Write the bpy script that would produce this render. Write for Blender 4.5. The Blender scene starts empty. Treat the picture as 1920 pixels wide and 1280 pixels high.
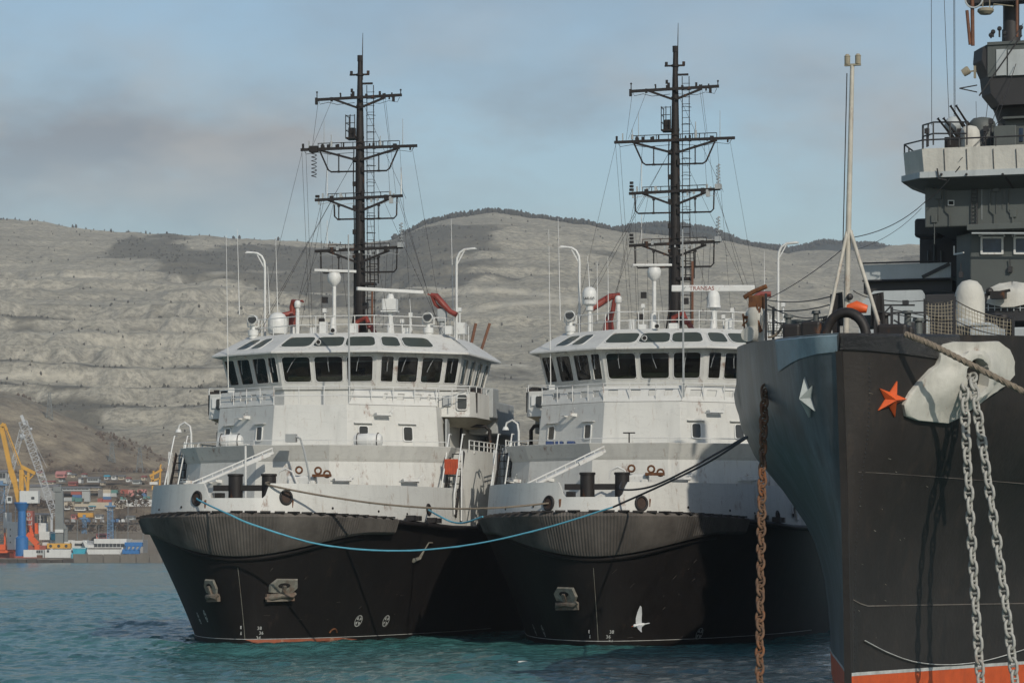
import bpy, math, random
import numpy as np
from mathutils import Vector, Matrix, Euler
random.seed(7)
R = math.radians
S = bpy.context.scene
COL = S.collection
F = 6000.0            # focal length in photo pixels (1920 wide)
CAMZ, HORY = 4.0, 1027.0

# ---------------------------------------------------------------- mesh builder
class MB:
    def __init__(s):
        s.v = []; s.f = []; s.mi = []; s.cur = 0
    def add(s, vs, fs):
        b = len(s.v)
        s.v += [tuple(p) for p in vs]
        for q in fs:
            s.f.append([i + b for i in q]); s.mi.append(s.cur)
    def box(s, c, d, rz=0, M=None):
        x, y, z = d[0]/2, d[1]/2, d[2]/2
        vs = [Vector((a*x, b*y, e*z)) for e in (-1, 1) for b in (-1, 1) for a in (-1, 1)]
        m = M if M is not None else Matrix.Rotation(rz, 3, 'Z')
        c = Vector(c)
        s.add([m @ p + c for p in vs], [(0,2,3,1),(4,5,7,6),(0,1,5,4),(1,3,7,5),(3,2,6,7),(2,0,4,6)])
    def bb(s, x0, x1, y0, y1, z0, z1):
        s.box(((x0+x1)/2, (y0+y1)/2, (z0+z1)/2), (abs(x1-x0), abs(y1-y0), abs(z1-z0)))
    def bar(s, a, b, w, h=None):
        a, b = Vector(a), Vector(b); d = b - a
        if d.length < 1e-6: return
        m = d.to_track_quat('X', 'Z').to_matrix()
        s.box((a+b)/2, (d.length, w, h or w), M=m)
    def cyl(s, a, b, r0, r1=None, n=10, caps=True):
        a, b = Vector(a), Vector(b); r1 = r0 if r1 is None else r1
        q = (b-a).to_track_quat('Z', 'Y').to_matrix()
        vs = []
        for p, r in ((a, r0), (b, r1)):
            for i in range(n):
                t = 2*math.pi*i/n
                vs.append(p + q @ Vector((math.cos(t)*r, math.sin(t)*r, 0)))
        fs = [(i, (i+1) % n, n+(i+1) % n, n+i) for i in range(n)]
        if caps: fs += [tuple(range(n-1, -1, -1)), tuple(range(n, 2*n))]
        s.add(vs, fs)
    def tube(s, pts, r, n=6, closed=False):
        pts = [Vector(p) for p in pts]; m = len(pts); vs = []
        up = None
        for i, p in enumerate(pts):
            if closed: t = pts[(i+1) % m] - pts[i-1]
            else: t = pts[min(i+1, m-1)] - pts[max(i-1, 0)]
            t.normalize()
            if up is None:
                up = t.orthogonal().normalized()
            up = (up - t*up.dot(t))
            up = up.normalized() if up.length > 1e-6 else t.orthogonal().normalized()
            sd = t.cross(up)
            rr = r[i] if isinstance(r, (list, tuple)) else r
            for k in range(n):
                a = 2*math.pi*k/n
                vs.append(p + up*math.cos(a)*rr + sd*math.sin(a)*rr)
        fs = []
        for i in range(m if closed else m-1):
            j = (i+1) % m
            for k in range(n):
                l = (k+1) % n
                fs.append((i*n+k, i*n+l, j*n+l, j*n+k))
        if not closed:
            fs += [tuple(range(n-1, -1, -1)), tuple(range((m-1)*n, m*n))]
        s.add(vs, fs)
    def loft(s, rings, closed=True, cap0=True, cap1=True):
        n = len(rings[0]); vs = [p for r in rings for p in r]; fs = []
        for i in range(len(rings)-1):
            for k in range(n if closed else n-1):
                l = (k+1) % n
                fs.append((i*n+k, i*n+l, (i+1)*n+l, (i+1)*n+k))
        if closed and cap0: fs.append(tuple(range(n-1, -1, -1)))
        if closed and cap1: fs.append(tuple(range((len(rings)-1)*n, len(rings)*n)))
        s.add(vs, fs)
    def prism(s, poly, z0, z1, poly2=None):
        p2 = poly2 or poly
        s.loft([[(x, y, z0) for x, y in poly], [(x, y, z1) for x, y in p2]])
    def lathe(s, prof, c=(0,0,0), n=16, M=None):
        c = Vector(c); rings = []
        for r, z in prof:
            ring = []
            for i in range(n):
                t = 2*math.pi*i/n
                p = Vector((math.cos(t)*r, math.sin(t)*r, z))
                ring.append((M @ p if M is not None else p) + c)
            rings.append(ring)
        s.loft(rings)
    def ball(s, c, r, n=12, sz=1.0):
        prof = [(max(1e-4, r*math.sin(math.pi*i/(n//2+2))), -r*sz*math.cos(math.pi*i/(n//2+2))) for i in range(n//2+3)]
        s.lathe(prof, c, n)
    def plate(s, poly, t):
        """3-D polygon (list of points) thickened along its normal."""
        P = [Vector(p) for p in poly]
        nrm = Vector((0,0,0))
        for i in range(len(P)):
            a, b = P[i], P[(i+1) % len(P)]
            nrm += Vector(((a.y-b.y)*(a.z+b.z), (a.z-b.z)*(a.x+b.x), (a.x-b.x)*(a.y+b.y)))
        nrm.normalize()
        s.loft([[p - nrm*t/2 for p in P], [p + nrm*t/2 for p in P]])
    def pieces(s, gap=.02):
        """split into loose pieces; pieces whose boxes touch stay together."""
        par = list(range(len(s.v)))
        def fd(i):
            while par[i] != i: par[i] = par[par[i]]; i = par[i]
            return i
        for f in s.f:
            for k in f[1:]: par[fd(k)] = fd(f[0])
        isl = {}
        for f in s.f: isl.setdefault(fd(f[0]), []).append(f)
        gr = []
        for fs in isl.values():
            ids = {i for f in fs for i in f}; P_ = [s.v[i] for i in ids]
            gr.append([[min(p[k] for p in P_)-gap for k in range(3)], [max(p[k] for p in P_)+gap for k in range(3)], fs])
        hit = True
        while hit:
            hit = False
            for i in range(len(gr)):
                for j in range(len(gr)-1, i, -1):
                    a, b = gr[i], gr[j]
                    if all(a[0][k] <= b[1][k] and b[0][k] <= a[1][k] for k in range(3)):
                        gr[i] = [[min(a[0][k], b[0][k]) for k in range(3)], [max(a[1][k], b[1][k]) for k in range(3)], a[2]+b[2]]; del gr[j]; hit = True
        out = []
        for _, _, fs in gr:
            m = MB(); mp = {}
            for f in fs:
                q = []
                for i in f:
                    if i not in mp: mp[i] = len(m.v); m.v.append(s.v[i])
                    q.append(mp[i])
                m.f.append(q); m.mi.append(0)
            out.append(m)
        return out
    def build(s, name, mat, parent=None, smooth=None, bevel=0):
        if name in EACH:
            ps = s.pieces()
            if len(ps) > 1: return [p._build(name, mat, parent, smooth, bevel) for p in ps][0]
        return s._build(name, mat, parent, smooth, bevel)
    def _build(s, name, mat, parent=None, smooth=None, bevel=0):
        me = bpy.data.meshes.new(name)
        me.from_pydata([tuple(p) for p in s.v], [], s.f)
        mats = mat if isinstance(mat, (list, tuple)) else [mat]
        for m in mats: me.materials.append(m)
        if len(mats) > 1: me.polygons.foreach_set('material_index', s.mi)
        me.update()
        bmq = _bm.new(); bmq.from_mesh(me)
        _bm.ops.recalc_face_normals(bmq, faces=bmq.faces); bmq.to_mesh(me); bmq.free()
        if smooth is not None:
            me.polygons.foreach_set('use_smooth', [True]*len(me.polygons))
            me.set_sharp_from_angle(angle=R(smooth))
        o = bpy.data.objects.new(name, me); COL.objects.link(o)
        if parent is not None: o.parent = parent
        if bevel:
            b = o.modifiers.new('bevel', 'BEVEL'); b.width = bevel; b.segments = 2; b.limit_method = 'ANGLE'; b.angle_limit = R(40)
        return o
import bmesh as _bm
EACH = set('boom_head pendant fender_lashing scupper rust_stain whip_aerial stowed_spar signal_lamp roof_locker valve_wheel deck_drum bridge_console helm_chair mooring_bitts line_reel deck_locker deck_hatch signal_pole guard_post side_locker bridge_bulwark deck_gear rubbing_band stub_aerial bow_winch draft_marks fire_pipe wing_console guard_rope wire_rigging deck_rail step_rail weld_seam side_plating fire_pump director_pane rigging'.split())

def tag(o, label=None, cat=None, group=None, kind=None):
    for k, v in (('label', label), ('category', cat), ('group', group), ('kind', kind)):
        if v: o[k] = v
    return o
def empty(name, loc=(0,0,0), rz=0, **kw):
    o = bpy.data.objects.new(name, None); COL.objects.link(o)
    o.empty_display_size = .3
    o.location = loc; o.rotation_euler = (0, 0, rz)
    return tag(o, **kw)
def copy_tree(o, parent=None):
    c = o.copy(); COL.objects.link(c)
    if parent is not None: c.parent = parent
    for ch in [x for x in S.objects if x.parent == o]: copy_tree(ch, c)
    return c
def text_mesh(txt, size, extrude=.004, space=1.0):
    cu = bpy.data.curves.new('t', 'FONT'); cu.body = txt; cu.size = size; cu.extrude = extrude
    cu.align_x = 'CENTER'; cu.align_y = 'CENTER'; cu.space_character = space
    cu.resolution_u = 2
    o = bpy.data.objects.new('t', cu); COL.objects.link(o)
    dg = bpy.context.evaluated_depsgraph_get(); dg.update()
    me = bpy.data.meshes.new_from_object(o.evaluated_get(dg))
    bpy.data.objects.remove(o); bpy.data.curves.remove(cu)
    return me
def text_into(mb, txt, size, org, ex, ey, extrude=.006):
    """lettering added to a builder: org centre, ex reading direction, ey up."""
    me = text_mesh(txt, size, extrude)
    ex, ey = Vector(ex).normalized(), Vector(ey).normalized(); en = ex.cross(ey); org = Vector(org)
    mb.add([org + ex*v.co.x + ey*v.co.y + en*v.co.z for v in me.vertices], [tuple(p.vertices) for p in me.polygons])
    bpy.data.meshes.remove(me)

# ---------------------------------------------------------------- world points seen at a photo pixel, at a depth
def P(px, py, Y):
    return Vector(((px-960)/F*Y, Y, CAMZ + (HORY-py)/F*Y))

# ---------------------------------------------------------------- materials
def nodes(name):
    m = bpy.data.materials.new(name); m.use_nodes = True
    nt = m.node_tree; b = nt.nodes['Principled BSDF']
    return m, nt, b
def N(nt, t, **kw):
    n = nt.nodes.new(t)
    for k, v in kw.items():
        if k.startswith('i_'):
            key = k[2:]; n.inputs[int(key) if key.isdigit() else key].default_value = v
        else: setattr(n, k, v)
    return n
def ramp(nt, fac, stops):
    r = nt.nodes.new('ShaderNodeValToRGB'); e = r.color_ramp.elements
    while len(e) < len(stops): e.new(.5)
    for i, (p, c) in enumerate(stops):
        e[i].position = p; e[i].color = (c[0], c[1], c[2], 1) if isinstance(c, (tuple, list)) else (c, c, c, 1)
    nt.links.new(fac, r.inputs[0]); return r.outputs[0]
def mixc(nt, fac, a, b, mode='MIX'):
    n = nt.nodes.new('ShaderNodeMix'); n.data_type = 'RGBA'; n.blend_type = mode
    for i, v in ((0, fac), (6, a), (7, b)):
        if isinstance(v, (int, float)): n.inputs[i].default_value = v
        elif isinstance(v, (tuple, list)): n.inputs[i].default_value = (v[0], v[1], v[2], 1)
        else: nt.links.new(v, n.inputs[i])
    return n.outputs[2]
def noise(nt, scale, vec=None, detail=4, rough=.6, stretch=None, coord='Object'):
    tc = N(nt, 'ShaderNodeTexCoord'); v = tc.outputs[coord]
    if stretch:
        mp = N(nt, 'ShaderNodeMapping'); mp.inputs['Scale'].default_value = stretch
        nt.links.new(v, mp.inputs[0]); v = mp.outputs[0]
    n = N(nt, 'ShaderNodeTexNoise'); n.inputs['Scale'].default_value = scale
    n.inputs['Detail'].default_value = detail; n.inputs['Roughness'].default_value = rough
    nt.links.new(v, n.inputs['Vector'])
    return n.outputs['Fac']
def bump(nt, b, h, strength=.3, dist=.02):
    n = N(nt, 'ShaderNodeBump'); n.inputs['Strength'].default_value = strength; n.inputs['Distance'].default_value = dist
    nt.links.new(h, n.inputs['Height']); nt.links.new(n.outputs[0], b.inputs['Normal'])
def paint(name, col, rough=.5, metal=0, coat=0, weep=0, var=.25, scale=1.2, rust=0, rustcol=(.16,.06,.02), streak=0, dark=None, bmp=.15, spec=.5, grain=.25):
    """weathered paint: broad tone changes, vertical dirt streaks, patches of rust, a little surface unevenness."""
    m, nt, b = nodes(name)
    d = dark or tuple(c*(1-var) for c in col)
    n1 = noise(nt, scale, detail=6, rough=.65)
    c = mixc(nt, ramp(nt, n1, [(.3, 0), (.72, 1)]), col, d)
    if grain:
        ng = noise(nt, 38, detail=2, rough=.8)
        c = mixc(nt, ramp(nt, ng, [(.35, 0), (.75, grain)]), c, tuple(x*.72 for x in col))
    if streak:
        n2 = noise(nt, 2.6, detail=4, stretch=(1, 1, .09))
        c = mixc(nt, ramp(nt, n2, [(.52, 0), (.72, streak)]), c, tuple(x*.45+.01 for x in col))
    if rust:
        n3 = noise(nt, 1.7, detail=8, rough=.75, stretch=(1, 1, .45))
        c = mixc(nt, ramp(nt, n3, [(.60-.12*rust, 0), (.72, 1)]), c, rustcol)
    if weep:
        n4 = noise(nt, 5.5, detail=5, rough=.7, stretch=(1, 1, .055)); c = mixc(nt, ramp(nt, n4, [(.60, 0), (.72, weep)]), c, (.27,.185,.115))
        n5 = noise(nt, 1.1, detail=3, stretch=(.35, .35, 1.6)); c = mixc(nt, ramp(nt, n5, [(.50, 0), (.515, .16), (.53, 0)]), c, (.25,.25,.24))
    nt.links.new(c, b.inputs['Base Color'])
    b.inputs['Roughness'].default_value = rough; b.inputs['Metallic'].default_value = metal
    b.inputs['Specular IOR Level'].default_value = spec
    if coat: b.inputs['Coat Weight'].default_value = coat; b.inputs['Coat Roughness'].default_value = .22
    if bmp: bump(nt, b, noise(nt, 6, detail=3), bmp, .02)
    return m
M = {}
M['white'] = paint('white_paint', (.60,.60,.565), .55, weep=.55, var=.12, scale=.8, rust=.04, streak=.22, grain=.35)
M['fit'] = paint('white_fittings', (.66,.665,.64), .5, var=.15, scale=4, rust=.25)
M['grey'] = paint('grey_paint', (.36,.38,.38), .55, var=.2, rust=.1, streak=.2)
M['hull'] = paint('black_hull_paint', (.0085,.0070,.0067), .62, var=.3, scale=.6, streak=.5, rust=.2, rustcol=(.030,.021,.017), dark=(.0165,.0135,.0125), bmp=.3, spec=.22)
M['rubber'] = paint('fender_rubber', (.150,.135,.120), .85, var=.5, scale=.55, streak=.7, dark=(.040,.035,.032), bmp=.3, spec=.2)
M['black'] = paint('black_steel', (.022,.019,.018), .55, var=.3, scale=5, rust=.1, spec=.35)
M['mast'] = paint('mast_black', (.020,.017,.016), .6, var=.3, scale=3, rust=.1, spec=.3)
M['rust'] = paint('rusty_steel', (.20,.085,.035), .85, var=.5, scale=7, dark=(.06,.03,.02), bmp=.6, spec=.2)
M['red'] = paint('red_paint', (.26,.045,.030), .5, var=.4, scale=3)
M['orange'] = paint('orange_paint', (.75,.12,.025), .5, var=.25, scale=4)
M['boot'] = paint('boot_top_paint', (.42,.13,.07), .6, var=.4, scale=1.3, rust=.4, rustcol=(.55,.40,.30))
M['yellow'] = paint('yellow_paint', (.62,.33,.045), .55, var=.25, scale=.6)
M['blue'] = paint('blue_paint', (.025,.16,.42), .5, var=.3, scale=.6)
M['cyan'] = paint('cyan_paint', (.06,.42,.55), .5, var=.25, scale=.8)
M['rope'] = paint('hemp_rope', (.22,.18,.135), .9, var=.4, scale=14, bmp=.5)
M['bluerope'] = paint('blue_rope', (.10,.36,.48), .8, var=.2, scale=6)
M['darkrope'] = paint('dark_rope', (.035,.035,.04), .9, var=.3, scale=6)
M['dark'] = paint('dark_interior', (.02,.019,.018), .8, var=.3, spec=.2)
M['wood'] = paint('brown_pole', (.17,.07,.035), .7, var=.5, scale=4)
M['mark'] = paint('hull_marking', (.55,.56,.54), .7, var=.45, scale=3)
M['worn'] = paint('worn_plate', (.27,.265,.225), .8, var=.7, scale=3.2, rust=1.0, rustcol=(.10,.055,.03), streak=.6)
M['lens'] = paint('lamp_lens', (.05,.05,.045), .12, var=.3, scale=5)
M['rustplate'] = paint('rusty_anchor', (.21,.19,.155), .85, var=.7, scale=2.5, rust=1.2, rustcol=(.12,.055,.028), streak=.8, bmp=.5)
M['sky'] = paint('skylight_glass', (.050,.062,.052), .35, var=.3, scale=1.5, bmp=0, spec=.15)
M['matbrown'] = paint('sand_canvas', (.30,.27,.20), .9, var=.3, scale=3)
def glass(name, tint):
    m, nt, b = nodes(name); nt.nodes.remove(b)
    t = N(nt, 'ShaderNodeBsdfTransparent'); t.inputs[0].default_value = (*tint, 1)
    g = N(nt, 'ShaderNodeBsdfGlossy'); g.inputs['Roughness'].default_value = .04
    fr = N(nt, 'ShaderNodeFresnel'); fr.inputs[0].default_value = 1.5
    mx = N(nt, 'ShaderNodeMixShader')
    nt.links.new(fr.outputs[0], mx.inputs[0]); nt.links.new(t.outputs[0], mx.inputs[1]); nt.links.new(g.outputs[0], mx.inputs[2])
    nt.links.new(mx.outputs[0], nt.nodes['Material Output'].inputs[0]); return m
M['glass'] = glass('window_glass', (.80,.79,.74))
M['room'] = paint('bridge_cabin', (.36,.31,.26), .8, var=.4, scale=1.5, spec=.2)
M['desk'] = paint('console_green', (.32,.36,.24), .6, var=.4, scale=3)
M['maw'] = paint('fairlead_brown', (.055,.032,.022), .8, var=.5, scale=6)
# ================================================================ camera, light, air
cam = bpy.data.cameras.new('camera'); co = bpy.data.objects.new('camera', cam); COL.objects.link(co); S.camera = co
cam.sensor_width = 36; cam.lens = 36*F/1920
co.location = (0, 0, CAMZ); co.rotation_euler = (R(90), 0, 0)
cam.shift_y = (HORY-640)/1920
cam.clip_start = 1; cam.clip_end = 9000
SUN_AZ, SUN_EL = 22, 31     # degrees right of straight behind the camera; height
sl = bpy.data.lights.new('sun', 'SUN'); so = bpy.data.objects.new('sun', sl); COL.objects.link(so)
sl.energy = 2.95; sl.angle = R(.5); sl.color = (1, .92, .80)
to_sun = Vector((math.sin(R(SUN_AZ))*math.cos(R(SUN_EL)), -math.cos(R(SUN_AZ))*math.cos(R(SUN_EL)), math.sin(R(SUN_EL))))
so.rotation_euler = to_sun.to_track_quat('Z', 'Y').to_euler(); so.location = (40, -60, 60)
W = bpy.data.worlds.new('World'); S.world = W; W.use_nodes = True
nt = W.node_tree; bg = nt.nodes['Background']
sk = N(nt, 'ShaderNodeTexSky'); sk.sky_type = 'NISHITA'; sk.sun_disc = False
sk.sun_elevation = R(SUN_EL); sk.sun_rotation = math.atan2(to_sun.x, to_sun.y)
sk.air_density = 1.0; sk.dust_density = .6; sk.ozone_density = 1.4
tc = N(nt, 'ShaderNodeTexCoord')
mp = N(nt, 'ShaderNodeMapping'); mp.inputs['Scale'].default_value = (1, 1, 2.2); mp.inputs['Location'].default_value = (.52, 0, .30)
nt.links.new(tc.outputs['Generated'], mp.inputs[0])
n1 = N(nt, 'ShaderNodeTexNoise', i_Scale=7.5, i_Detail=7.0, i_Roughness=.58); nt.links.new(mp.outputs[0], n1.inputs['Vector'])
sep = N(nt, 'ShaderNodeSeparateXYZ'); nt.links.new(tc.outputs['Generated'], sep.inputs[0])
band = ramp(nt, sep.outputs[2], [(.085, .12), (.102, .55), (.128, 1), (.150, .55), (.19, .22)])
cl = ramp(nt, n1.outputs['Fac'], [(.36, .05), (.60, .95)])
mul = N(nt, 'ShaderNodeMath', operation='MULTIPLY'); nt.links.new(band, mul.inputs[0]); nt.links.new(cl, mul.inputs[1])
n2 = N(nt, 'ShaderNodeTexNoise', i_Scale=18.0, i_Detail=6.0); nt.links.new(mp.outputs[0], n2.inputs['Vector'])
ccol = ramp(nt, n2.outputs['Fac'], [(.40, (2.65, 2.95, 3.3)), (.62, (4.1, 4.0, 3.9))])
skc = mixc(nt, 1.0, sk.outputs[0], (.86, .90, .90), 'MULTIPLY')
skc2 = mixc(nt, mul.outputs[0], skc, ccol)
nt.links.new(skc2, bg.inputs[0]); bg.inputs[1].default_value = .115
S.view_settings.view_transform = 'Standard'; S.view_settings.look = 'None'; S.view_settings.exposure = 0; S.view_settings.gamma = 1
S.cycles.max_bounces = 8; S.cycles.transparent_max_bounces = 12; S.cycles.volume_bounces = 0
S.cycles.use_denoising = True

# ---------------------------------------------------------------- numpy noise
rng = np.random.RandomState(11)
LAT = rng.rand(256, 256)
def vnoise(x, y):
    xi = np.floor(x).astype(int); yi = np.floor(y).astype(int); fx = x-xi; fy = y-yi
    fx = fx*fx*(3-2*fx); fy = fy*fy*(3-2*fy)
    g = lambda a, b: LAT[a % 256, b % 256]
    return (g(xi, yi)*(1-fx)+g(xi+1, yi)*fx)*(1-fy) + (g(xi, yi+1)*(1-fx)+g(xi+1, yi+1)*fx)*fy
def fbm(x, y, o=5, rough=.5):
    s = 0; a = 1; t = 0
    for i in range(o):
        s = s + a*(vnoise(x*2**i+17*i, y*2**i+31*i)-.5); t += a; a *= rough
    return s/t*2
def grid_obj(name, X, Y, Z, mat, smooth=True):
    ny, nx = Z.shape
    me = bpy.data.meshes.new(name)
    v = np.stack([X, Y, Z], -1).reshape(-1, 3)
    idx = np.arange(nx*ny).reshape(ny, nx)
    f = np.stack([idx[:-1,:-1], idx[:-1,1:], idx[1:,1:], idx[1:,:-1]], -1).reshape(-1, 4)
    me.vertices.add(len(v)); me.vertices.foreach_set('co', v.ravel().astype(np.float32))
    me.loops.add(f.size); me.loops.foreach_set('vertex_index', f.ravel().astype(np.int32))
    me.polygons.add(len(f)); me.polygons.foreach_set('loop_start', np.arange(0, f.size, 4).astype(np.int32))
    me.polygons.foreach_set('use_smooth', np.full(len(f), smooth))
    me.materials.append(mat); me.update(); me.validate()
    o = bpy.data.objects.new(name, me); COL.objects.link(o); return o

# ================================================================ water
m, nt, b = nodes('sea_water')
cw = ramp(nt, noise(nt, .02, detail=3, stretch=(1, 2.5, 1)), [(.35, (.028,.105,.102)), (.65, (.046,.148,.140))])
nt.links.new(cw, b.inputs['Base Color']); b.inputs['Roughness'].default_value = .12; b.inputs['IOR'].default_value = 1.33
b.inputs['Specular IOR Level'].default_value = .31
bump(nt, b, noise(nt, 3.2, detail=5, rough=.6, stretch=(.7, 1, 1)), .8, .12)
bn_ = [n for n in nt.nodes if n.type == 'BUMP'][0]; b2_ = N(nt, 'ShaderNodeBump'); b2_.inputs['Strength'].default_value = .6; b2_.inputs['Distance'].default_value = .5
nt.links.new(noise(nt, .55, detail=4, rough=.6, stretch=(.6, 1, 1)), b2_.inputs['Height']); nt.links.new(bn_.outputs[0], b2_.inputs['Normal']); nt.links.new(b2_.outputs[0], b.inputs['Normal'])
M['water'] = m
ys = np.concatenate([np.linspace(20, 86, 60), 86.3*np.exp(np.linspace(0, math.log(900/86.3), 900))]); xs = np.concatenate([np.linspace(-420, -71, 100), np.linspace(-70, 40, 640), np.linspace(41, 420, 100)])
X, Y = np.meshgrid(xs, ys)
Z = np.zeros_like(X); r2 = np.random.RandomState(3)
for i in range(54):
    lam = .55*1.085**i if i < 40 else 3.0*1.2**(i-40)
    th = r2.normal(R(74), R(34)); k = 2*math.pi/lam
    amp = .0125*lam**.62 * (1 if lam < 1.4 else .55 if lam < 4 else .25)
    Z += amp*np.sin(k*(X*math.cos(th)+Y*math.sin(th)) + r2.rand()*6.28 + .8*fbm(X/lam/6, Y/lam/6, 2))
Z *= (.45 + 1.0*np.clip(fbm(X/20, Y/45, 3)+.45, 0, 1.2))
Z *= np.clip(1.15 - Y/1400, .4, 1)
tag(grid_obj('sea_water', X, Y, Z*.95, m), kind='structure')
mbw = MB(); mbw.add([(-4000,-300,-1.0),(4000,-300,-1.0),(4000,900,-1.0),(-4000,900,-1.0)], [(0,1,2,3)])
tag(mbw.build('deep_water', M['water']), kind='structure')

def shrub(mb, p, h, rr):
    n = 6; k = 5
    ring0 = [p + Vector((math.cos(6.283*i/k)*h*.3*rr.uniform(.6,1.2), math.sin(6.283*i/k)*h*.3, -h*.15)) for i in range(k)]
    ring1 = [p + Vector((math.cos(6.283*i/k+.5)*h*.45*rr.uniform(.5,1.2), math.sin(6.283*i/k+.5)*h*.4, h*rr.uniform(.3,.6))) for i in range(k)]
    ring2 = [p + Vector((math.cos(6.283*i/k)*h*.12*rr.uniform(.3,1.5), math.sin(6.283*i/k)*h*.15, h*rr.uniform(.8,1.1))) for i in range(k)]
    mb.loft([ring0, ring1, ring2])
# ================================================================ hills
RID = [(-400,380),(-200,398),(0,412),(100,420),(200,432),(300,440),(400,442),(500,446),(600,452),(680,454),(740,445),(800,420),(860,407),(930,400),(1000,408),(1100,420),(1160,430),(1240,440),(1330,449),(1400,459),(1480,471),(1600,468),(1700,458),(1800,462),(1920,455),(2300,440)]
FAR = [(-400,520),(1000,520),(1100,445),(1180,427),(1260,423),(1330,434),(1400,461),(1480,470),(1540,457),(1640,463),(1720,480),(1800,520),(2300,520)]
def prof(tab, px): return np.interp(px, [a for a, _ in tab], [c for _, c in tab])
YR = 2800.0
def ground_z(X, Y):
    px = X/YR*F + 960
    H = CAMZ + (HORY-prof(RID, px))/F*YR
    H = H + 3*fbm(X/60, X*0+3, 4)
    base = np.interp(Y, [860, 922, 930, 945, 960, 985, 1010, 1055, 1080, 1200, 1500], [-3, -3, 2, 8.2, 10.2, 16.2, 17.6, 23.6, 25.4, 32, 42])
    t = np.clip((Y-1450)/(YR-1450), 0, 1)
    wv = fbm(X/260, Y/330, 5, .55)
    t2 = np.clip(t + .10*wv*np.sin(math.pi*t), 0, 1)
    z = base + (H-42)*t2**.92*(t > 0)
    gully = -np.abs(fbm(X/90+.3*wv, Y/420, 4, .55))*9*np.sin(math.pi*np.clip(t, 0, 1))
    z = z + gully + 5*np.sin(math.pi*t)*fbm(X/75, Y/110, 4, .55) + 2.2*np.sin(math.pi*t)**.5*(.35-np.abs(fbm(X/20, Y/90, 4, .6)))
    # quarry benches: stepped faces on the left and middle of the mountain
    off = 12*fbm(X/190, Y/500, 3) + 2.2*fbm(X/24, Y/70, 3)
    step = 15.0
    q = (z+off)/step; fr = q-np.floor(q)
    st = step*(np.floor(q) + np.clip((fr-.80)/.20, 0, 1)*.80 + fr*.20) - off
    qm = np.clip(1.35 - np.abs(px-330)/620, 0, 1)*np.clip((t-.02)/.08, 0, 1)*np.clip((.80-t)/.1, 0, 1)
    qm = qm*np.clip(.85+1.3*fbm(X/170+9, Y/260, 3), 0, 1)
    z = z*(1-.85*qm) + st*.85*qm
    # spur coming down on the left behind the port
    sx = np.interp(X, [-600,-330,-216,-180,-148,-115,-60], [118, 88, 70, 56, 41, 27, 8])
    sp = sx*np.exp(-((Y-1380)/190.0)**2) + 2.5*fbm(X/30, Y/45, 4)
    z = np.maximum(z, np.where(Y > 960, sp, -9))
    z = np.where(Y > YR, H - (Y-YR)*.13 + 2*wv, z)
    fpx = X/3600*F + 960
    fh = (CAMZ + (HORY-prof(FAR, fpx))/F*3600)
    z = np.maximum(z, fh*np.exp(-((Y-3600)/420.0)**2))
    return z + 1.1*fbm(X/11, Y/16, 3)*np.clip((Y-980)/300, .25, 1)
xs = np.concatenate([np.linspace(-1400, -600, 50), np.linspace(-596, 620, 420), np.linspace(630, 1400, 50)]); ys = np.concatenate([np.linspace(880, 1500, 150), np.linspace(1504, 2900, 400), np.linspace(2910, 4100, 100)])
X, Y = np.meshgrid(xs, ys); Z = ground_z(X, Y)
m, nt, b = nodes('limestone_hillside')
tcn = N(nt, 'ShaderNodeTexCoord'); sp_ = N(nt, 'ShaderNodeSeparateXYZ'); nt.links.new(tcn.outputs['Object'], sp_.inputs[0])
def attr(n): 
    a = N(nt, 'ShaderNodeAttribute'); a.attribute_name = n; return a.outputs['Fac']
rock = ramp(nt, noise(nt, .016, detail=9, rough=.7, stretch=(1, .6, 1.6)), [(.30, (.40,.365,.285)), (.5, (.51,.47,.365)), (.7, (.63,.575,.44))])
strata = ramp(nt, noise(nt, .03, detail=6, rough=.72, stretch=(.16, .08, 9)), [(.40, .74), (.56, 1.05)])
c = mixc(nt, .7, rock, strata, 'MULTIPLY')
cliff = mixc(nt, ramp(nt, noise(nt, .16, detail=6, rough=.75, stretch=(1, .5, .10)), [(.42, 0), (.66, .8)]), (.56,.52,.42), (.27,.26,.215))
c = mixc(nt, attr('cliff'), c, cliff)
scn = ramp(nt, noise(nt, .09, detail=9, rough=.78, stretch=(1, .5, 1)), [(.36, (.10,.092,.072)), (.66, (.225,.205,.155))])
c = mixc(nt, attr('scrub'), c, scn)
fine = ramp(nt, noise(nt, .22, detail=5, rough=.8), [(.44, 0), (.62, .7)])
c = mixc(nt, fine, c, (.15,.14,.115))
c = mixc(nt, attr('track'), c, (.62,.575,.46))
low = N(nt, 'ShaderNodeMapRange'); low.inputs[1].default_value = 105; low.inputs[2].default_value = 30; nt.links.new(sp_.outputs[2], low.inputs[0])
bn = ramp(nt, noise(nt, .045, detail=9, rough=.72, stretch=(1, .4, 1)), [(.38, (.10,.075,.055)), (.50, (.25,.195,.135)), (.64, (.46,.38,.26))])
ymask = N(nt, 'ShaderNodeMapRange'); ymask.inputs[1].default_value = 1560; ymask.inputs[2].default_value = 1430; nt.links.new(sp_.outputs[1], ymask.inputs[0])
lm = N(nt, 'ShaderNodeMath', operation='MULTIPLY'); nt.links.new(low.outputs[0], lm.inputs[0]); nt.links.new(ymask.outputs[0], lm.inputs[1])
c = mixc(nt, lm.outputs[0], c, bn)
fm = N(nt, 'ShaderNodeMapRange'); fm.inputs[1].default_value = 2830; fm.inputs[2].default_value = 3000; nt.links.new(sp_.outputs[1], fm.inputs[0])
c = mixc(nt, fm.outputs[0], c, (.07,.075,.065))
nt.links.new(c, b.inputs['Base Color']); b.inputs['Roughness'].default_value = .95; b.inputs['Specular IOR Level'].default_value = .1
bump(nt, b, noise(nt, .10, detail=8, rough=.75), 1.0, 3.0)
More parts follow.
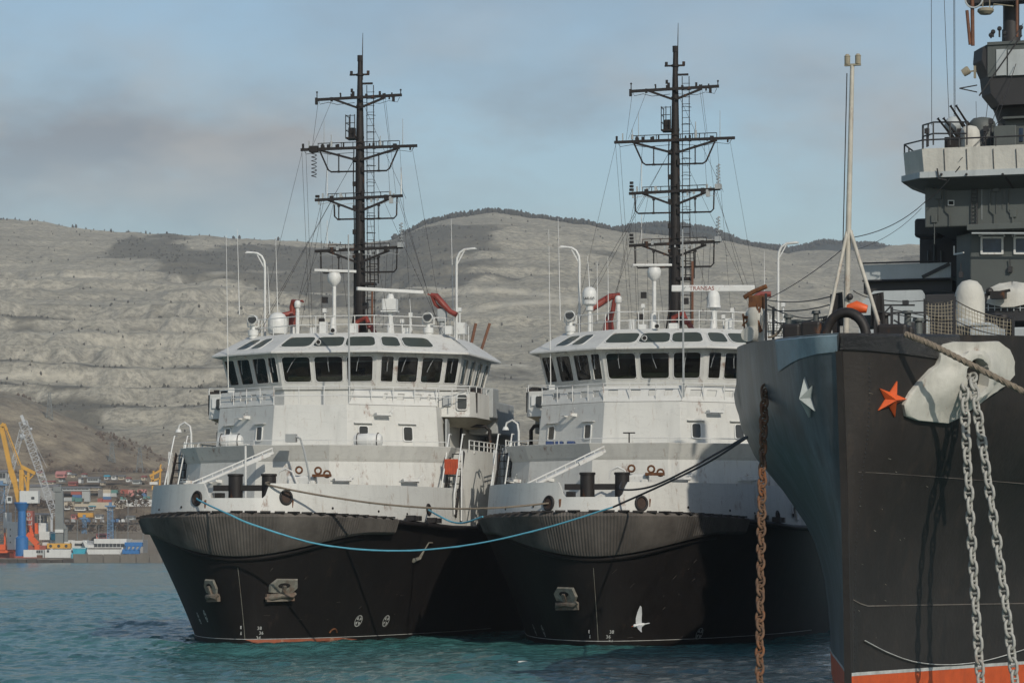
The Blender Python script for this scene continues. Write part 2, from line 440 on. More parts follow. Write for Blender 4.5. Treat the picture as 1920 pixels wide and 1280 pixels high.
hill = tag(grid_obj('hills', X, Y, Z, m), kind='structure')
gy = np.gradient(Z, axis=0)/np.gradient(Y, axis=0); gx = np.gradient(Z, axis=1)/np.gradient(X, axis=1); slope = np.hypot(gx, gy)
sm = lambda a, lo, hi: np.clip((a-lo)/(hi-lo), 0, 1)
pxm = X/YR*F+960; tt = (Y-1450)/(YR-1450)
cliffa = sm(slope, .40, .95)
reg = np.exp(-((pxm-560)/230.)**2-((tt-.80)/.15)**2)*1.6 + .55*np.exp(-((pxm-420)/330.)**2-((tt-.17)/.10)**2)*np.clip(.5+2.2*fbm(X/160, Y/26, 4, .6), 0, 1.6) + np.exp(-((pxm-770)/115.)**2-((tt-.74)/.18)**2)*1.5 + np.exp(-((pxm-330)/190.)**2-((tt-.10)/.10)**2)*.9 + .7*np.exp(-((pxm-1680)/90.)**2-((tt-.60)/.2)**2)
sc = fbm(X/75+3, Y/160, 6, .62)*1.25 + reg*1.1 - .34 - .35*cliffa - .45*np.exp(-((pxm-980)/130.)**2-((tt-.9)/.16)**2) - .3*(pxm < 260)*(tt > .5)
scr = sm(sc, .0, .22)*.9*(Y > 1440)
track = np.zeros_like(Z); wob = 5*fbm(X/60, Y/90, 3)
for z0, x0, k, a0, a1 in ((95, -300, .05, -450, 10), (128, -250, -.06, -470, -60), (150, -120, .10, -330, 60), (178, -60, -.09, -220, 110), (112, -90, -.22, -190, -10), (140, 140, .16, 40, 300), (90, 60, .07, -60, 240), (205, -330, .04, -480, -150), (165, 260, -.14, 150, 420)):
    d = np.abs(Z + wob - (z0 + k*(X-x0))); track = np.maximum(track, np.clip(1.5-d/1.6, 0, 1)*(X > a0)*(X < a1))
track = track*np.clip(.7+1.5*fbm(X/40, Y/60, 3), 0, 1)*(Y < YR)*(Y > 1440)
rr2 = random.Random(8); mbs = MB(); P0 = []
iy = np.where((ys > 1500) & (ys < 2795))[0]; ix = np.where((xs > -500) & (xs < 470))[0]
tries = 0
while len(P0) < 2900 and tries < 60000:
    tries += 1; i, j = rr2.choice(iy), rr2.choice(ix); pr_ = .75*scr[i, j] + .10 + .35*(cliffa[i, j] > .5)*(tt[i, j] < .55)
    if pxm[i, j] > 850: pr_ *= .55
    if rr2.random() < pr_*(.25 + .75*(LAT[i//5 % 256, j//7 % 256] > .55)): P0.append((X[i, j]+rr2.uniform(-1, 1), Y[i, j]+rr2.uniform(-1, 1), Z[i, j]))
for x_, y_, z_ in P0: shrub(mbs, Vector((x_, y_, z_-.2)), rr2.uniform(.5, 1.9)*(1.5 if rr2.random() < .06 else 1), rr2)
for nm, ar in (('track', track*.8), ('scrub', scr), ('cliff', cliffa*(tt > .02)*(1-.5*scr))):
    at_ = hill.data.attributes.new(nm, 'FLOAT', 'POINT'); at_.data.foreach_set('value', ar.ravel().astype(np.float32))

# bare woods along the skyline, too many to count
mb = MB(); rr = random.Random(5)
def gz(x, y): return float(ground_z(np.array([[x]], float), np.array([[y]], float))[0, 0])
sx_ = []; 
for i in range(1500):
    px = rr.uniform(735, 1480); y = YR + rr.uniform(-14, 16); sx_.append((px, y, rr.uniform(2.2, 4.6)))
for i in range(90):
    px = rr.uniform(-30, 720); sx_.append((px, YR+rr.uniform(-10, 10), rr.uniform(.8, 2.0)*(1 if rr.random() < .85 else 1.7)))
for i in range(1500):
    px = rr.uniform(1090, 1730); sx_.append((px, 3600+rr.uniform(-60, 20), rr.uniform(2.5, 5.0)))
XX = np.array([[(a-960)/F*y for a, y, h in sx_]]); YY = np.array([[y for a, y, h in sx_]]); ZZ = ground_z(XX, YY)
for (a, y, h), x, z in zip(sx_, XX[0], ZZ[0]): shrub(mb, Vector((x, y, z)), h, rr)
M['wood_far'] = paint('far_woods', (.085,.082,.070), .95, var=.4, scale=.3, bmp=0, spec=.1)
tag(mb.build('skyline_woods', M['wood_far']), label='dark fringe of bare trees along the mountain skyline', cat='woods', kind='stuff')
# scrub over the low slope behind the port
mb = MB(); sx_ = []
for i in range(1500):
    y = rr.uniform(985, 1420); px = rr.uniform(-60, 420); 
    sx_.append((px, y, rr.uniform(.8, 2.4)))
XX = np.array([[(a-960)/F*y for a, y, h in sx_]]); YY = np.array([[y for a, y, h in sx_]]); ZZ = ground_z(XX, YY); DN = fbm(XX/28, YY/50, 3)
for (a, y, h), x, z, d in zip(sx_, XX[0], ZZ[0], DN[0]):
    if d > .02: shrub(mb, Vector((x, y, z-.2)), h*.62*(1+d), rr)
M['scrub'] = paint('bare_scrub', (.15,.115,.088), .95, var=.45, scale=.2, bmp=0, spec=.1)
M['bush'] = paint('mountain_bush', (.105,.098,.078), .95, var=.4, scale=.15, bmp=0, spec=.1)
tag(mbs.build('mountain_scrub', M['bush']), label='dark bushes dotted over the quarried mountainside', cat='scrub', kind='stuff')
tag(mb.build('hillside_scrub', M['scrub']), label='brown bare scrub scattered over the low hillside behind the port', cat='scrub', kind='stuff')
# ================================================================ rescue tugs
YAW = R(-11.3); TC, TS = math.cos(YAW), -math.sin(YAW)
ORG = {'A': ((460-960)/F*133, 133.0), 'B': ((1122-960)/F*130.2, 130.2)}
def TL(px, py, v, s='A'):
    """tug-local (u, z) of the point seen at photo pixel px, py if it lies v metres aft of the stem."""
    ox, oy = ORG[s]; k = (px-960)/F
    u = (k*(oy+v*TC) - ox - v*TS)/(TC + k*TS)
    Yw = oy - u*TS + v*TC
    return u, CAMZ + (HORY-py)/F*Yw
def TP(px, py, v, s='A'):
    u, z = TL(px, py, v, s); return Vector((u, v, z))
def tpix(p, s='A'):
    ox, oy = ORG[s]; Xw = ox + p[0]*TC + p[1]*TS; Yw = oy - p[0]*TS + p[1]*TC
    return 960 + Xw/Yw*F, HORY - (p[2]-CAMZ)/Yw*F
def hull_u(v, z):
    t = min(max(z/5.3, -.2), 1.05)
    v0 = -2.0*max(t, 0)**1.15; L = 26 + (15-26)*t; Bm = 6.6 + .5*t; q = .59 + (.458-.59)*t
    s = min(max((v-v0)/L, 0), 1)
    return Bm*max(1-(1-s)**2, 0)**q
def stem_v(z): return -2.0*max(min(z/5.3, 1.05), 0)**1.15
def sheer(v): return 5.45 - .45*min(max((v+2)/11, 0), 1)
def on_hull(px, py, side, s='A', off=.02):
    best = None
    for v in np.arange(-2, 26, .1):
        z = 2.0
        for _ in range(4):
            u = side*(hull_u(v, z)); _, z = TL(px, py, v, s)
        d = abs(tpix((side*hull_u(v, z), v, z), s)[0]-px)
        if best is None or d < best[0]: best = (d, v, z)
        elif best[0] < 4 and d > best[0]+3: break
    _, v, z = best
    p = Vector((side*hull_u(v, z), v, z))
    dv = Vector((side*(hull_u(v+.1, z)-hull_u(v-.1, z)), .2, 0)); dz = Vector((side*(hull_u(v, z+.1)-hull_u(v, z-.1)), 0, .2))
    n = dv.cross(dz)*side; n.normalize()
    if n.x*side < 0: n = -n
    t = Vector((0, 0, 1)).cross(n).normalized()      # reading direction seen from outside
    up = n.cross(t)
    return p + n*off, n, t, up
VL = [0, .002, .006, .012, .02, .035, .055, .08, .11, .145, .185, .23, .28, .34, .41, .49, .58, .68, .8, 1.0]
def ring_half(z, vend):
    v0 = stem_v(z); out = []
    for f in VL:
        v = v0 + (vend-v0)*f*(1 if f > .5 else 1)
        out.append((hull_u(v, z), v))
    return out
def facet_poly(front):
    """mirror a half outline [(u, v) from centre aft] into a closed plan."""
    return [(u, v) for u, v in front] + [(-u, v) for u, v in reversed(front)]
def rail(mb, pts, h, rows=2, step=1.0, r=.022):
    pts = [Vector(p) for p in pts]
    for i in range(rows):
        z = h*(i+1)/rows
        mb.tube([p + Vector((0,0,z)) for p in pts], r, 5)
    for a, b in zip(pts, pts[1:]):
        n = max(1, round((b-a).length/step))
        for k in range(n): 
            p = a.lerp(b, k/n); mb.cyl(p, p + Vector((0,0,h)), r, n=5)
    mb.cyl(pts[-1], pts[-1] + Vector((0,0,h)), r, n=5)
class Wall:
    """a flat (leaning) wall between two bottom points and two top points; s along, t up."""
    def __init__(w, p0, p1, q0, q1):
        w.p0, w.p1, w.q0, w.q1 = map(Vector, (p0, p1, q0, q1))
        w.n = (w.p1-w.p0).cross(w.q0-w.p0).normalized()
        w.ex = (w.p1-w.p0).normalized(); w.ey = w.n.cross(w.ex)
    def at(w, s, t, d=0):
        return w.p0.lerp(w.p1, s).lerp(w.q0.lerp(w.q1, s), t) + w.n*d
    def rect(w, s0, s1, t0, t1, d=0): return [w.at(s0,t0,d), w.at(s1,t0,d), w.at(s1,t1,d), w.at(s0,t1,d)]
    def window(w, fr, gl, s0, s1, t0, t1, b=.05, d=.035, c=.22):
        """raised rounded frame into fr, glass into gl."""
        def rr(s0, s1, t0, t1, dd):
            cs = (s1-s0)*c*min(1, ((t1-t0)*(w.q0-w.p0).length)/((s1-s0)*(w.p1-w.p0).length)); ct = (t1-t0)*c*min(1, ((s1-s0)*(w.p1-w.p0).length)/((t1-t0)*(w.q0-w.p0).length))
            out = []
            for cx, cy, a0 in ((s1-cs, t1-ct, 0), (s0+cs, t1-ct, 90), (s0+cs, t0+ct, 180), (s1-cs, t0+ct, 270)):
                for k in range(4):
                    a = R(a0+30*k); out.append(w.at(cx+cs*math.cos(a), cy+ct*math.sin(a), dd))
            return out
        L = (w.p1-w.p0).length; H = (w.q0-w.p0).length
        i0, o0 = rr(s0, s1, t0, t1, .004), rr(s0-b/L, s1+b/L, t0-b/H, t1+b/H, .004)
        i1, o1 = rr(s0, s1, t0, t1, d), rr(s0-b/L, s1+b/L, t0-b/H, t1+b/H, d)
        fr.loft([o0, o1, i1, i0], closed=True, cap0=False, cap1=False)
        g0 = rr(s0, s1, t0, t1, .003); g1 = rr(s0, s1, t0, t1, .012)
        gl.loft([g0, g1])

def walls_of(bot, top, z0, z1):
    """Wall objects round an open half outline mirrored: from left aft to right aft, outward normals."""
    pb = [(-u, v) for u, v in reversed(bot)] + list(bot); pt = [(-u, v) for u, v in reversed(top)] + list(top)
    return [Wall((*pb[i], z0), (*pb[i+1], z0), (*pt[i], z1), (*pt[i+1], z1)) for i in range(len(pb)-1)]

M['navy'] = paint('navy_drum', (.025,.055,.16), .6, var=.4, scale=5)
M['redorange'] = paint('red_orange_screen', (.50,.075,.022), .6, var=.4, scale=4)
M['cyanbox'] = paint('teal_screen', (.10,.24,.25), .4, var=.3)
def make_tug(s, label):
    T = empty('rescue_tug', (ORG[s][0], ORG[s][1], 0), YAW, label=label, cat='tug', group='black hulled tugs moored side by side')
    rr = random.Random(40 if s == 'A' else 77)
    B = s == 'B'
    # ---- hull
    mb = MB(); VEND = 46
    zs = [-.8, -.3, 0, .35, .8, 1.3, 1.8, 2.4, 3.0, 3.6, 4.2, 4.7, 5.0]
    rings = []
    for z in zs:
        h = ring_half(z, VEND); rings.append([Vector((-u, v, z)) for u, v in reversed(h)] + [Vector((u, v, z)) for u, v in h[1:]])
    h = ring_half(5.2, VEND); rings.append([Vector((-u, v, sheer(v))) for u, v in reversed(h)] + [Vector((u, v, sheer(v))) for u, v in h[1:]])
    mb.loft(rings, closed=False)
    n = len(rings[-1]); b0 = (len(rings)-1)*n
    for i in range(n//2): mb.f.append([b0+i, b0+i+1, b0+n-2-i, b0+n-1-i]); mb.mi.append(0)   # deck
    hull = mb.build('hull', M['hull'], T, smooth=35)
    # boot stripe just proud of the shell along the water
    mb = MB(); rg = []
    for z, o in ((.02, .02), (.10, .03), (.20, .02)):
        hh = [(u, v) for u, v in ring_half(z, 34) if v < 20]
        rg.append([Vector((-u-o, v-o, z)) for u, v in reversed(hh)] + [Vector((u+o, v-o, z)) for u, v in hh[1:]])
    mb.loft(rg, closed=False)
    mb.build('boot_stripe', M['hull'], T, smooth=40)
    if not B:
        mb = MB(); r3 = [[p + Vector((.012, -.012, 0)) for p in r_ if p.x > -.02 and p.y < 6.2] for r_ in rg]; n_ = min(len(r_) for r_ in r3); mb.loft([r_[:n_] for r_ in r3], closed=False); mb.build('boot_stripe', M['boot'], T, smooth=40)
    mb = MB()
    mb.tube([rg[2][i] + Vector((0, -.012, .02)) for i in range(len(rg[2]))], .012, 5); mb.build('waterline_mark', M['mark'], T)
    # ---- fender: ribbed rubber round the bow, thick in the middle
    mb = MB(); A = []
    hh = []
    for sgn in (-1, 1):
        pass
    fine = []
    for k in range(900):
        v = stem_v(5.0) + 24*(k/899)**2.6; fine.append((hull_u(v, 5.0), v))
    # resample by arc length
    arc = [0]
    for a, b2 in zip(fine, fine[1:]): arc.append(arc[-1] + math.hypot(b2[0]-a[0], b2[1]-a[1]))
    def at_arc(d):
        return (float(np.interp(d, arc, [p[0] for p in fine])), float(np.interp(d, arc, [p[1] for p in fine])))
    END = 8.3; step = .066; nn = int(END/step)
    seq = [(-1, i*step) for i in range(nn, 0, -1)] + [(1, i*step) for i in range(nn+1)]
    rows = [[] for _ in range(6)]
    for i, (sg, d) in enumerate(seq):
        u, v = at_arc(d); u2, v2 = at_arc(d+.05)
        tx, ty = u2-u, v2-v; l = math.hypot(tx, ty) or 1; nx, ny = ty/l, -tx/l
        top = sheer(v)+.03; bot = 3.62 + .95*(1-math.cos(min(d/7.0, 1)*math.pi))/2
        rb = .026 if i % 2 else 0
        rb *= .75 + .35*math.sin(d*1.7) + rr.uniform(-.15, .15)
        for j, (f, o) in enumerate(((0, -.05), (.02, .22), (.10, .33), (.85, .33), (.97, .25), (1, -.05))):
            oo = o - (rb if 1 <= j <= 4 else 0) - .36*f*(top-bot)
            # the hull leans in below, so follow it
            z = top + (bot-top)*f; lean = 0
            rows[j].append(Vector((sg*(u+nx*oo+lean*abs(nx)), v+ny*oo+(-lean*abs(ny)*.5), z)))
    mb.loft(rows, closed=False)
    fend = mb.build('bow_fender', M['rubber'], T, smooth=25)
    # plain rubbing band aft of it, and the rounded lip under it
    mb = MB()
    for sg in (-1, 1):
        pts = []
        for d in np.arange(END-.1, 26, .6):
            u, v = at_arc(min(d, arc[-1])); 
            if v > 21: break
            pts.append(Vector((sg*(u+.1), v, sheer(v)-.12)))
        mb.tube(pts, .11, 8)
    lip = []
    for sg, d in [q for q in seq if q[1] < 6.6][::3]:
        u, v = at_arc(d); bot = 3.55 + .95*(1-math.cos(min(d/7.0, 1)*math.pi))/2
        u2, v2 = at_arc(d+.05); tx, ty = u2-u, v2-v; l = math.hypot(tx, ty) or 1; oo = -.02-.36*(5.4-bot); ul, vl = max(0, u+ty/l*oo), v-tx/l*oo; lip.append(Vector((sg*(min(ul, hull_u(vl, bot)+.06) if d > 1.2 else ul), vl, bot)))
    mb.tube(lip, .13, 8)
    mb.build('rubbing_band', M['hull'], T, smooth=50)
    # little lashing blocks along the fender's top edge
    mb = MB()
    for sg, d in seq[::9]:
        u, v = at_arc(d); z = sheer(v)
        mb.box((sg*(u+.12), v-.10, z+.05), (.42, .3, .07), rz=rr.uniform(-.4, .4))
    for d in (9.6, 10.1, 11.6, 12.1):
        u, v = at_arc(d); mb.box((u+.05, v, sheer(v)+.12), (.35, .5, .22))
    mb.build('fender_lashing', M['black'], T)
    # ---- bulwark, with the low notch for the bow bollards
    def bul(v, z):
        t = (z-5.3)/1.4
        return hull_u(v+.25, 5.2) - .28 - .16*t
    def top_z(d):
        a = abs(d)
        if a < 1.25: return 6.06
        if a < 1.55: return 6.06 + .60*((a-1.25)/.3)**2
        return 6.66
    mb = MB(); o_b, o_t, i_b, i_t = [], [], [], []
    dd = list(np.concatenate([np.arange(-17.2, -1.7, .5), np.linspace(-1.62, 1.62, 28), np.arange(1.7, 17.3, .5)]))
    for d in dd:
        u, v = at_arc(abs(d)); sg = 1 if d >= 0 else -1
        u2, v2 = at_arc(abs(d)+.05); tx, ty = u2-u, v2-v; l = math.hypot(tx, ty) or 1; nx, ny = ty/l, -tx/l
        tz = top_z(d)
        for lst, off, z in ((o_b, -.22, sheer(v)-.1), (o_t, -.36, tz), (i_t, -.46, tz), (i_b, -.40, sheer(v)-.1)):
            uu = max(u+nx*off, 0) if abs(d) > .02 else 0
            lst.append(Vector((sg*uu, v+ny*off, z)))
    mb.loft([o_b, o_t, i_t, i_b], closed=False)
    bw = mb.build('bulwark', M['white'], T, smooth=30)
    def on_bul(d, z):
        u, v = at_arc(abs(d)); sg = 1 if d >= 0 else -1
        u2, v2 = at_arc(abs(d)+.05); tx, ty = u2-u, v2-v; l = math.hypot(tx, ty) or 1; nx, ny = ty/l, -tx/l
        f = (z-sheer(v)+.1)/(6.66-sheer(v)+.1); off = -.22-.14*f
        return Vector((sg*(u+nx*off), v+ny*off, z)), Vector((sg*nx, ny, .1)).normalized()
    def bul_at(px, py):
        best = min((abs(tpix(on_bul(d, 6.0)[0], s)[0]-px), d) for d in np.arange(-16, 16, .05))
        d = best[1]; z = 6.0
        for _ in range(3):
            p, nrm = on_bul(d, z); z += (tpix(p, s)[1]-py)/F*133
        return on_bul(d, z)
    # fairleads: dark oval mouths in the bulwark
    if not B: fl = [(369, 934, .30), (537, 932, .30), (803, 955, .24)]
    else: fl = [(1030, 943, .30), (1203, 943, .30), (1452, 968, .24)]
    T['fair'] = 0
    FA = []
    for px, py, r in fl:
        p, nrm = bul_at(px, py); FA.append(T_world(s, p))
        q = nrm.to_track_quat('Z', 'Y').to_matrix()
        mbf = MB(); mbf.tube([p + q @ Vector((math.cos(a)*r*.80, math.sin(a)*r*.92, .02)) for a in np.linspace(0, 2*math.pi, 21)[:-1]], .055, 8, closed=True)
        f = mbf.build('fairlead', M['black'], T, smooth=60)
        mbf = MB(); mbf.loft([[p + q @ Vector((math.cos(a)*r*.80, math.sin(a)*r*.92, h)) for a in np.linspace(0, 2*math.pi, 17)[:-1]] for h in (.004, .02)])
        mbf.build('fairlead_mouth', M['maw'], f)
    # rust runs below the notch and small scuppers
    mb = MB()
    for d in (-5.6, -3.0, 4.6, 7.5, 9.8):
        p, nrm = on_bul(d, sheer(at_arc(abs(d))[1])+.3); q = nrm.to_track_quat('Z', 'Y').to_matrix()
        mb.cyl(p, p + nrm*.03, .05, n=8)
    mb.build('scupper', M['black'], T)
    mb = MB()
    for d in (-1.45, 2.6):
        p, nrm = on_bul(d, 5.98); w = .05
        mb.add([p+nrm*.012+Vector((-w,0,0)), p+nrm*.012+Vector((w,0,0)), p+nrm*.012+Vector((.02,0,-.32))+Vector((0,-.03,0)), p+nrm*.012+Vector((-.03,0,-.32))+Vector((0,-.03,0))], [(0,1,2,3)])
    mb.build('rust_stain', M['rust'], T)
    # ---- bow bollards
    mb = MB()
    for u in (-.72, .72):
        mb.lathe([(.30, 5.3), (.30, 6.98), (.335, 7.0), (.335, 7.08), (.30, 7.09)], (u+.2, .35, 0), 18)
    mb.bb(-1.45, 1.85, .22, .48, 6.38, 6.62)
    mb.bb(-1.35, -1.05, .05, .6, 5.3, 6.3)
    mb.build('bow_bollard', M['black'], T, smooth=40)
    mb = MB(); mb.lathe([(.0, -.35), (.32, -.33), (.36, 0), (.32, .33), (0, .35)], (1.75, .5, 6.25), 14, M=Matrix.Rotation(R(90), 3, 'Y'))
    mb.bb(-2.1, -1.55, .2, .7, 5.4, 6.3)
    mb.build('bow_winch', M['fit'], T, smooth=40)
    # ---- tier one: forecastle deckhouse with a flared upper band
    h1 = [(1.65, 7.6), (4.9, 10.0), (6.0, 11.5), (6.05, 30)]
    def grow(h, o): 
        return [(h[0][0]+o*.3, h[0][1]-o), (h[1][0]+o*.7, h[1][1]-o*.75), (h[2][0]+o, h[2][1]-o*.3)] + [(u+o, v) for u, v in h[3:]]
    mb = MB()
    P1 = [(grow(h1, .30), 5.0), (grow(h1, 0), 7.80), (grow(h1, .06), 7.92), (grow(h1, .30), 8.52), (grow(h1, .22), 8.52), (grow(h1, .16), 8.3)]
    mb.loft([[(x, y, z) for x, y in facet_poly(h)] for h, z in P1])
    d1 = mb.build('forecastle_deckhouse', M['white'], T, bevel=.02)
    # full-beam side plating aft of the stairs
    mb = MB()
    for sg in (-1, 1):
        prof_ = [(6.2, 12.3), (6.62, 13.1), (6.9, 14.2), (7.0, 17), (7.0, 30)]
        ins = [(u-.12, v+.05) for u, v in prof_]
        def up(v): return 8.45 if v > 13 else 8.2
        mb.loft([[Vector((sg*u, v, sheer(v)-.2)) for u, v in prof_], [Vector((sg*(u-.1), v+.25, up(v))) for u, v in prof_],
                 [Vector((sg*(u-.1), v+.25, up(v))) for u, v in ins], [Vector((sg*u, v, sheer(v)-.2)) for u, v in ins]], closed=False)
        # swept end of the plating down to the bulwark
        pr = [(6.35, 10.9, 6.62), (6.32, 11.3, 6.68), (6.27, 11.7, 6.8), (6.23, 12.05, 7.2), (6.2, 12.34, 8.2)]
        mb.loft([[Vector((sg*u, v, sheer(v)-.1)) for u, v, z in pr], [Vector((sg*(u-.02), v+.04, z)) for u, v, z in pr], [Vector((sg*(u-.12), v+.04, z)) for u, v, z in pr]], closed=False)
        mb.bb(sg*6.0, sg*6.8, 14.2, 30, 8.3, 8.42)
    mb.build('side_plating', M['white'], T, smooth=30)
    mb = MB(); rail(mb, [(-6.1, 11.3, 8.5), (-4.95, 9.85, 8.5), (-1.7, 7.4, 8.5), (1.7, 7.4, 8.5), (4.95, 9.85, 8.5), (6.1, 11.3, 8.5)], .22, 1, 2.2, .018)
    for sg in (-1, 1): rail(mb, [(sg*6.7, 13.4, 8.45), (sg*6.85, 16, 8.45), (sg*6.85, 24, 8.45)], .42, 2, .8, .03)
    mb.build('deck_rail', M['fit'], T)
    # ---- tier two
    h2 = [(1.68, 10.7), (5.1, 13.7), (5.15, 25)]
    g2 = lambda o: [(h2[0][0]+o*.4, h2[0][1]-o), (h2[1][0]+o*.8, h2[1][1]-o*.7), (h2[2][0]+o, h2[2][1])]
    mb = MB(); mb.loft([[(x, y, z) for x, y in facet_poly(h)] for h, z in ((g2(.22), 8.3), (g2(0), 10.42))])
    mb.build('upper_deckhouse', M['white'], T, bevel=.02)
    w2 = walls_of(g2(.21), g2(0), 8.4, 10.42)       # left side, left facet, centre, right facet, right side
    LF, CF, RF = w2[1], w2[2], w2[3]
    for w, ss in ((LF, (.20, .77)), (RF, (.17, .66))):
        for c0 in ss:
            fr, gl, br = MB(), MB(), MB()
            w.window(fr, gl, c0-.045, c0+.05, .22, .52, .05, .05)
            br.plate([w.at(c0-.10, .60, .0), w.at(c0+.10, .60, .0), w.at(c0+.10, .585, .14), w.at(c0-.10, .585, .14)], .02)
            f = fr.build('window', M['fit'], T, smooth=40); gl.build('pane', M['lens'], f); br.build('window_hood', M['fit'], f)
    # flood lights with brackets on both tiers
    def fixture(p, ex, n, l=.75):
        ex = Vector(ex); n = Vector(n); mb = MB()
        c = p + n*.30
        mb.bar(c - ex*l/2, c + ex*l/2, .13, .10)
        mb.bar(c - ex*l*.62 + Vector((0,0,.12)), c + ex*l*.62 + Vector((0,0,.12)), .03)
        for k in (-.45, .45): mb.bar(p + ex*l*k, c + ex*l*k, .05, .14)
        mb.bar(c + ex*l*.4 + Vector((0,0,.1)), c + ex*l*.75 + Vector((0,0,.26)), .03)
        return mb.build('floodlight', M['fit'], T)
    fixture(LF.at(.5, .75), LF.ex, LF.n); fixture(RF.at(.37, .78), RF.ex, RF.n)
    w1 = walls_of(grow(h1, .30), grow(h1, 0), 5.0, 7.80)
    for i, sss in ((2, (.32, )), (1, (.4, )), (3, ()), (4, (.13, .93))):
        for c0 in sss:
            if i < len(w1): 
                ww = w1[i]; fixture(ww.at(c0, .70), ww.ex, ww.n, .8)
    # ---- stairs outboard of the house, both sides
    for sg in (-1, 1):
        mb = MB(); x0, x1 = sg*6.1, sg*6.72
        for k in range(9):
            t = k/8; mb.bb(x0, x1, 10.4+1.7*t, 10.4+1.7*t+.22, 5.5+2.7*t, 5.54+2.7*t)
        for x in (x0, x1): mb.bar((x, 10.4, 5.4), (x, 12.2, 8.3), .05, .22)
        stair = mb.build('stair', M['black'], T)
        mb = MB()
        for x in (x0, x1):
            mb.tube([(x, 10.1, 5.5), (x, 10.1, 6.4), (x, 11.9, 9.1), (x, 12.3, 9.1)], .035, 5)
        mb.bar((sg*6.82, 11.2, 5.2), (sg*6.78, 11.5, 8.35), .06, .34)
        mb.build('stair_rail', M['fit'], stair)
        mb = MB()
        if sg > 0: continue
        for k in range(5): mb.tube([(sg*(6.15+.13*k), 12.6, 6.2), (sg*(6.15+.13*k), 12.7, 8.5)], .05, 6)
        mb.bb(sg*6.05, sg*6.8, 12.75, 12.85, 5.4, 8.3)
        mb.build('pipe_bank', M['grey'], T)
    if not B:
        mb = MB(); mb.box((6.42, 10.85, 7.62), (.62, .07, .68)); 
        for k in range(5): mb.box((6.2+.11*k, 10.80, 7.58), (.03, .03, .5))
        mb.build('stair_screen', M['redorange'], T, bevel=.02)
    # ---- bridge-deck: base of the wheelhouse, bulwarks with slots, wings
    Pb = [(2.2, 14.05), (5.42, 16.6), (5.45, 22.6)]; Pt = [(2.36, 13.62), (5.78, 16.3), (5.8, 23)]
    Z0, Z1 = 11.28, 12.96
    mb = MB(); mb.prism(facet_poly([(2.15, 14.15), (5.35, 16.7), (5.35, 22.5)]), 10.3, Z0)
    mb.build('wheelhouse_base', M['white'], T)
    def panel_slots(w, slots, t0, t1, mbw, thick=.06):
        """plate with real holes: slots are (s0, s1) between t0 and t1."""
        def blk(s0, s1, a, b):
            mbw.loft([w.rect(s0, s1, a, b, 0), w.rect(s0, s1, a, b, thick)])
        blk(0, 1, 0, t0); blk(0, 1, t1, 1); x = 0
        for a, b in slots: blk(x, a, t0, t1); x = b
        blk(x, 1, t0, t1)
    mb = MB()
    bb_ = [(1.72, 10.85), (5.1, 13.75), (5.1, 15)]; bt_ = [(1.85, 11.35), (5.1, 14.15), (5.1, 15)]
    wb = walls_of(bb_, bt_, 10.42, 11.12)
    sl = [(.14,.22), (.32,.42), (.52,.62), (.72,.80)]
    if B:
        sl = [(.06,.16), (.25,.36), (.47,.58), (.70,.82)]
        panel_slots(wb[2], [(.06,.18), (.34,.46), (.56,.66), (.76,.86)], .34, .76, mb)
        panel_slots(wb[3], [(.06,.2), (.26,.38), (.46,.58), (.66,.78)], .34, .76, mb)
    else:
        panel_slots(wb[3], [(.36,.40), (.52,.60), (.72,.80), (.88,.91)], .34, .76, mb)
    panel_slots(wb[1], [(1-b2, 1-a) for a, b2 in reversed(sl)], .34, .76, mb)
    mb.build('bridge_bulwark', M['white'], T)
    mb = MB()
    rl = [(-5.1, 13.75, 10.45), (-1.75, 10.85, 10.45), (1.75, 10.85, 10.45), (5.1, 13.75, 10.45), (6.3, 15, 10.45)]
    rail(mb, rl, .80, 2 if not B else 1, 1.1, .022)
    mb.build('bridge_deck_rail', M['fit'], T)
    for sg in (-1, 1):
        wk = len(S.objects)
        mb = MB()
        mb.prism([(sg*4.9, 14.6), (sg*6.35, 15.0), (sg*6.55, 15.6), (sg*6.55, 21.5), (sg*4.9, 21.5)], 10.0, 10.12)
        pl = [Vector((sg*5.0, 14.75, 0)), Vector((sg*6.38, 15.05, 0)), Vector((sg*6.58, 15.6, 0)), Vector((sg*6.58, 19, 0))]
        mb.loft([[p + Vector((0,0,10.0)) for p in pl], [p + Vector((-sg*.02,.06,11.15)) for p in pl], [p + Vector((-sg*.1,.12,11.15)) for p in pl], [p + Vector((-sg*.08,.08,10.0)) for p in pl]], closed=False)
        wing = mb.build('bridge_wing', M['white'], T, smooth=30)
        mb = MB(); mb.loft([[Vector((sg*x, y, z)) for x, y in ((5.05, 14.9), (6.3, 15.2), (6.5, 15.7), (6.5, 21.4), (5.05, 21.4))] for z in (9.99, )] + [[Vector((sg*x, y, 9.6)) for x, y in ((5.05, 15.6), (5.6, 15.8), (5.7, 16), (5.7, 21), (5.05, 21))]])
        mb.build('wing_bracket', M['matbrown'], wing)
        mb = MB(); mb.bb(sg*6.15, sg*6.52, 16.2, 17.3, 10.2, 11.4); mb.bb(sg*6.3, sg*6.62, 15.6, 15.7, 10.2, 11.3)
        mb.build('wing_console', M['black'], wing, bevel=.03)
        mb = MB()
        rail(mb, [(sg*5.0, 14.75, 11.13), (sg*6.38, 15.05, 11.13), (sg*6.58, 15.6, 11.13), (sg*6.58, 19, 11.13)], .28, 1, 1.0, .022)
        mb.build('wing_rail', M['fit'], wing)
        mb = MB()   # stowed rescue boat cradle and lockers further aft under the wing
        mb.bb(sg*5.3, sg*6.7, 20, 24, 9.4, 10.9); mb.bb(sg*6.0, sg*6.75, 18.6, 20, 10.1, 11.5); mb.bb(sg*5.3, sg*6.6, 24, 26, 8.5, 10.2)
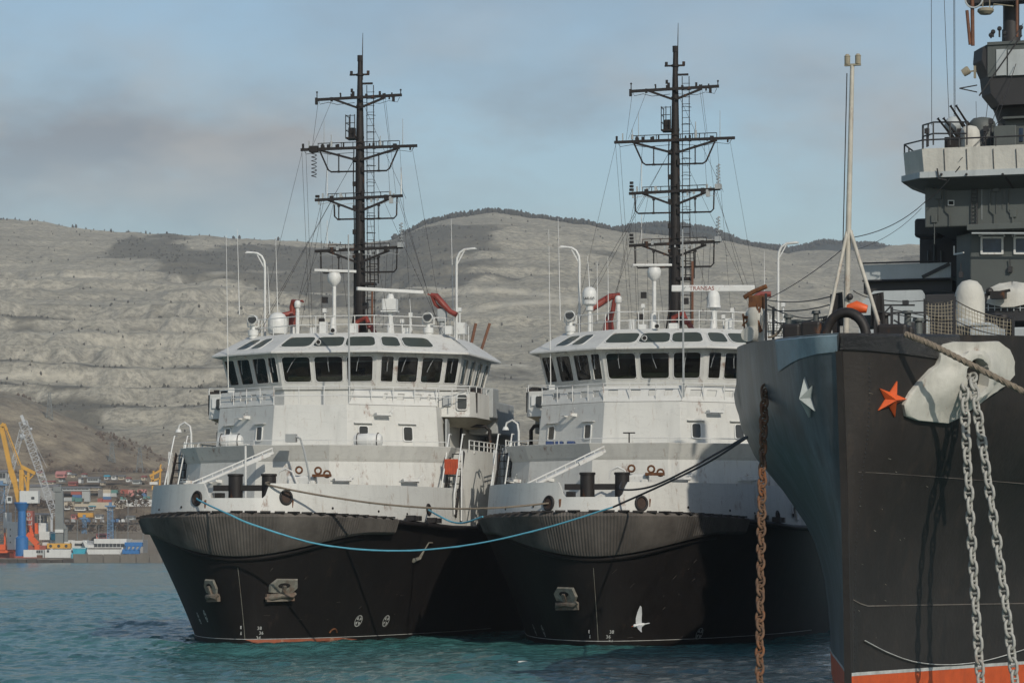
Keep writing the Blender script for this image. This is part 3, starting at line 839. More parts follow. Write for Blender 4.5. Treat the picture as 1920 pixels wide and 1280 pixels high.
        mb.build('side_locker', M['grey'], T, bevel=.05)
        mb = MB(); mb.tube([(sg*5.4, 17.8, 8.5), (sg*5.4, 17.8, 9.7), (sg*6.4, 18.4, 9.7), (sg*6.6, 18.6, 9.5), (sg*6.6, 18.6, 8.4)], .09, 8)
        mb.build('vent_pipe', M['black'], T, smooth=50)
        mb = MB(); fr = MB(); gl = MB()     # slots in the front of the wing
        wl = Wall((5.0, 14.72, 10.0), (6.38, 15.02, 10.0), (5.0, 14.78, 11.15), (6.38, 15.08, 11.15)) if sg > 0 else Wall((-6.38, 15.02, 10.0), (-5.0, 14.72, 10.0), (-6.38, 15.08, 11.15), (-5.0, 14.78, 11.15))
        wl.window(fr, gl, .60, .90, .30, .88, .05, .05) if sg > 0 else wl.window(fr, gl, .55, .80, .35, .80, .04, .03)
        fr.window = None; bx = MB(); bx.loft([wl.rect(.12, .40, .42, .84, 0), wl.rect(.12, .40, .42, .84, .07)]); bx.build('wing_hatch', M['grey'] if sg > 0 else M['fit'], wing, bevel=.02); f = fr.build('wing_port', M['fit'], wing, smooth=40); gl.build('wing_pane', M['lens'], f)
        if sg < 0:
            for o_ in list(S.objects)[wk:]:
                if o_.type == 'MESH' and o_.parent in (wing, T) and o_.name.split('.')[0] in ('bridge_wing','wing_bracket','wing_rail','wing_port','wing_pane','wing_hatch','wing_console'):
                    for vt in o_.data.vertices: vt.co.x = vt.co.x*.94 if vt.co.x < -5 else vt.co.x
        # door under the wing
        mb = MB(); mb.bb(sg*5.32, sg*5.40, 14.6, 15.3, 8.5, 9.9); mb.build('side_door', M['grey'], T, bevel=.02)
    # ---- wheelhouse: leaning walls with true window openings
    fr = MB(); gl = MB(); wall = MB()
    ws = walls_of(Pb, Pt, Z0, Z1)
    lay = {0: [(.06,.2),(.26,.42),(.50,.66),(.74,.92)], 1: [(.03,.21),(.26,.49),(.54,.78),(.82,.96)], 2: [(.035,.325),(.365,.655),(.695,.965)], 3: [(.05,.2),(.245,.49),(.535,.78),(.825,.97)], 4: [(.06,.24),(.32,.48),(.56,.72),(.80,.95)]}
    win = []
    for i, w in enumerate(ws):
        x = 0; t0, t1 = .20, .88
        def blk(s0, s1, a, b): wall.loft([w.rect(s0, s1, a, b, -.06), w.rect(s0, s1, a, b, 0)])
        blk(0, 1, 0, t0); blk(0, 1, t1, 1)
        for a, b2 in lay[i]:
            blk(x, a, t0, t1); x = b2
            fr_, gl_ = MB(), MB(); w.window(fr_, gl_, a+.004, b2-.004, t0+.005, t1-.005, .03, .025, .12)
            f = fr_.build('bridge_window', M['fit'], T, smooth=40)
            g = MB(); g.loft([w.rect(a, b2, t0, t1, -.05), w.rect(a, b2, t0, t1, -.04)]); g.build('pane', M['glass'], f)
            win.append((w, a, b2))
            # wiper hanging from the head of the window
            wp = MB(); p0 = w.at(a+rr.uniform(.4,.6)*(b2-a), t1+.03, .05); p1 = w.at(a+rr.uniform(.15,.55)*(b2-a), t1-.36, .05)
            wp.bar(p0, p0.lerp(p1, .8), .014); wp.bar(p0.lerp(p1, .8) + (p1-p0)*.3 + w.ex*.03, p0.lerp(p1, .45) - w.ex*.02, .022, .016)
            wp.build('wiper', M['grey'], f)
        blk(x, 1, t0, t1)
    wall.build('wheelhouse', M['white'], T)
    mb = MB(); mb.bb(-5.2, 5.2, 17.2, 20.5, 10.9, 11.3); mb.bb(-5.25, 5.25, 20.4, 20.6, 11.2, 12.9)
    mb.prism(facet_poly([(2.1, 14.3), (5.4, 17.0), (5.4, 20)]), 11.26, 11.30)
    mb.build('bridge_interior', M['room'], T)
    mb = MB()
    for u0, u1 in ((-2.1, -.9), (-.7, .6), (.8, 2.0)): mb.bb(u0, u1, 14.6, 15.1, 11.5, rr.uniform(11.75, 11.95))
    for u0, v0 in ((3.2, 16.2), (4.6, 17.3), (-3.1, 16.2), (-4.4, 17.2)): mb.bb(u0-.35, u0+.35, v0, v0+.4, 11.4, rr.uniform(11.8, 12.2))
    mb.build('bridge_console', M['desk'], T, bevel=.04)
    mb = MB(); mb.bb(-4.3, -3.9, 16.0, 16.1, 11.7, 12.25); mb.bb(-3.2, -2.95, 15.6, 15.7, 11.9, 12.3); mb.build('chart_board', M['fit'], T)
    mb = MB(); mb.bb(3.3, 4.1, 16.1, 16.3, 11.6, 11.95); mb.build('radar_display', M['cyanbox'], T, bevel=.04)
    mb = MB(); mb.bb(-2.0, 2.0, 18.2, 18.4, 11.3, 12.4); mb.bb(3, 4.6, 18.8, 19, 11.3, 12.6); mb.build('cabin_locker', M['matbrown'], T)
    mb = MB()
    for u0 in (-1.2, .9): mb.bb(u0-.3, u0+.3, 16.0, 16.15, 11.4, 12.35); mb.bb(u0-.3, u0+.3, 15.6, 16.1, 11.4, 11.7)
    mb.build('helm_chair', M['black'], T, bevel=.06)
    # ---- roof: sloping brow with skylights
    E_ = [(2.52, 13.18), (6.14, 15.95), (6.2, 23.4)]; T_ = [(1.95, 15.0), (4.8, 17.3), (4.8, 23.2)]
    mb = MB()
    mb.loft([[(x, y, z) for x, y in facet_poly(h)] for h, z in ((Pt, 12.94), (E_, 12.90), (E_, 12.99), (T_, 13.92))])
    roof = mb.build('wheelhouse_roof', M['white'], T, bevel=.02)
    wr = walls_of(E_, T_, 12.99, 13.92)
    for i, ss in ((1, ((.27,.48), (.53,.72))), (2, ((.03,.33), (.355,.655), (.68,.98))), (3, ((.06,.27), (.32,.66))), (4, ((.05,.12),))):
        for a, b2 in ss:
            fr, gl = MB(), MB(); wr[i].window(fr, gl, a, b2, .22, .76, .045, .03, .25)
            f = fr.build('skylight', M['fit'], roof, smooth=40); gl.build('skylight_pane', M['sky'], f)
    # hooded lamps under the brow
    for i, ss in ((1, (.35,)), (2, (.15, .70)), (3, (.55,))):
        for c0 in ss:
            w = ws[i]; mb = MB(); p = w.at(c0, .955, .06); mb.bar(p - w.ex*.42, p + w.ex*.42, .12, .09); mb.bar(p - w.ex*.3, p - w.ex*.1, .2, .05)
            mb.build('brow_lamp', M['fit'], roof)
    # horns on the front of the brow
    for c0, t in ((.42, .28), (.50, .93)):
        p = wr[2].at(c0, t, .0); mb = MB(); mb.cyl(p, p + Vector((0, 0, .14)), .03); c = p + Vector((0, 0, .16))
        mb.lathe([(.03, .15), (.05, .02), (.13, -.16), (.11, -.17), (.02, -.05)], c, 14, M=Matrix.Rotation(R(-90), 3, 'X'))
        mb.build('horn', M['fit'], roof, smooth=40)
        mb = MB(); mb.cyl(c + Vector((0, -.175, 0)), c + Vector((0, -.165, 0)), .09); mb.build('horn_mouth', M['black'], roof)
    # ---- roof deck: rails and gear
    mb = MB(); zr = 13.92
    rail(mb, [(-4.7, 19.5, zr), (-4.7, 17.5, zr), (-1.85, 15.2, zr), (1.85, 15.2, zr), (4.7, 17.5, zr), (4.7, 22.8, zr)], .80, 2, 1.0, .022)
    mb.build('roof_rail', M['fit'], T)
    def search(u, v):
        mb = MB(); mb.lathe([(.20, zr-.1), (.20, zr+.05), (.24, zr+.06), (.24, zr+.30), (.10, zr+.34), (.08, zr+.52)], (u, v, 0), 14)
        for k in (-.27, .27): mb.bar((u+k, v, zr+.45), (u+k, v, zr+.80), .05)
        mb.bar((u-.27, v, zr+.47), (u+.27, v, zr+.47), .05)
        f = mb.build('searchlight', M['fit'], T, smooth=35)
        c = Vector((u, v, zr+.80)); mb = MB(); mb.lathe([(.001, -.28), (.15, -.26), (.22, -.08), (.245, .22), (.225, .235), (.21, .19), (.001, .17)], c, 18, M=Matrix.Rotation(R(97), 3, 'X'))
        mb.build('lamp_drum', M['fit'], f, smooth=40)
        mb = MB(); mb.cyl(c + Vector((0, -.20, .02)), c + Vector((0, -.215, .022)), .20, n=18); mb.cyl(c + Vector((0, -.215, .022)), c + Vector((0, -.24, .025)), .05, n=8); mb.build('lamp_glass', M['lens'], f)
        mb = MB(); mb.bar((u-.15, v+.1, zr-.4), (u+.15, v+.1, zr), .1); mb.build('lamp_bracket', M['fit'], f)
    u, _ = TL(478, 603, 16.9); search(u, 16.9)
    u, _ = TL(806, 597, 16.9); search(u, 16.9)
    # tall goose-neck lamp posts
    for px, py, sg in ((500, 465, -1), (859, 455, 1)):
        v = 18.5; u, zt = TL(px, py, v); zt = 18.05
        mb = MB(); pts = [(u, v, zr-.3), (u, v, zt-.75), (u+sg*.03, v, zt-.45), (u+sg*.16, v, zt-.2), (u+sg*.38, v, zt-.06), (u+sg*.9, v, zt-.02)]
        if sg < 0: pts = [(u, v, zr-.3), (u, v, zt-.75), (u-.03, v, zt-.45), (u-.16, v, zt-.2), (u-.38, v, zt-.06), (u-.9, v, zt)]
        mb.tube(pts, .06, 8); mb.bar((u, v, zt-.8), (u+sg*.4, v, zt-.08), .05); mb.bar((u+sg*.5, v, zt-.03), (u+sg*.95, v, zt-.03), .13, .05)
        mb.build('lamp_post', M['fit'], T, smooth=50)
    # fire monitors
    def monitor(u, v, sg):
        mb = MB(); mb.cyl((u, v, zr), (u, v, zr+.9), .13, .10); mb.build('monitor_post', M['fit'], T)
        mb = MB(); mb.cyl((u, v, zr+.6), (u, v, zr+1.15), .2, n=12)
        mb.tube([(u, v, zr+1.0), (u, v-.05, zr+1.5), (u+sg*.05, v-.1, zr+1.72), (u+sg*.35, v-.25, zr+1.66)], .15, 8)
        mb.tube([(u+sg*.30, v-.2, zr+1.68), (u-sg*.5, v-.3, zr+1.30), (u-sg*1.0, v-.5, zr+1.05)] if False else [(u, v-.05, zr+1.2), (u-sg*.45, v-.3, zr+1.10), (u-sg*.75, v-.4, zr+1.0)], [.14, .10, .13], 8)
        mb.tube([(u+sg*.1, v, zr+1.7), (u+sg*.5, v-.1, zr+1.78), (u+sg*.55, v-.1, zr+1.7)], .05, 6)
        mb.build('fire_monitor', M['red'], T, smooth=45)
    if not B:
        u, _ = TL(552, 575, 18.5); monitor(u, 18.5, 1)
        u, _ = TL(832, 575, 18.5)
        mb = MB(); mb.bb(u-.2, u+.2, 18.3, 18.7, zr+.7, zr+1.3); mb.cyl((u, 18.5, zr), (u, 18.5, zr+.7), .14); mb.build('monitor_post', M['grey'], T, bevel=.03)
        mb = MB(); mb.tube([(u-.5, 18.3, zr+1.95), (u-.25, 18.3, zr+1.9), (u+.1, 18.3, zr+1.5), (u+.45, 18.25, zr+1.15), (u+.75, 18.2, zr+1.0)], [.10, .15, .15, .12, .13], 8)
        mb.tube([(u-.45, 18.3, zr+1.9), (u-.3, 18.4, zr+1.5), (u, 18.5, zr+1.25)], .09, 6); mb.bar((u-.65, 18.3, zr+2.0), (u-.3, 18.3, zr+1.85), .07)
        mb.build('fire_monitor', M['red'], T, smooth=45)
    else:
        u, _ = TL(1133, 575, 18.5, 'B')
        mb = MB(); mb.tube([(u-.75, 18.2, zr+1.25), (u-.45, 18.3, zr+1.4), (u+.1, 18.4, zr+1.75), (u+.55, 18.5, zr+1.85)], [.19, .17, .16, .10], 8)
        mb.tube([(u+.3, 18.5, zr+1.7), (u+.2, 18.5, zr+1.1), (u+.02, 18.5, zr+.7), (u, 18.5, zr)], [.1, .11, .2, .3], 8); mb.build('fire_monitor', M['red'], T, smooth=45)
        u, _ = TL(1420, 572, 18.5, 'B'); mb = MB(); mb.tube([(u-.4, 18.2, zr+1.5), (u, 18.3, zr+1.75), (u+.45, 18.4, zr+1.75)], .14, 8); mb.cyl((u, 18.4, zr), (u, 18.4, zr+1.6), .15); mb.build('fire_monitor', M['red'], T, smooth=45)
    # satellite domes
    def dome(u, v, z0, r, h, txt=None, post=True):
        mb = MB(); mb.lathe([(r*.55, z0), (r*.93, z0+.06), (r, z0+.2), (r, z0+h*.55), (r*.93, z0+h*.75), (r*.7, z0+h*.92), (r*.3, z0+h), (.001, z0+h*1.01)], (u, v, 0), 20)
        f = mb.build('satellite_dome', M['fit'], T, smooth=50)
        if post:
            mb = MB(); mb.cyl((u, v, zr), (u, v, z0-.1), .09); mb.cyl((u, v, z0-.22), (u, v, z0), r*.5); mb.build('dome_post', M['fit'], f)
        if txt:
            mb = MB(); text_into(mb, txt, .17, (u+.03, v-r-.012, z0+h*.36), (1, 0, 0), (0, 0, 1)); mb.build('lettering', M['black'], f)
    if not B:
        u, _ = TL(524, 605, 17.3); dome(u, 17.3, zr+.1, .46, 1.05, None, False)
        u, _ = TL(561, 565, 17.5); dome(u, 17.5, zr+1.35, .16, .38)
    else:
        u, _ = TL(1098, 565, 17.4, 'B'); dome(u, 17.4, zr+1.28, .34, .86, 'SAILOR')
        u, _ = TL(1152, 565, 17.5, 'B'); dome(u, 17.5, zr+1.35, .16, .38)
    # radar column left of the mast
    u, z1 = TL(630 if not B else 1219, 505, 18.8, s)
    mb = MB(); mb.cyl((u, 18.8, zr), (u, 18.8, 16.5), .09); mb.cyl((u-.05, 18.8, zr), (u-.05, 18.8, 14.9), .2, .12)
    mb.lathe([(.10, 16.4), (.30, 16.62), (.33, 16.85), (.26, 17.02), (.10, 17.05)], (u, 18.8, 0), 16)
    rp = mb.build('radar_column', M['fit'], T, smooth=40)
    mb = MB(); mb.bar((u-.95, 18.7, 17.16), (u+1.05, 18.9, 17.08), .12, .13) if not B else mb.bar((u-1.0, 18.7, 17.15), (u+.8, 19, 17.15), .12, .11)
    mb.build('radar_scanner', M['fit'], rp, bevel=.03)
    # main radar, right of the mast
    if not B:
        u, _ = TL(735, 560, 17.2); mb = MB(); mb.cyl((u, 17.2, zr), (u, 17.2, 15.1), .12); mb.cyl((u, 17.2, zr), (u, 17.2, zr+.6), .2, .14)
        mb.bb(u-.36, u+.30, 16.95, 17.5, 15.1, 15.62); mb.bb(u-.42, u+.35, 16.9, 17.55, 15.0, 15.08); mb.cyl((u, 17.2, 15.6), (u, 17.2, 15.86), .2, .12); f = mb.build('radar_gearbox', M['fit'], T, bevel=.02)
        mb = MB(); a = TP(672, 541, 16.0); c = TP(796, 548, 18.4); mb.bar(a, c, .16, .16); mb.build('radar_scanner', M['fit'], f, bevel=.03)
    else:
        u, _ = TL(1331, 575, 17.2, 'B'); mb = MB(); mb.cyl((u, 17.2, zr), (u, 17.2, 15.0), .11); mb.cyl((u, 17.2, zr), (u, 17.2, zr+.6), .2, .12)
        mb.lathe([(.2, 14.95), (.34, 15.0), (.30, 15.15), (.30, 15.45), (.24, 15.7), (.1, 15.82)], (u, 17.2, 0), 14); f = mb.build('radar_gearbox', M['fit'], T, smooth=40)
        a = TP(1252, 541, 17.0, 'B'); c = TP(1408, 541, 17.3, 'B'); ex = (c-a).normalized()
        mb = MB(); mb.bar(a, c, .16, .30); mb.build('radar_scanner', M['fit'], f, bevel=.04)
        mb = MB(); en = ex.cross(Vector((0,0,1))); cc = a.lerp(c, .34) + en*.085
        text_into(mb, 'TRANSAS', .27, cc + ex*.1, ex, (0,0,1)); mb.build('lettering', M['red'], f)
        mb = MB(); q = cc - ex*.75; mb.plate([q + Vector((0,0,-.09)) - ex*.1, q + Vector((0,0,-.09)) + ex*.02, q + Vector((0,0,.1)) + ex*.14, q + Vector((0,0,.02)) + ex*.0], .012); mb.build('emblem', M['grey'], f)
    # clutter on the roof deck
    mb = MB()
    for px, py, w_ in ((610, 600, .16), (665, 605, .2), (765, 600, .15), (590, 610, .12), (845, 600, .16), (868, 600, .2)):
        u, _ = TL(px, py, 17.0); mb.bb(u-w_, u+w_, 16.8, 17.2, zr, zr+rr.uniform(.3, .7))
    for px, h in ((612, 1.25), (773, 1.0), (865, 1.2), (757, .7)):
        u, _ = TL(px, 600, 17.6); mb.cyl((u, 17.6, zr), (u, 17.6, zr+h), .035); mb.bb(u-.08, u+.08, 17.5, 17.7, zr+h-.1, zr+h+.08)
    mb.build('roof_locker', M['fit'], T)
    mb = MB()
    for px, z in ((606, 14.5), (612, 15.5), (688, 15.2)):
        u, _ = TL(px, 600, 17.4); mb.bb(u-.12, u+.12, 17.3, 17.55, z, z+.28)
    mb.build('signal_lamp', M['black'], T)
    mb = MB(); u, _ = TL(690, 600, 19.2); mb.tube([(u-.5, 19.2, zr), (u-.45, 19.2, zr+.8), (u, 19.2, zr+1.0), (u+.2, 19.1, zr+.5)], .13, 8); mb.tube([(u+.5, 19.2, zr+.1), (u+.2, 19.2, zr+.6)], .12, 8); mb.build('fire_pump', M['red'], T, smooth=50)
    mb = MB()
    if not B:
        for px, p2 in ((905, 922), (884, 896)):
            a = TP(px, 660, 24); c = TP(p2, 606, 24.2); mb.bar(a, c, .07, .13)
        a = TP(701, 620, 19.5); c = TP(701, 545, 19.5); mb.cyl(a, c, .05)
    else:
        a = TP(1290, 610, 19.5, 'B'); c = TP(1290, 490, 19.5, 'B'); mb.cyl(a, c, .06)
    mb.build('stowed_spar', M['wood'], T)
    # whip aerials
    mb = MB()
    wl_ = [(431, 735, 440, 15.2), (452, 590, 430, 17), (524, 590, 445, 18), (509, 590, 500, 17.5), (853, 600, 410, 19), (775, 620, 560, 16.5)] if not B else [(1026, 735, 430, 15.2), (1043, 600, 410, 17), (1098, 540, 480, 17.5), (1113, 600, 490, 17.5), (1133, 600, 480, 18), (1426, 600, 470, 19)]
    for px, y0, y1, v in wl_:
        a = TP(px, y0, v, s); c = TP(px-(4 if px < 1100 else 1), y1, v, s); mb.tube([a, a.lerp(c, .35), c], [.028, .02, .010], 5)
    # jackstaff at the bow and stern staff
    mb.build('whip_aerial', M['fit'], T)
    mb = MB(); a = TP(657 if not B else 1277, 755, 11.0, s); c = TP(655 if not B else 1275, 440 if not B else 430, 11.0, s); mb.tube([a, c], [.055, .03], 6)
    mb.build('forward_pole', M['grey'], T)
    # ---- foredeck gear
    mb = MB(); u, z = TL(461, 825, 3.5); mb.cyl((u, 3.5, 5.3), (u, 3.5, 8.4), .05); mb.bb(u-.17, u+.17, 3.42, 3.58, 8.4, 8.44) 
    if not B: mb.build('foredeck_staff', M['fit'], T)
    mb = MB(); g0 = TP(362, 912, 4.5) if not B else TP(985, 915, 4.0, 'B'); g1 = TP(512, 848, 6.6) if not B else TP(1130, 845, 6.2, 'B')
    mb.bar(g0, g1, .30, .10); mb.bar(g0 + Vector((0,0,.2)), g1 + Vector((0,0,.2)), .05); 
    for k in range(9): q = g0.lerp(g1, k/8); mb.bar(q, q + Vector((0,0,.2)), .03)
    mb.bar(g0.lerp(g1, .65), g0.lerp(g1, .95), .42, .16)
    mb.build('gangway', M['fit'], T)
    mb = MB(); sh = 0 if not B else -2
    ctr = TL(565, 880, 5.9)[0] if not B else TL(1185, 890, 5.9, 'B')[0]
    u = ctr; v = 6.1
    mb.bb(u-.7, u+.6, v, v+.4, 5.4, 7.15); mb.build('hose_cabinet', M['fit'], T, bevel=.1)
    mb = MB()
    mb.tube([(u-1.05, v-.1, 6.9), (u-1.0, v-.1, 7.3), (u-.7, v-.1, 7.45), (u-.4, v-.1, 7.3), (u-.2, v-.1, 6.8), (u-.2, v-.1, 6.2)], .045, 6)
    mb.tube([(u-.55, v-.05, 5.6), (u-.55, v-.05, 7.0)], .05, 6); mb.tube([(u+.35, v-.05, 5.6), (u+.35, v-.05, 6.9)], .05, 6); mb.tube([(u+.7, v-.1, 5.6), (u+.75, v-.1, 6.9)], .04, 6)
    mb.build('fire_pipe', M['fit'], T, smooth=50)
    mb = MB()
    for x, z in ((-.1, 7.38), (.75, 7.35), (-.15, 6.25), (1.15, 7.2)):
        mb.tube([(u+x+.14*math.cos(a), v-.12, z+.14*math.sin(a)) for a in np.linspace(0, 6.283, 13)[:-1]], .045, 6, closed=True)
    mb.bb(u+.5, u+1.3, v-.2, v+.1, 7.08, 7.2)
    mb.build('valve_wheel', M['rust'], T, smooth=60)
    mb = MB()     # lamp on a bent arm in front of the house
    mb.tube([(u+.45, v, 5.4), (u+.35, v, 7.0), (u+.1, v, 8.2), (u-.1, v+.1, 8.75), (u-.35, v+.1, 8.85)], .05, 6); mb.bb(u-.75, u-.3, v, v+.35, 8.6, 8.95)
    if not B: mb.build('bent_lamp', M['grey'], T, smooth=50)
    # anchor-light goose necks by the stairs
    for sg, px in ((-1, 361 if not B else 967),):
        u, _ = TL(px, 835, 12, s); mb = MB()
        mb.tube([(u, 12, 8.4), (u, 12, 9.2), (u-.06, 12, 9.55), (u-.3, 12, 9.72), (u-.55, 12, 9.6), (u-.6, 12, 9.4)], .05, 7); mb.cyl((u-.6, 12, 9.28), (u-.6, 12, 9.42), .16, .1)
        mb.build('swan_neck_lamp', M['fit'], T, smooth=50)
    # life raft canisters behind the rail
    for px in ((425, 442, 686, 712) if not B else ()):
        pass
    for px, wd in ((434, 1.15), (692, 1.3)) if not B else ():
        v = 9.9; u, z = TL(px, 822, v); mb = MB()
        mb.lathe([(.001, -wd/2), (.22, -wd/2+.03), (.30, -wd/2+.12), (.31, -.04), (.33, -.03), (.33, .03), (.31, .04), (.30, wd/2-.12), (.22, wd/2-.03), (.001, wd/2)], (u, v, 8.78), 16, M=Matrix.Rotation(R(90), 3, 'Y'))
        f = mb.build('liferaft_canister', M['fit'], T, smooth=40)
        mb = MB()
        for x in (-.35, .35): mb.tube([(u+x*wd, v+.335*math.cos(a), 8.78+.335*math.sin(a)) for a in np.linspace(0, 6.283, 17)[:-1]], .02, 5, closed=True)
        mb.build('strap', M['black'], f)
    if B:
        mb = MB()
        for px in (1026, 1044, 1066): u, z = TL(px, 838, 10.8, 'B'); mb.bb(u-.16, u+.16, 10.6, 11.0, 8.5, 8.72)
        mb.build('deck_drum', M['navy'], T, bevel=.03)
        mb = MB(); u, z = TL(1177, 838, 7.5, 'B'); mb.bb(u-.25, u+.25, 7.3, 7.5, 8.92, 8.97); mb.cyl((u, 7.4, 8.5), (u, 7.4, 8.95), .03); mb.build('deck_stand', M['black'], T)
    # ---- anchors in their pockets
    for side in (-1, 1):
        p, n, t, up = on_hull(528 if not B else 1062, 1097, 1, 'A') if (side == 1 and not B) else (on_hull(398, 1098, -1, 'A') if not B else (on_hull(1062, 1113, -1, 'B') if side == -1 else on_hull(1200, 1103, 1, 'B')))
        if B and side == 1: p, n, t, up = p, n, t, up
        q = Matrix((t*(1 if side == 1 or B else .6), up*.85, n)).transposed()
        if not (B and side == 1):
            mb = MB(); 
            mb.loft([[p + q @ Vector((x, y, .0)) for x, y in ((-.62,-.35), (.45,-.42), (.68,-.1), (.6,.36), (-.35,.38), (-.66,.05))], [p + q @ Vector((x*.92, y*.9, .09)) for x, y in ((-.62,-.35), (.45,-.42), (.68,-.1), (.6,.36), (-.35,.38), (-.66,.05))]])
            f = mb.build('anchor_pocket', M['worn'], T)
            mb = MB(); mb.loft([[p + q @ Vector((math.cos(a)*.28, math.sin(a)*.14+.05, h)) for a in np.linspace(0, 6.283, 13)[:-1]] for h in (.092, .10)]); mb.build('hawse_hole', M['dark'], f)
            mb = MB(); mb.bar(p + q @ Vector((-.7, -.62, .05)), p + q @ Vector((.55, -.58, .05)), .16, .32)
            mb.tube([p + q @ Vector((-.74, -.66, .06)), p + q @ Vector((-.5, -.52, .13)), p + q @ Vector((-.05, -.44, .15)), p + q @ Vector((.42, -.50, .13)), p + q @ Vector((.60, -.40, .06))], [.06, .13, .10, .13, .07], 7); mb.bar(p + q @ Vector((-.02, -.5, .12)), p + q @ Vector((0, .06, .14)), .13)
            mb.build('anchor', M['rustplate'], f, smooth=50)
    # scrapes and a scarred patch on the shell
    mb = MB()
    for k in range(13):
        px, py = (rr.uniform(470, 760), rr.uniform(1050, 1190)) if not B else (rr.uniform(1125, 1340), rr.uniform(1050, 1200))
        p, n, t, up = on_hull(px, py, 1, s, .006); a = rr.choice((rr.uniform(-.15, .15), rr.uniform(.7, 1.1))); L_ = rr.uniform(.04, .28); d_ = t*math.cos(a) + up*math.sin(a)
        mb.bar(p, p + d_*L_, rr.uniform(.005, .010), .008)
    mb.build('hull_scrape', M['rubber'], T)
    if not B:
        mb = MB(); p, n, t, up = on_hull(623, 1188, 1, s, .01); mb.tube([p + (t*math.cos(a) + up*math.sin(a))*.24 for a in np.linspace(.3, 2.9, 9)], .04, 6); mb.build('sea_chest_rim', M['rust'], T, smooth=50)
        mb = MB(); p, n, t, up = on_hull(782, 1046, 1, s, .03); mb.tube([p - t*.3 - up*.1, p + t*.2 + up*.0, p + t*.35 + up*.4, p + t*.5 + up*.75, p + t*.85 + up*.75], [.10, .08, .03, .03, .03], 6); mb.build('hull_bracket', M['worn'], T, smooth=50)
    # ---- thruster marks, draft marks
    for px, py, sd in (((671, 1163, 1), (724, 1163, 1), (374, 1158, -1), (386, 1154, -1)) if not B else ((1018, 1182, -1), (1001, 1180, -1), (1308, 1187, 1))):
        p, n, t, up = on_hull(px, py, sd, s, .015); mb = MB(); q = Matrix((t*(1 if sd == 1 else .45), up, n)).transposed()
        r0, r1 = (.27, .225)
        ring = [[p + q @ Vector((math.cos(a)*r, math.sin(a)*r, 0)) for a in np.linspace(0, 6.283, 25)[:-1]] for r in (r0, r1)]
        mb.loft(ring, closed=True, cap0=False, cap1=False)
        for a0 in (40, 130, 220, 310):
            pts = [(0.03*math.cos(R(a0)), .03*math.sin(R(a0)))] + [(.20*math.cos(R(a0+d)), .20*math.sin(R(a0+d))) for d in (-24, -8, 8, 24)]
            mb.add([p + q @ Vector((x, y, .002)) for x, y in pts], [tuple(range(len(pts)))])
        mb.build('thruster_mark', M['mark'], T)
    marks = ((487, '38', 1177), (487, '36', 1186), (487, '34', 1195)) if not B else ((1145, '38', 1184), (1145, '36', 1193), (1145, '34', 1202))
    mb = MB()
    for px, tx, py in marks:
        p, n, t, up = on_hull(px, py, 1, s, .015); text_into(mb, tx, .2, p, t, up)
    for px, py in (((452, 1176), (452, 1187)) if not B else ((1106, 1184), (1108, 1193))):
        p, n, t, up = on_hull(px, py, -1, s, .015); text_into(mb, '38' if py in (1176, 1184) else '36', .2, p, t, up)
    mb.build('draft_marks', M['mark'], T)
    mb = MB(); pts = [Vector((0, stem_v(z)-.01, z)) for z in np.linspace(.2, 3.2, 14)]; mb.tube(pts, .014, 4); mb.build('stem_seam', M['worn'], T)
    make_mast(T, s)
    return T, FA
def T_world(s, p):
    ox, oy = ORG[s]; return Vector((ox + p[0]*TC + p[1]*TS, oy - p[0]*TS + p[1]*TC, p[2]))

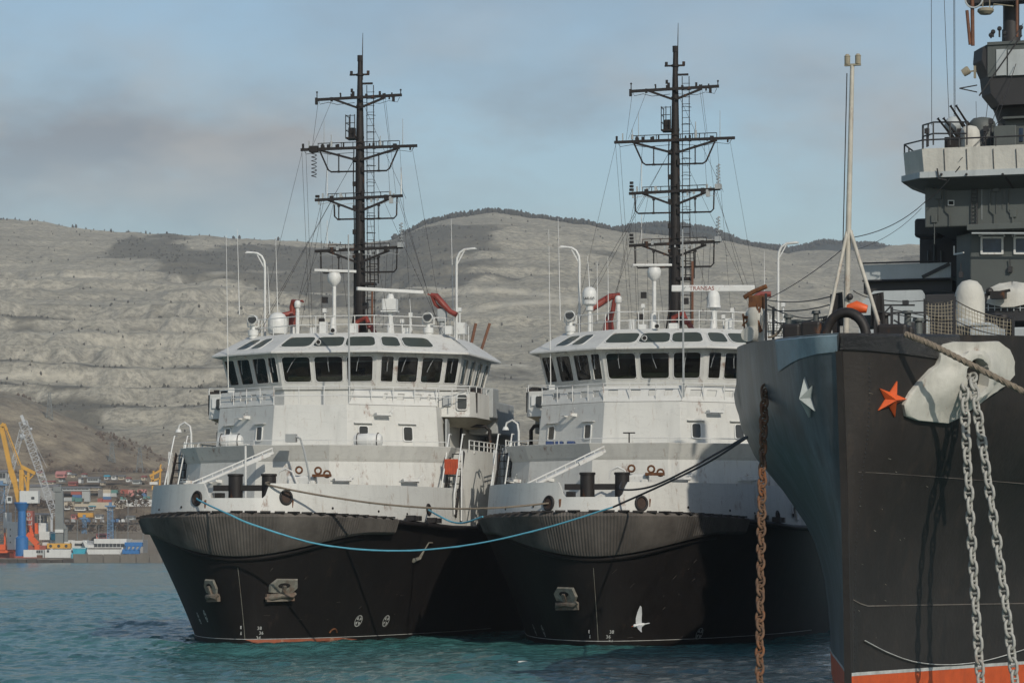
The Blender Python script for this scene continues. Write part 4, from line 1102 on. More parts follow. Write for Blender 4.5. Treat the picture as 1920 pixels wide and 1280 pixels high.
def make_mast(T, s):
    B = s == 'B'; v = 20.0; rr = random.Random(3)
    yz = lambda y: CAMZ + (HORY-y)*.02543
    mb = MB(); mb.tube([(0, v, 13.9), (0, v, yz(500)), (0, v, yz(300)), (0, v, yz(185)), (0, v, yz(112))], [.27, .25, .21, .15, .10], 12)
    for k in range(9): z = 14.5+k*1.5; mb.cyl((0, v, z), (0, v, z+.10), .29-.014*k, n=12)
    mast = mb.build('mast', M['mast'], T, smooth=40)
    mb = MB(); mb.tube([(.12, v, yz(150)), (.13, v, yz(90)), (.14, v, yz(62))], [.03, .022, .012], 5); mb.cyl((0, v, yz(115)), (0, v, yz(104)), .13)
    mb.bar((-.5, v, yz(140)), (.45, v, yz(140)), .08); mb.bar((0, v, yz(157)), (.62, v, yz(157)), .09)
    for x in (-.42, .4): mb.cyl((x, v, yz(140)), (x, v, yz(133)), .07)
    mb.cyl((-.4, v, yz(173)), (-.4, v, yz(166)), .06)
    mb.build('masthead', M['mast'], mast)
    arms = [(468, 2.15, 1.1, 0), (372, 2.15, 1.0, 0), (277, 2.85, 1.15, 1), (184, 2.1, 0, 2)]
    for y, hw, dr, st in arms:
        z = yz(y); mb = MB(); y_ = v-.25
        mb.bar((-hw, y_, z-.06), (hw, y_, z+.06 if st != 1 else z), .11, .13)
        if st < 2:
            mb.bar((-hw*.7, y_, z+.22), (hw*.7, y_, z+.26), .035)
            for k in np.linspace(-.7, .7, 8): mb.bar((hw*k, y_, z), (hw*k, y_, z+.24), .03)
            for sg in (-1, 1):
                mb.bar((sg*.1, y_, z-.62), (sg*hw*.70, y_, z-.08), .10, .10)
                if st == 0:
                    pts = [(sg*.15, y_, z-dr), (sg*(hw*.80), y_, z-dr), (sg*(hw*.86), y_, z-dr+.14), (sg*hw*.87, y_, z-.02)] if not (sg < 0 and y != 468 and not B) else [(sg*.15, y_, z-dr), (sg*(hw*.48), y_, z-dr), (sg*(hw*.55), y_, z-dr+.14), (sg*hw*.56, y_, z-.3)]
                else:
                    pts = [(sg*.15, y_, z-dr), (sg*1.35, y_, z-dr), (sg*1.5, y_, z-dr+.1), (sg*1.95, y_, z-.05)]
                mb.tube(pts, .04, 6); mb.bar((sg*.98, y_, z-dr), (sg*.98, y_, z-.35), .05)
                mb.box((sg*hw*.62, y_, z), (.16, .2, .24)); mb.box((sg*.98, y_, z-.36), (.12, .12, .10)); mb.box((sg*.98, y_, z-dr), (.14, .1, .09))
        else:
            for sg in (-1, 1): mb.bar((sg*.1, y_, z-.48), (sg*hw*.62, y_, z-.03), .10, .10)
            for x, h in ((-hw+.05, .3), (hw-.05, .3), (-.9, .2), (1.2, .12)): mb.cyl((x, y_, z), (x, y_, z+h), .025, n=5); mb.ball((x, y_, z+h), .05, 8)
        arm = mb.build('crossarm', M['mast'], mast, smooth=30)
        if st == 0:     # lattice-wound aerials and lamps on the ends
            for x, hh in (((hw-.08, .95),) if (B or y == 468) else ()):
                mb = MB(); mb.bb(x-.15, x+.15, y_-.15, y_+.15, z+.05, z+.28)
                pts = [(x+.09*math.cos(a), y_+.09*math.sin(a), z+.28+hh*a/40) for a in np.arange(0, 40, .6)]
                mb.tube(pts, .018, 4); mb.cyl((x, y_, z+.28), (x, y_, z+.28+hh), .02, n=5); mb.build('helical_aerial', M['grey'], arm)
            if B or y == 372:
                x = -hw+.12; mb = MB()
                for k in range(3 if B else 1): mb.cyl((x, y_, z+.06+k*.16), (x, y_, z+.17+k*.16), .11-.01*k, n=10)
                mb.build('mast_lamp', M['mast'], arm)
            mb = MB()
            for x in ((-1.55, ) if True else ()): mb.tube([(x, y_, z+.1), (x, y_, z+1.4)], [.02, .012], 5)
            if not B and y == 372: mb.tube([(hw-.08, y_, z+.1), (hw-.08, y_, z+1.4)], [.035, .02], 5)
            mb.build('stub_aerial', M['fit'], arm)
        if st == 1:
            mb = MB()
            for x, h in ((-1.35, .62), (1.05, .5)) if not B else ((-2.0, .55), (1.0, .8)): mb.cyl((x, y_, z+.05), (x, y_, z+h*.5), .06); mb.cyl((x, y_, z+h*.5), (x, y_, z+h), .02)
            mb.tube([(-1.7, y_, z), (-1.7, y_, z+1.3)], [.02, .01], 5); mb.tube([(hw-.7, y_, z), (hw-.7, y_, z+1.3)], [.02, .01], 5); mb.bar((-hw+.4, y_, z), (-hw+.4, y_, z+.35), .05)
            mb.build('stub_aerial', M['grey'], arm)
            if not B:
                mb = MB(); x = -2.2; pts = [(x+.12*math.cos(a), y_+.12*math.sin(a), z-.15-1.25*a/44) for a in np.arange(0, 44, .6)]
                mb.tube(pts, .02, 4); mb.bb(x-.2, x+.2, y_-.15, y_+.15, z-.2, z+.1); mb.build('helical_aerial', M['mast'], arm)
    for y, hw, dr, st in arms:      # small insulators, clamps and junction boxes along every arm
        z = yz(y); mb = MB()
        for k in range(13):
            x = rr.uniform(-hw, hw); h = rr.uniform(.06, .26); w_ = rr.uniform(.02, .06)
            mb.box((x, v-.25, z+(h/2 if rr.random() < .55 else -h/2)), (w_*2, w_*2, h+.08))
        for sg in (-1, 1): mb.tube([(sg*hw*.95, v-.25, z-.05), (sg*hw*.9, v-.28, z-.28), (sg*hw*.7, v-.28, z-.2), (sg*hw*.5, v-.28, z-.32), (sg*.2, v-.28, z-.25)], .014, 4)
        mb.build('arm_fittings', M['mast'] if st else M['grey'], mast)
    # ladder with hoops up the right of the pole, and the lookout basket
    mb = MB(); x0, x1 = .36, .72; yl = v+.05
    for x in (x0, x1): mb.tube([(x, yl, 14), (x*.9, yl, yz(160))], .022, 5)
    z = 14.2
    while z < yz(165): mb.bar((x0*.97, yl, z), (x1*.97, yl, z), .022); z += .32
    for z in np.arange(15, yz(170), .8): mb.tube([(.3, yl, z), (.5, yl-.35, z), (.75, yl, z)], .018, 4)
    mb.build('mast_ladder', M['mast'], mast)
    mb = MB(); zb = yz(262); mb.bb(-.58, -.12, v-.5, v+.2, zb, zb+.08)
    for x, y in ((-.58, v-.5), (-.58, v+.2), (-.14, v-.5), (-.36, v-.5)): mb.bar((x, y, zb), (x, y, zb+1.15), .035)
    for z in (.4, .75, 1.1): mb.tube([(-.12, v-.5, zb+z), (-.58, v-.5, zb+z), (-.58, v+.2, zb+z)], .02, 4)
    mb.bb(-.5, -.2, v-.3, v, zb+.1, zb+.55)
    mb.build('lookout_basket', M['mast'], mast)
    # short second post beside the foot and the base frame
    mb = MB(); mb.bb(.1, .75, v-.3, v+.3, yz(535), yz(530)); 
    for x in (.5, .9): mb.bar((x, v, yz(532)), (x*.97, v, yz(478)), .05)
    for k in range(5): mb.bar((.5, v, yz(525-10*k)), (.88, v, yz(525-10*k)), .03)
    for sg in (-1, 1): mb.bar((sg*.15, v-.1, yz(560)), (sg*.42, v-.3, 13.95), .06)
    mb.bar((.05, v+.3, yz(560)), (.1, v+1, 13.95), .08)
    for y in (300, 345, 390, 435, 480): mb.box((-.24, v-.1, yz(y)), (.16, .2, .22)); mb.box((.2, v-.25, yz(y+18)), (.12, .12, .3))
    mb.tube([(-.3, v, yz(280)), (-.33, v, yz(330)), (-.28, v, yz(420)), (-.3, v, 14)], .03, 5)
    mb.build('mast_platform', M['mast'], mast)
    # stays and halyards
    mb = MB()
    def ln(a, b, r=.009): mb.tube([a, b], r, 4)
    for x in (-2.8, -2.6): ln((x, v-.25, yz(279)), (x*.62+.2, 16.5, 13.9))
    for x, b2 in ((1.9, (4.4, 18, 14)), (2.0, (3.6, 22, 13.9)), (-1.8, (-2.6, 17, 14.1)), (-1.7, (-3.6, 22, 13.9))): ln((x, v-.25, yz(372)), b2)
    ln((.1, v, yz(190)), (2.3, v-.2, yz(375))); ln((.1, v, yz(285)), (4.5, 18, 14)); ln((-.1, v, yz(285)), (-4.5, 18, 14.0)); ln((.1, v, yz(330)), (2.4, 16, 14.2))
    ln((-.15, v, yz(290)), (-5.5, 20, 13.6)); ln((-2.0, v-.2, yz(188)), (-2.3, v-.2, yz(277))); ln((1.2, v-.2, yz(188)), (1.5, v-.2, yz(277)))
    for x in (-1.9, -1.3, 1.4, 1.7): ln((x, v-.25, yz(468)), (x*.9, v-.6, 14.4))
    for x in (-1.5, 1.4): ln((x, v-.25, yz(280)), (x*1.1, v-.3, yz(372)))
    for x0, y0, x1, z1 in ((-2.75, 278, -4.6, 14), (-1.9, 374, -1.5, 14.2), (-.9, 470, -.5, 14.3), (2.0, 278, 2.9, 14), (2.6, 278, 4.2, 14), (1.3, 186, 1.9, 20.7), (-1.3, 186, -2.0, 23), (.9, 374, 1.2, 18.2), (-1.2, 374, -1.6, 18.2), (-2.0, 470, -3.2, 14)):
        ln((x0, v-.25, yz(y0)), (x1, v-rr.uniform(0, 2), z1), .008)
    mb.build('rigging', M['mast'], mast)

TUG_A, FA = make_tug('A', 'rescue tug farther left, with an orange screen on its stair and whole bow in sunlight')
TUG_B, FB = make_tug('B', 'rescue tug partly behind the warship, with a wide lettered radar bar on its roof')
TUG_B.rotation_euler.z -= R(.6); TUG_A.rotation_euler.z += R(.25)
for t in (TUG_A, TUG_B):
    if 'fair' in t: del t['fair']
# ================================================================ the grey warship on the right
CYAW = R(-19.5); CC, CS = math.cos(CYAW), -math.sin(CYAW); CO = (8.4, 80.0)
def CW(w, a, z): return Vector((CO[0]+w*CC+a*CS, CO[1]-w*CS+a*CC, z))
def CL(px, py, a):
    k = (px-960)/F; w = (k*(CO[1]+a*CC)-CO[0]-a*CS)/(CC+k*CS); Y = CO[1]-w*CS+a*CC
    return Vector((w, a, CAMZ+(HORY-py)/F*Y))
def cpix(p):
    W_ = CW(*p); return 960+W_.x/W_.y*F, HORY-(W_.z-CAMZ)/W_.y*F
WLB = ([-2, 0, 5, 10, 15, 20, 25, 30, 40, 55, 80], [0, 0, 1.33, 2.68, 4.05, 5.35, 6.55, 7.5, 8.9, 10, 10.6])
DKB = ([-1, -.7, 0, .6, 2, 4, 6, 10, 15, 20, 30, 50, 80], [0, .62, 1.25, 1.62, 2.35, 3.35, 4.25, 5.6, 7.1, 8.35, 9.6, 10.9, 11])
FZ = ([-2, .8, 2, 3, 4.0, 4.7, 5.8, 6.8, 7.6, 8.4, 10], [-.04, 0, .02, .06, .14, .25, .52, .82, .95, 1, 1.02])
def stem_a(z): return -1.0*max(0, min(z/9.3, 1.05))**1.6
def cb(a, z):
    t = a - stem_a(z)                       # distance aft of the stem at this height
    if t <= 0: return .0
    wl = np.interp(t, *WLB); dk = np.interp(t-1, *DKB)
    f = np.interp(z, *FZ)
    return float(max(.10*min(1, t*8), wl+(dk-wl)*f)) if t > 0 else 0
def c_top(a): return float(np.interp(a, [-1, 0, 10.5, 11.5, 20, 40, 80], [9.30, 9.32, 9.75, 8.75, 8.45, 8.1, 8.0]))
def c_on(px, py, side, off=.02, hi=40):
    best = None
    for a in np.arange(-.9, hi, .05):
        z = 6.
        for _ in range(4): z = CL(px, py, a).z if False else CAMZ+(HORY-py)/F*(CO[1]-side*cb(a, z)*CS+a*CC)
        d = abs(cpix((side*cb(a, z), a, z))[0]-px)
        if best is None or d < best[0]-1e-6: best = (d, a, z)
        elif best[0] < 6 and d > best[0]+4: break
    _, a, z = best
    p = Vector((side*cb(a, z), a, z))
    da = Vector((side*(cb(a+.15, z)-cb(a-.15, z)), .3, 0)); dz = Vector((side*(cb(a, z+.15)-cb(a, z-.15)), 0, .3))
    n = da.cross(dz).normalized()
    if n.x*side < 0: n = -n
    t = Vector((0,0,1)).cross(n).normalized(); up = n.cross(t)
    return p + n*off, n, t, up

M['chull'] = paint('warship_hull_paint', (.0165,.0138,.0125), .5, var=.3, scale=.45, rust=.45, rustcol=(.042,.032,.026), streak=.7, dark=(.035,.030,.027), bmp=.45, spec=.32)
def port_paint():  # streaked blue-grey paint, with the sky's sheen on this side put into its colour
    m, nt, b = nodes('warship_port_paint_sky_sheen')
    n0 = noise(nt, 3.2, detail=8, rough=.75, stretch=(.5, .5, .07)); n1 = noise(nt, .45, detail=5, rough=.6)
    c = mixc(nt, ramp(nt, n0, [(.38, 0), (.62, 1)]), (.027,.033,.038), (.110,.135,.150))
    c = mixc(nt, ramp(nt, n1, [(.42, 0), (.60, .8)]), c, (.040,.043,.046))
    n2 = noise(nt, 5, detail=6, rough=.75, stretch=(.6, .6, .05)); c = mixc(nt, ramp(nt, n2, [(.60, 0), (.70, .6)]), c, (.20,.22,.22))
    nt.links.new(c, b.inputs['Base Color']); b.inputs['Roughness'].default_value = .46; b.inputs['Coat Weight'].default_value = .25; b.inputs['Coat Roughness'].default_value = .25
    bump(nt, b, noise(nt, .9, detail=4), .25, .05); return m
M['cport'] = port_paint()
M['cband'] = paint('blue_grey_hull_band', (.30,.39,.43), .42, var=.5, scale=1.3, streak=.6, rust=.15, spec=.4)
M['cblack'] = paint('glossy_black_tar', (.016,.014,.012), .20, var=.3, scale=4, bmp=0, spec=.8)
bump(M['cblack'].node_tree, M['cblack'].node_tree.nodes['Principled BSDF'], noise(M['cblack'].node_tree, 11, detail=4, rough=.7), 1.0, .12)
M['cred'] = paint('red_lead_paint', (.62,.10,.022), .55, var=.3, scale=2, streak=.5)
M['cwhite'] = paint('bolster_white', (.53,.52,.465), .75, var=.25, scale=1.6, streak=.5, rust=.12, bmp=.6)
M['chainw'] = paint('pale_chain', (.40,.395,.36), .6, var=.4, scale=9, rust=.12, bmp=.6)
M['chainr'] = paint('rusty_chain', (.16,.10,.065), .85, var=.6, scale=5, rust=1.0, rustcol=(.25,.085,.026), dark=(.09,.055,.035), bmp=.9, spec=.2)
M['cgrey'] = paint('warship_grey', (.090,.102,.096), .6, var=.25, scale=.5, streak=.35, dark=(.068,.075,.072))
M['cdark'] = paint('warship_dark_grey', (.030,.029,.030), .6, var=.3, scale=.7, streak=.3)
M['clight'] = paint('warship_light_grey', (.44,.475,.48), .6, var=.25, scale=.8, streak=.4)
M['canvas'] = paint('pale_canvas', (.52,.51,.46), .9, var=.18, scale=1.1, streak=.4, bmp=.9)
M['cream'] = paint('cream_paint', (.52,.49,.42), .6, var=.3, scale=4, rust=.5, streak=.5)
M['net'] = paint('net_cord', (.34,.30,.22), .9, var=.3, scale=5)
M['starw'] = paint('faded_star', (.40,.44,.43), .6, var=.4, scale=4)
M['cglass'] = paint('blue_cabin_glass', (.03,.05,.09), .15, var=.6, scale=3, bmp=0)

CR = empty('warship', (CO[0], CO[1], 0), CYAW, label='dark grey warship on the right with orange star and red boot top at its bow', cat='warship')
mb = MB(); tl = [0, .04, .1, .2, .35, .55, .8, 1.1, 1.5, 2, 2.6, 3.3, 4.2, 5.2, 6.4, 8, 10, 11.4, 12.5, 14, 16, 18, 20, 23, 26, 30, 36, 44, 55, 70]
zl = [-1.5, -.4, .2, .8, 1.4, 2.2, 3, 3.6, 4.2, 4.8, 5.3, 5.8, 6.3, 6.8, 7.2, 7.6, 8.0]
rings = []
for z in zl:
    h = [(cb(stem_a(z)+t, z), stem_a(z)+t) for t in tl]
    rings.append([Vector((-w, a, z)) for w, a in reversed(h)] + [Vector((w, a, z)) for w, a in h[1:]])
for f in (.5, 1):
    zr_ = 8.0+f*1.3; h = [(cb(stem_a(zr_)+t, zr_), stem_a(zr_)+t) for t in tl]
    rings.append([Vector((-w, a, 8.0+f*(c_top(a)-8.0))) for w, a in reversed(h)] + [Vector((w, a, 8.0+f*(c_top(a)-8.0))) for w, a in h[1:]])
mb.loft(rings, closed=False)
# inner face of the bow bulwark and the deck
n = len(rings[-1]); inn = [Vector((p.x*.93, p.y+.10, p.z-.02)) for p in rings[-1]]; dk = [Vector((p.x*.80, p.y+.75, 8.0 if p.z < 8.6 else 8.5)) for p in rings[-1]]
mb.loft([rings[-1], inn, dk], closed=False)
b0 = len(mb.v)-n
for i in range(n//2): mb.f.append([b0+i, b0+i+1, b0+n-2-i, b0+n-1-i]); mb.mi.append(0)
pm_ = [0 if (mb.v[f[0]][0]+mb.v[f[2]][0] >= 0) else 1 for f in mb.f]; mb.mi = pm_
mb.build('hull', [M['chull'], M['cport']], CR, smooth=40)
# red boot top and white line, slightly proud
mb = MB(); rg = []
for z in (-.4, .2, .80):
    h = [(cb(stem_a(z)+t, z)+.012, stem_a(z)+t-.012) for t in tl[:-2]]
    rg.append([Vector((-w, a, z)) for w, a in reversed(h)] + [Vector((w, a, z)) for w, a in h[1:]])
mb.loft(rg, closed=False); mb.build('boot_top', M['cred'], CR, smooth=40)
mb = MB(); rg = []
for z in (.80, .885):
    h = [(cb(stem_a(z)+t, z)+.016, stem_a(z)+t-.016) for t in tl[:-2]]
    rg.append([Vector((-w, a, z)) for w, a in reversed(h)] + [Vector((w, a, z)) for w, a in h[1:]])
mb.loft(rg, closed=False); mb.build('boot_line', M['mark'], CR, smooth=40)
# stem bar
mb = MB(); pts = [Vector((0, stem_a(z)+.02, z)) for z in np.linspace(-.4, 8.9, 24)]
for i in range(len(pts)-1): mb.bar(pts[i], pts[i+1], .17, .10)
mb.build('stem_bar', M['chull'], CR)
mb = MB()
for z in np.arange(1.2, 8.6, .11):
    a = stem_a(z)+.35; p = Vector((cb(a, z), a, z)); mb.box(p, (.035, .035, .035))
mb.build('rivet_row', M['cdark'], CR)
# painted bands round the top of the bow
def band(name, mat, t0, t1, side, z0f, off, thick=.05, sm=40):
    mb = MB(); rows = [[], [], []]
    for t in np.linspace(t0, t1, 26):
        a = stem_a(9.2)+t; zt = c_top(a)
        for r, z, o in ((0, zt+.01, off-.08), (1, zt-.06, off), (2, z0f(t), off)):
            rows[r].append(Vector((side*(cb(a, z)+o*.85), a-o*.7*max(0, 1-t/3), z)))
    mb.loft(rows, closed=False); return mb.build(name, mat, CR, smooth=sm)
band('bulwark_band', M['cband'], 0, 3.05, -1, lambda t: 8.86-.10*t, .03)
band('bow_fender', M['cblack'], 0, 3.0, 1, lambda t: 8.90-.06*t, .06)
# lettering-free seams on the hull plating
mb = MB()
for z0, z1, t1 in ((2.55, 2.45, 14), (5.9, 5.6, 12)):
    pts = []
    for t in np.linspace(.25, t1, 40):
        z = z0+(z1-z0)*t/t1 + (.22*max(0, 1-abs(t-.35)/.35) if z0 < 3 else 0); a = stem_a(z)+t; pts.append(Vector((cb(a, z)+.004, a, z)))
    mb.tube(pts, .022 if z0 < 3 else .012, 4)
mb.build('plate_seam', M['rubber'], CR)
mb = MB()
for s_ in range(14):
    pz = random.uniform(1.5, 8); a = stem_a(pz)+random.uniform(.2, 3); w = random.uniform(.03, .10)
    p = Vector((cb(a, pz)+.006, a, pz)); q = Vector((cb(a+w, pz)+.006, a+w, pz-.02)); mb.bar(p, q, .010, random.uniform(.008, .016))
mb.build('paint_scrape', M['worn'], CR)
# hawse bolster: pale casting over the bow edge with the chain mouth
OUT = [(1757,646),(1785,640),(1830,641),(1868,639),(1888,655),(1897,676),(1897,704),(1880,722),(1850,742),(1815,768),(1776,794),(1735,790),(1698,786),(1689,770),(1692,752),(1712,722),(1738,695),(1757,680)]
HC = (1814, 702)
def outline(px0, py0, n):
    o = []
    for i in range(n):
        th = 2*math.pi*i/n; dx, dy = math.cos(th), math.sin(th); best = 0
        for (x0, y0), (x1, y1) in zip(OUT, OUT[1:]+OUT[:1]):
            ex, ey = x1-x0, y1-y0; det = dx*(-ey)+dy*ex
            if abs(det) < 1e-9: continue
            r = ((x0-px0)*(-ey)+(y0-py0)*ex)/det; u = (dx*(y0-py0)-dy*(x0-px0))/det
            if 0 <= u <= 1 and r > best: best = r
        o.append((dx, dy, best))
    return o
ol = outline(*HC, 44)
pc, nc, _, _ = c_on(*HC, 1, 0)
nc = Vector((.80, -.55, -.12)).normalized()
rings = []
def bol(f, off, hole=0):
    r = []
    for dx, dy, d in ol:
        st_ = 1/math.hypot(dx/1.0, dy/1.5) if hole else 1
        rr_ = f*d if not hole else min(hole*st_, d*(.35+.012*hole))
        p, _, _, _ = c_on(HC[0]+dx*rr_, HC[1]+dy*rr_, 1, 0, 7)
        zt = c_top(p.y)+.05
        r.append(p + nc*off)
    return r
rings = [bol(1.0, -.05), bol(1.0, .10), bol(.985, .135), bol(.95, .14), bol(.80, .13), bol(.66, .20), bol(0, .36, 34), bol(0, .42, 27), bol(0, .40, 22), bol(0, .05, 19)]
mb = MB(); mb.loft(rings, cap0=False, cap1=False)
bol_ = mb.build('hawse_bolster', M['cwhite'], CR, smooth=38)
mb = MB(); mb.loft([bol(0, .07, 19.5), bol(0, .06, 19)]); mb.build('chain_mouth', M['dark'], bol_)
# stars
def star(px, py, side, mat, r, rot, sq=1):
    p, n, t, up = c_on(px, py, side, .03); q = Matrix((t*sq, up, n)).transposed(); mb = MB()
    pts = []
    for k in range(10):
        a = R(90+36*k+rot); rr_ = r if k % 2 == 0 else r*.40; pts.append(Vector((math.cos(a)*rr_, math.sin(a)*rr_, 0)))
    vs = [p + q @ v for v in pts] + [p + q @ Vector((0,0,r*.48))] + [p + q @ (v - Vector((0,0,.05))) for v in pts]
    mb.add(vs, [(i, (i+1) % 10, 10) for i in range(10)] + [(11+i, 11+(i+1) % 10, (i+1) % 10, i) for i in range(10)] + [tuple(range(20, 10, -1))])
    mb.bar(p - n*.06, p, .2); return mb.build('bow_star', mat, CR)
o = star(1671, 748, 1, M['orange'], .47, -16); o['label'] = 'orange star'
o = star(1518, 745, -1, M['starw'], .54, 14, .6); o['label'] = 'faded pale star'
def spline_simple(p):
    o = []
    for a, b in zip(p, p[1:]): o += [a.lerp(b, k/6) - Vector((0,0,.12*math.sin(math.pi*k/6))) for k in range(6)]
    return o + [p[-1]]
# ---- forecastle gear
def cbox(mb, px0, px1, py0, py1, a, dep):
    p, q = CL(px0, py1, a), CL(px1, py0, a); mb.bb(p.x, q.x, a, a+dep, p.z, q.z)
a0 = 1.3
mb = MB(); top = CL(1598, 122, 2.2); f0 = CL(1586, 640, 2.2); mb.tube([f0, f0.lerp(top, .42), top], [.080, .072, .055], 10)
js = mb.build('jackstaff', M['cream'], CR, smooth=50)
mb = MB(); nd = f0.lerp(top, .40)
mb.tube([nd + Vector((-.03,0,0)), CL(1545, 640, 1.2)], .05, 8); js1 = mb.build('stay_leg', M['cream'], js, smooth=50)
mb = MB(); mb.tube([nd + Vector((.05,0,0)), CL(1652, 620, 1.6)], .052, 8); mb.build('stay_leg', M['cream'], js, smooth=50)
mb = MB(); mb.bar(top + Vector((-.20,0,0)), top + Vector((.22,0,0)), .10, .05)
for x in (-.13, .15): mb.cyl(top + Vector((x,0,.02)), top + Vector((x,0,.22)), .075, n=10); mb.cyl(top + Vector((x,0,.22)), top + Vector((x,0,.28)), .085, .04, n=10)
mb.build('masthead_lamp', M['matbrown'], js, smooth=40)
mb = MB(); g = [f0.lerp(top, t)+Vector((-.13,-.02,0)) for t in (.3, .6, .97)]; mb.tube(g, .016, 4); mb.ball(f0.lerp(top, .16)+Vector((.1,-.1,0)), .09, 8); mb.build('halyard', M['cdark'], js)
mb = MB(); c = CL(1586, 632, 0.2)
arc_ = [c + Vector((.52*math.cos(a), 0, .62*math.sin(a))) for a in np.linspace(-.1, math.pi+.1, 15)]
mb.tube(arc_, .13, 8); mb.build('fairlead_arch', M['black'], CR, smooth=50)
mb = MB()
for px0, px1, py0, a in ((1466, 1500, 606, 2.2), (1500, 1538, 601, 1.4), (1643, 1700, 606, .6), (1682, 1712, 610, .9)):
    p, q = CL(px0, 640, a), CL(px1, py0, a); mb.bb(p.x, q.x, a, a+.5, 8.4, q.z)
mb.build('mooring_bitts', M['black'], CR, bevel=.08)
mb = MB(); p = CL(1607, 580, 1.0); mb.tube([p + Vector((-.22,0,.02)), p + Vector((0,-.05,.06)), p + Vector((.26,0,0))], [.12, .16, .10], 8); mb.ball(p + Vector((-.05,-.05,-.12)), .16, 8); mb.build('orange_buoy', M['orange'], CR, smooth=60)
mb = MB()
for px in (1568, 1645): p = CL(px, 560, 2.5); mb.tube([p + Vector((-.12,0,-.7)), p + Vector((-.1,0,.1)), p + Vector((.1,0,.15)), p + Vector((.15,0,-.7))], .07, 6); mb.bar(p + Vector((0,0,-.9)), p + Vector((0,0,.1)), .16)
mb.build('line_reel', M['black'], CR, smooth=50)
# machinery at the left rail
mb = MB(); p = CL(1418, 612, 7.0); mb.lathe([(.22, -.55), (.25, -.1), (.30, .0), (.30, .25), (.2, .42)], p + Vector((0,0,.1)), 14); mb.lathe([(.2,-.3),(.26,0),(.2,.3)], p + Vector((-.1,-.2,-.25)), 12, M=Matrix.Rotation(R(90), 3, 'X'))
w_ = mb.build('deck_winch', M['cwhite'], CR, smooth=45)
mb = MB(); mb.bb(p.x-.2, p.x+.22, 6.9, 7.2, p.z+.35, p.z+.85); mb.tube([p + Vector((-.35,0,.8)), p + Vector((-.1,0,.95)), p + Vector((.3,0,1.1))], .07, 6)
for k in range(7): mb.bar(p + Vector((random.uniform(-.35,.3), -.2, random.uniform(-.5,.6))), p + Vector((random.uniform(-.35,.3), -.25, random.uniform(-.5,.6))), .05)
mb.build('winch_gear', M['rust'], w_, bevel=.02)
# guard rail posts, ropes and nets
mb = MB()
posts = [CL(1436, 640, 6.8), CL(1449, 640, 6.3), CL(1512, 632, 3.5)]
for px, py0, py1, a in ((1436, 550, 650, 6.8), (1450, 575, 650, 6.2), (1672, 575, 640, 1.2), (1790, 556, 650, 5), (1734, 560, 640, 5), (1900, 592, 660, 5), (1641, 555, 630, 2.4)):
    mb.bar(CL(px, py1, a), CL(px, py0, a), .06)
mb.build('guard_post', M['cdark'], CR)
mb = MB()
def rope(mb, pts, r, n=5, seg=24, sag=0):
    P_ = [Vector(p) for p in pts]
    if len(P_) == 2:
        P_ = [P_[0].lerp(P_[1], t) - Vector((0,0,sag*4*t*(1-t))) for t in np.linspace(0, 1, seg)]
    mb.tube(P_, r, n)
for (x0, y0), (x1, y1), sg in (((1436, 562), (1570, 552), .12), ((1436, 580), (1560, 570), .1), ((1440, 604), (1558, 590), .1), ((1450, 600), (1560, 590), .28), ((1440, 572), (1560, 590), .2)):
    rope(mb, (CL(x0, y0, 6.6), CL(x1, y1, 2.6)), .018, 4, 16, sg)
for (x0, y0, a0_), (x1, y1, a1), sg in (((1600, 545, 2.4), (1645, 560, 2.4), .05), ((1640, 560, 2.4), (1735, 563, 5), .05), ((1735, 565, 5), (1790, 560, 5), .08), ((1735, 600, 5), (1790, 600, 5), .04), ((1790, 562, 5), (1900, 598, 5), .12), ((1790, 600, 5), (1900, 630, 5), .1), ((1640, 582, 2), (1740, 600, 5), .0), ((1672, 580, 1.2), (1735, 592, 5), 0)):
    rope(mb, (CL(x0, y0, a0_), CL(x1, y1, a1)), .016, 4, 12, sg)
mb.build('guard_rope', M['cdark'], CR)
def net(name, c00, c10, c11, c01, nu, nv, sag=.05):
    mb = MB(); c00, c10, c11, c01 = map(Vector, (c00, c10, c11, c01))
    def at(u, v): return c00.lerp(c10, u).lerp(c01.lerp(c11, u), v) + Vector((0, 0, -sag*4*u*(1-u)*v))
    for i in range(nu+1): mb.tube([at(i/nu+.012*math.sin(7*j+i), j/6) for j in range(7)], .010, 4)
    for j in range(nv+1): mb.tube([at(k/8, j/nv) for k in range(9)], .010, 4)
    return mb.build(name, M['net'], CR)
net('safety_net', CL(1735, 630, 5), CL(1790, 642, 5), CL(1790, 562, 5), CL(1735, 566, 5), 9, 11)
net('safety_net', CL(1792, 642, 5), CL(1900, 660, 5), CL(1900, 598, 5), CL(1792, 563, 5), 18, 9, .1)
net('safety_net', CL(1440, 632, 6.6), CL(1552, 622, 2.8), CL(1558, 590, 2.8), CL(1440, 604, 6.6), 20, 5, .08)
# covered dome and lockers on deck
mb = MB(); p = CL(1818, 604, 9); r = .42
mb.lathe([(r, -.1), (r, .62), (r*.95, .8), (r*.8, .98), (r*.5, 1.12), (.001, 1.17)], p, 20); mb.build('canvas_dome', M['canvas'], CR, smooth=50)
mb = MB(); cbox(mb, 1792, 1856, 604, 612, 8.4, 1.2); cbox(mb, 1794, 1817, 596, 612, 8.2, .3); cbox(mb, 1818, 1872, 612, 650, 8.0, 1.0); cbox(mb, 1898, 1960, 612, 690, 8.0, 1.0); mb.build('deck_locker', M['clight'], CR, bevel=.04)
mb = MB(); cbox(mb, 1745, 1830, 628, 660, 9.5, 1.0); cbox(mb, 1680, 1735, 626, 640, 9.5, 1); mb.build('deck_hatch', M['cdark'], CR, bevel=.04)
mb = MB(); p = CL(1900, 640, 4.6); mb.ball(p, .10, 8); mb.build('orange_float', M['orange'], CR, smooth=60)
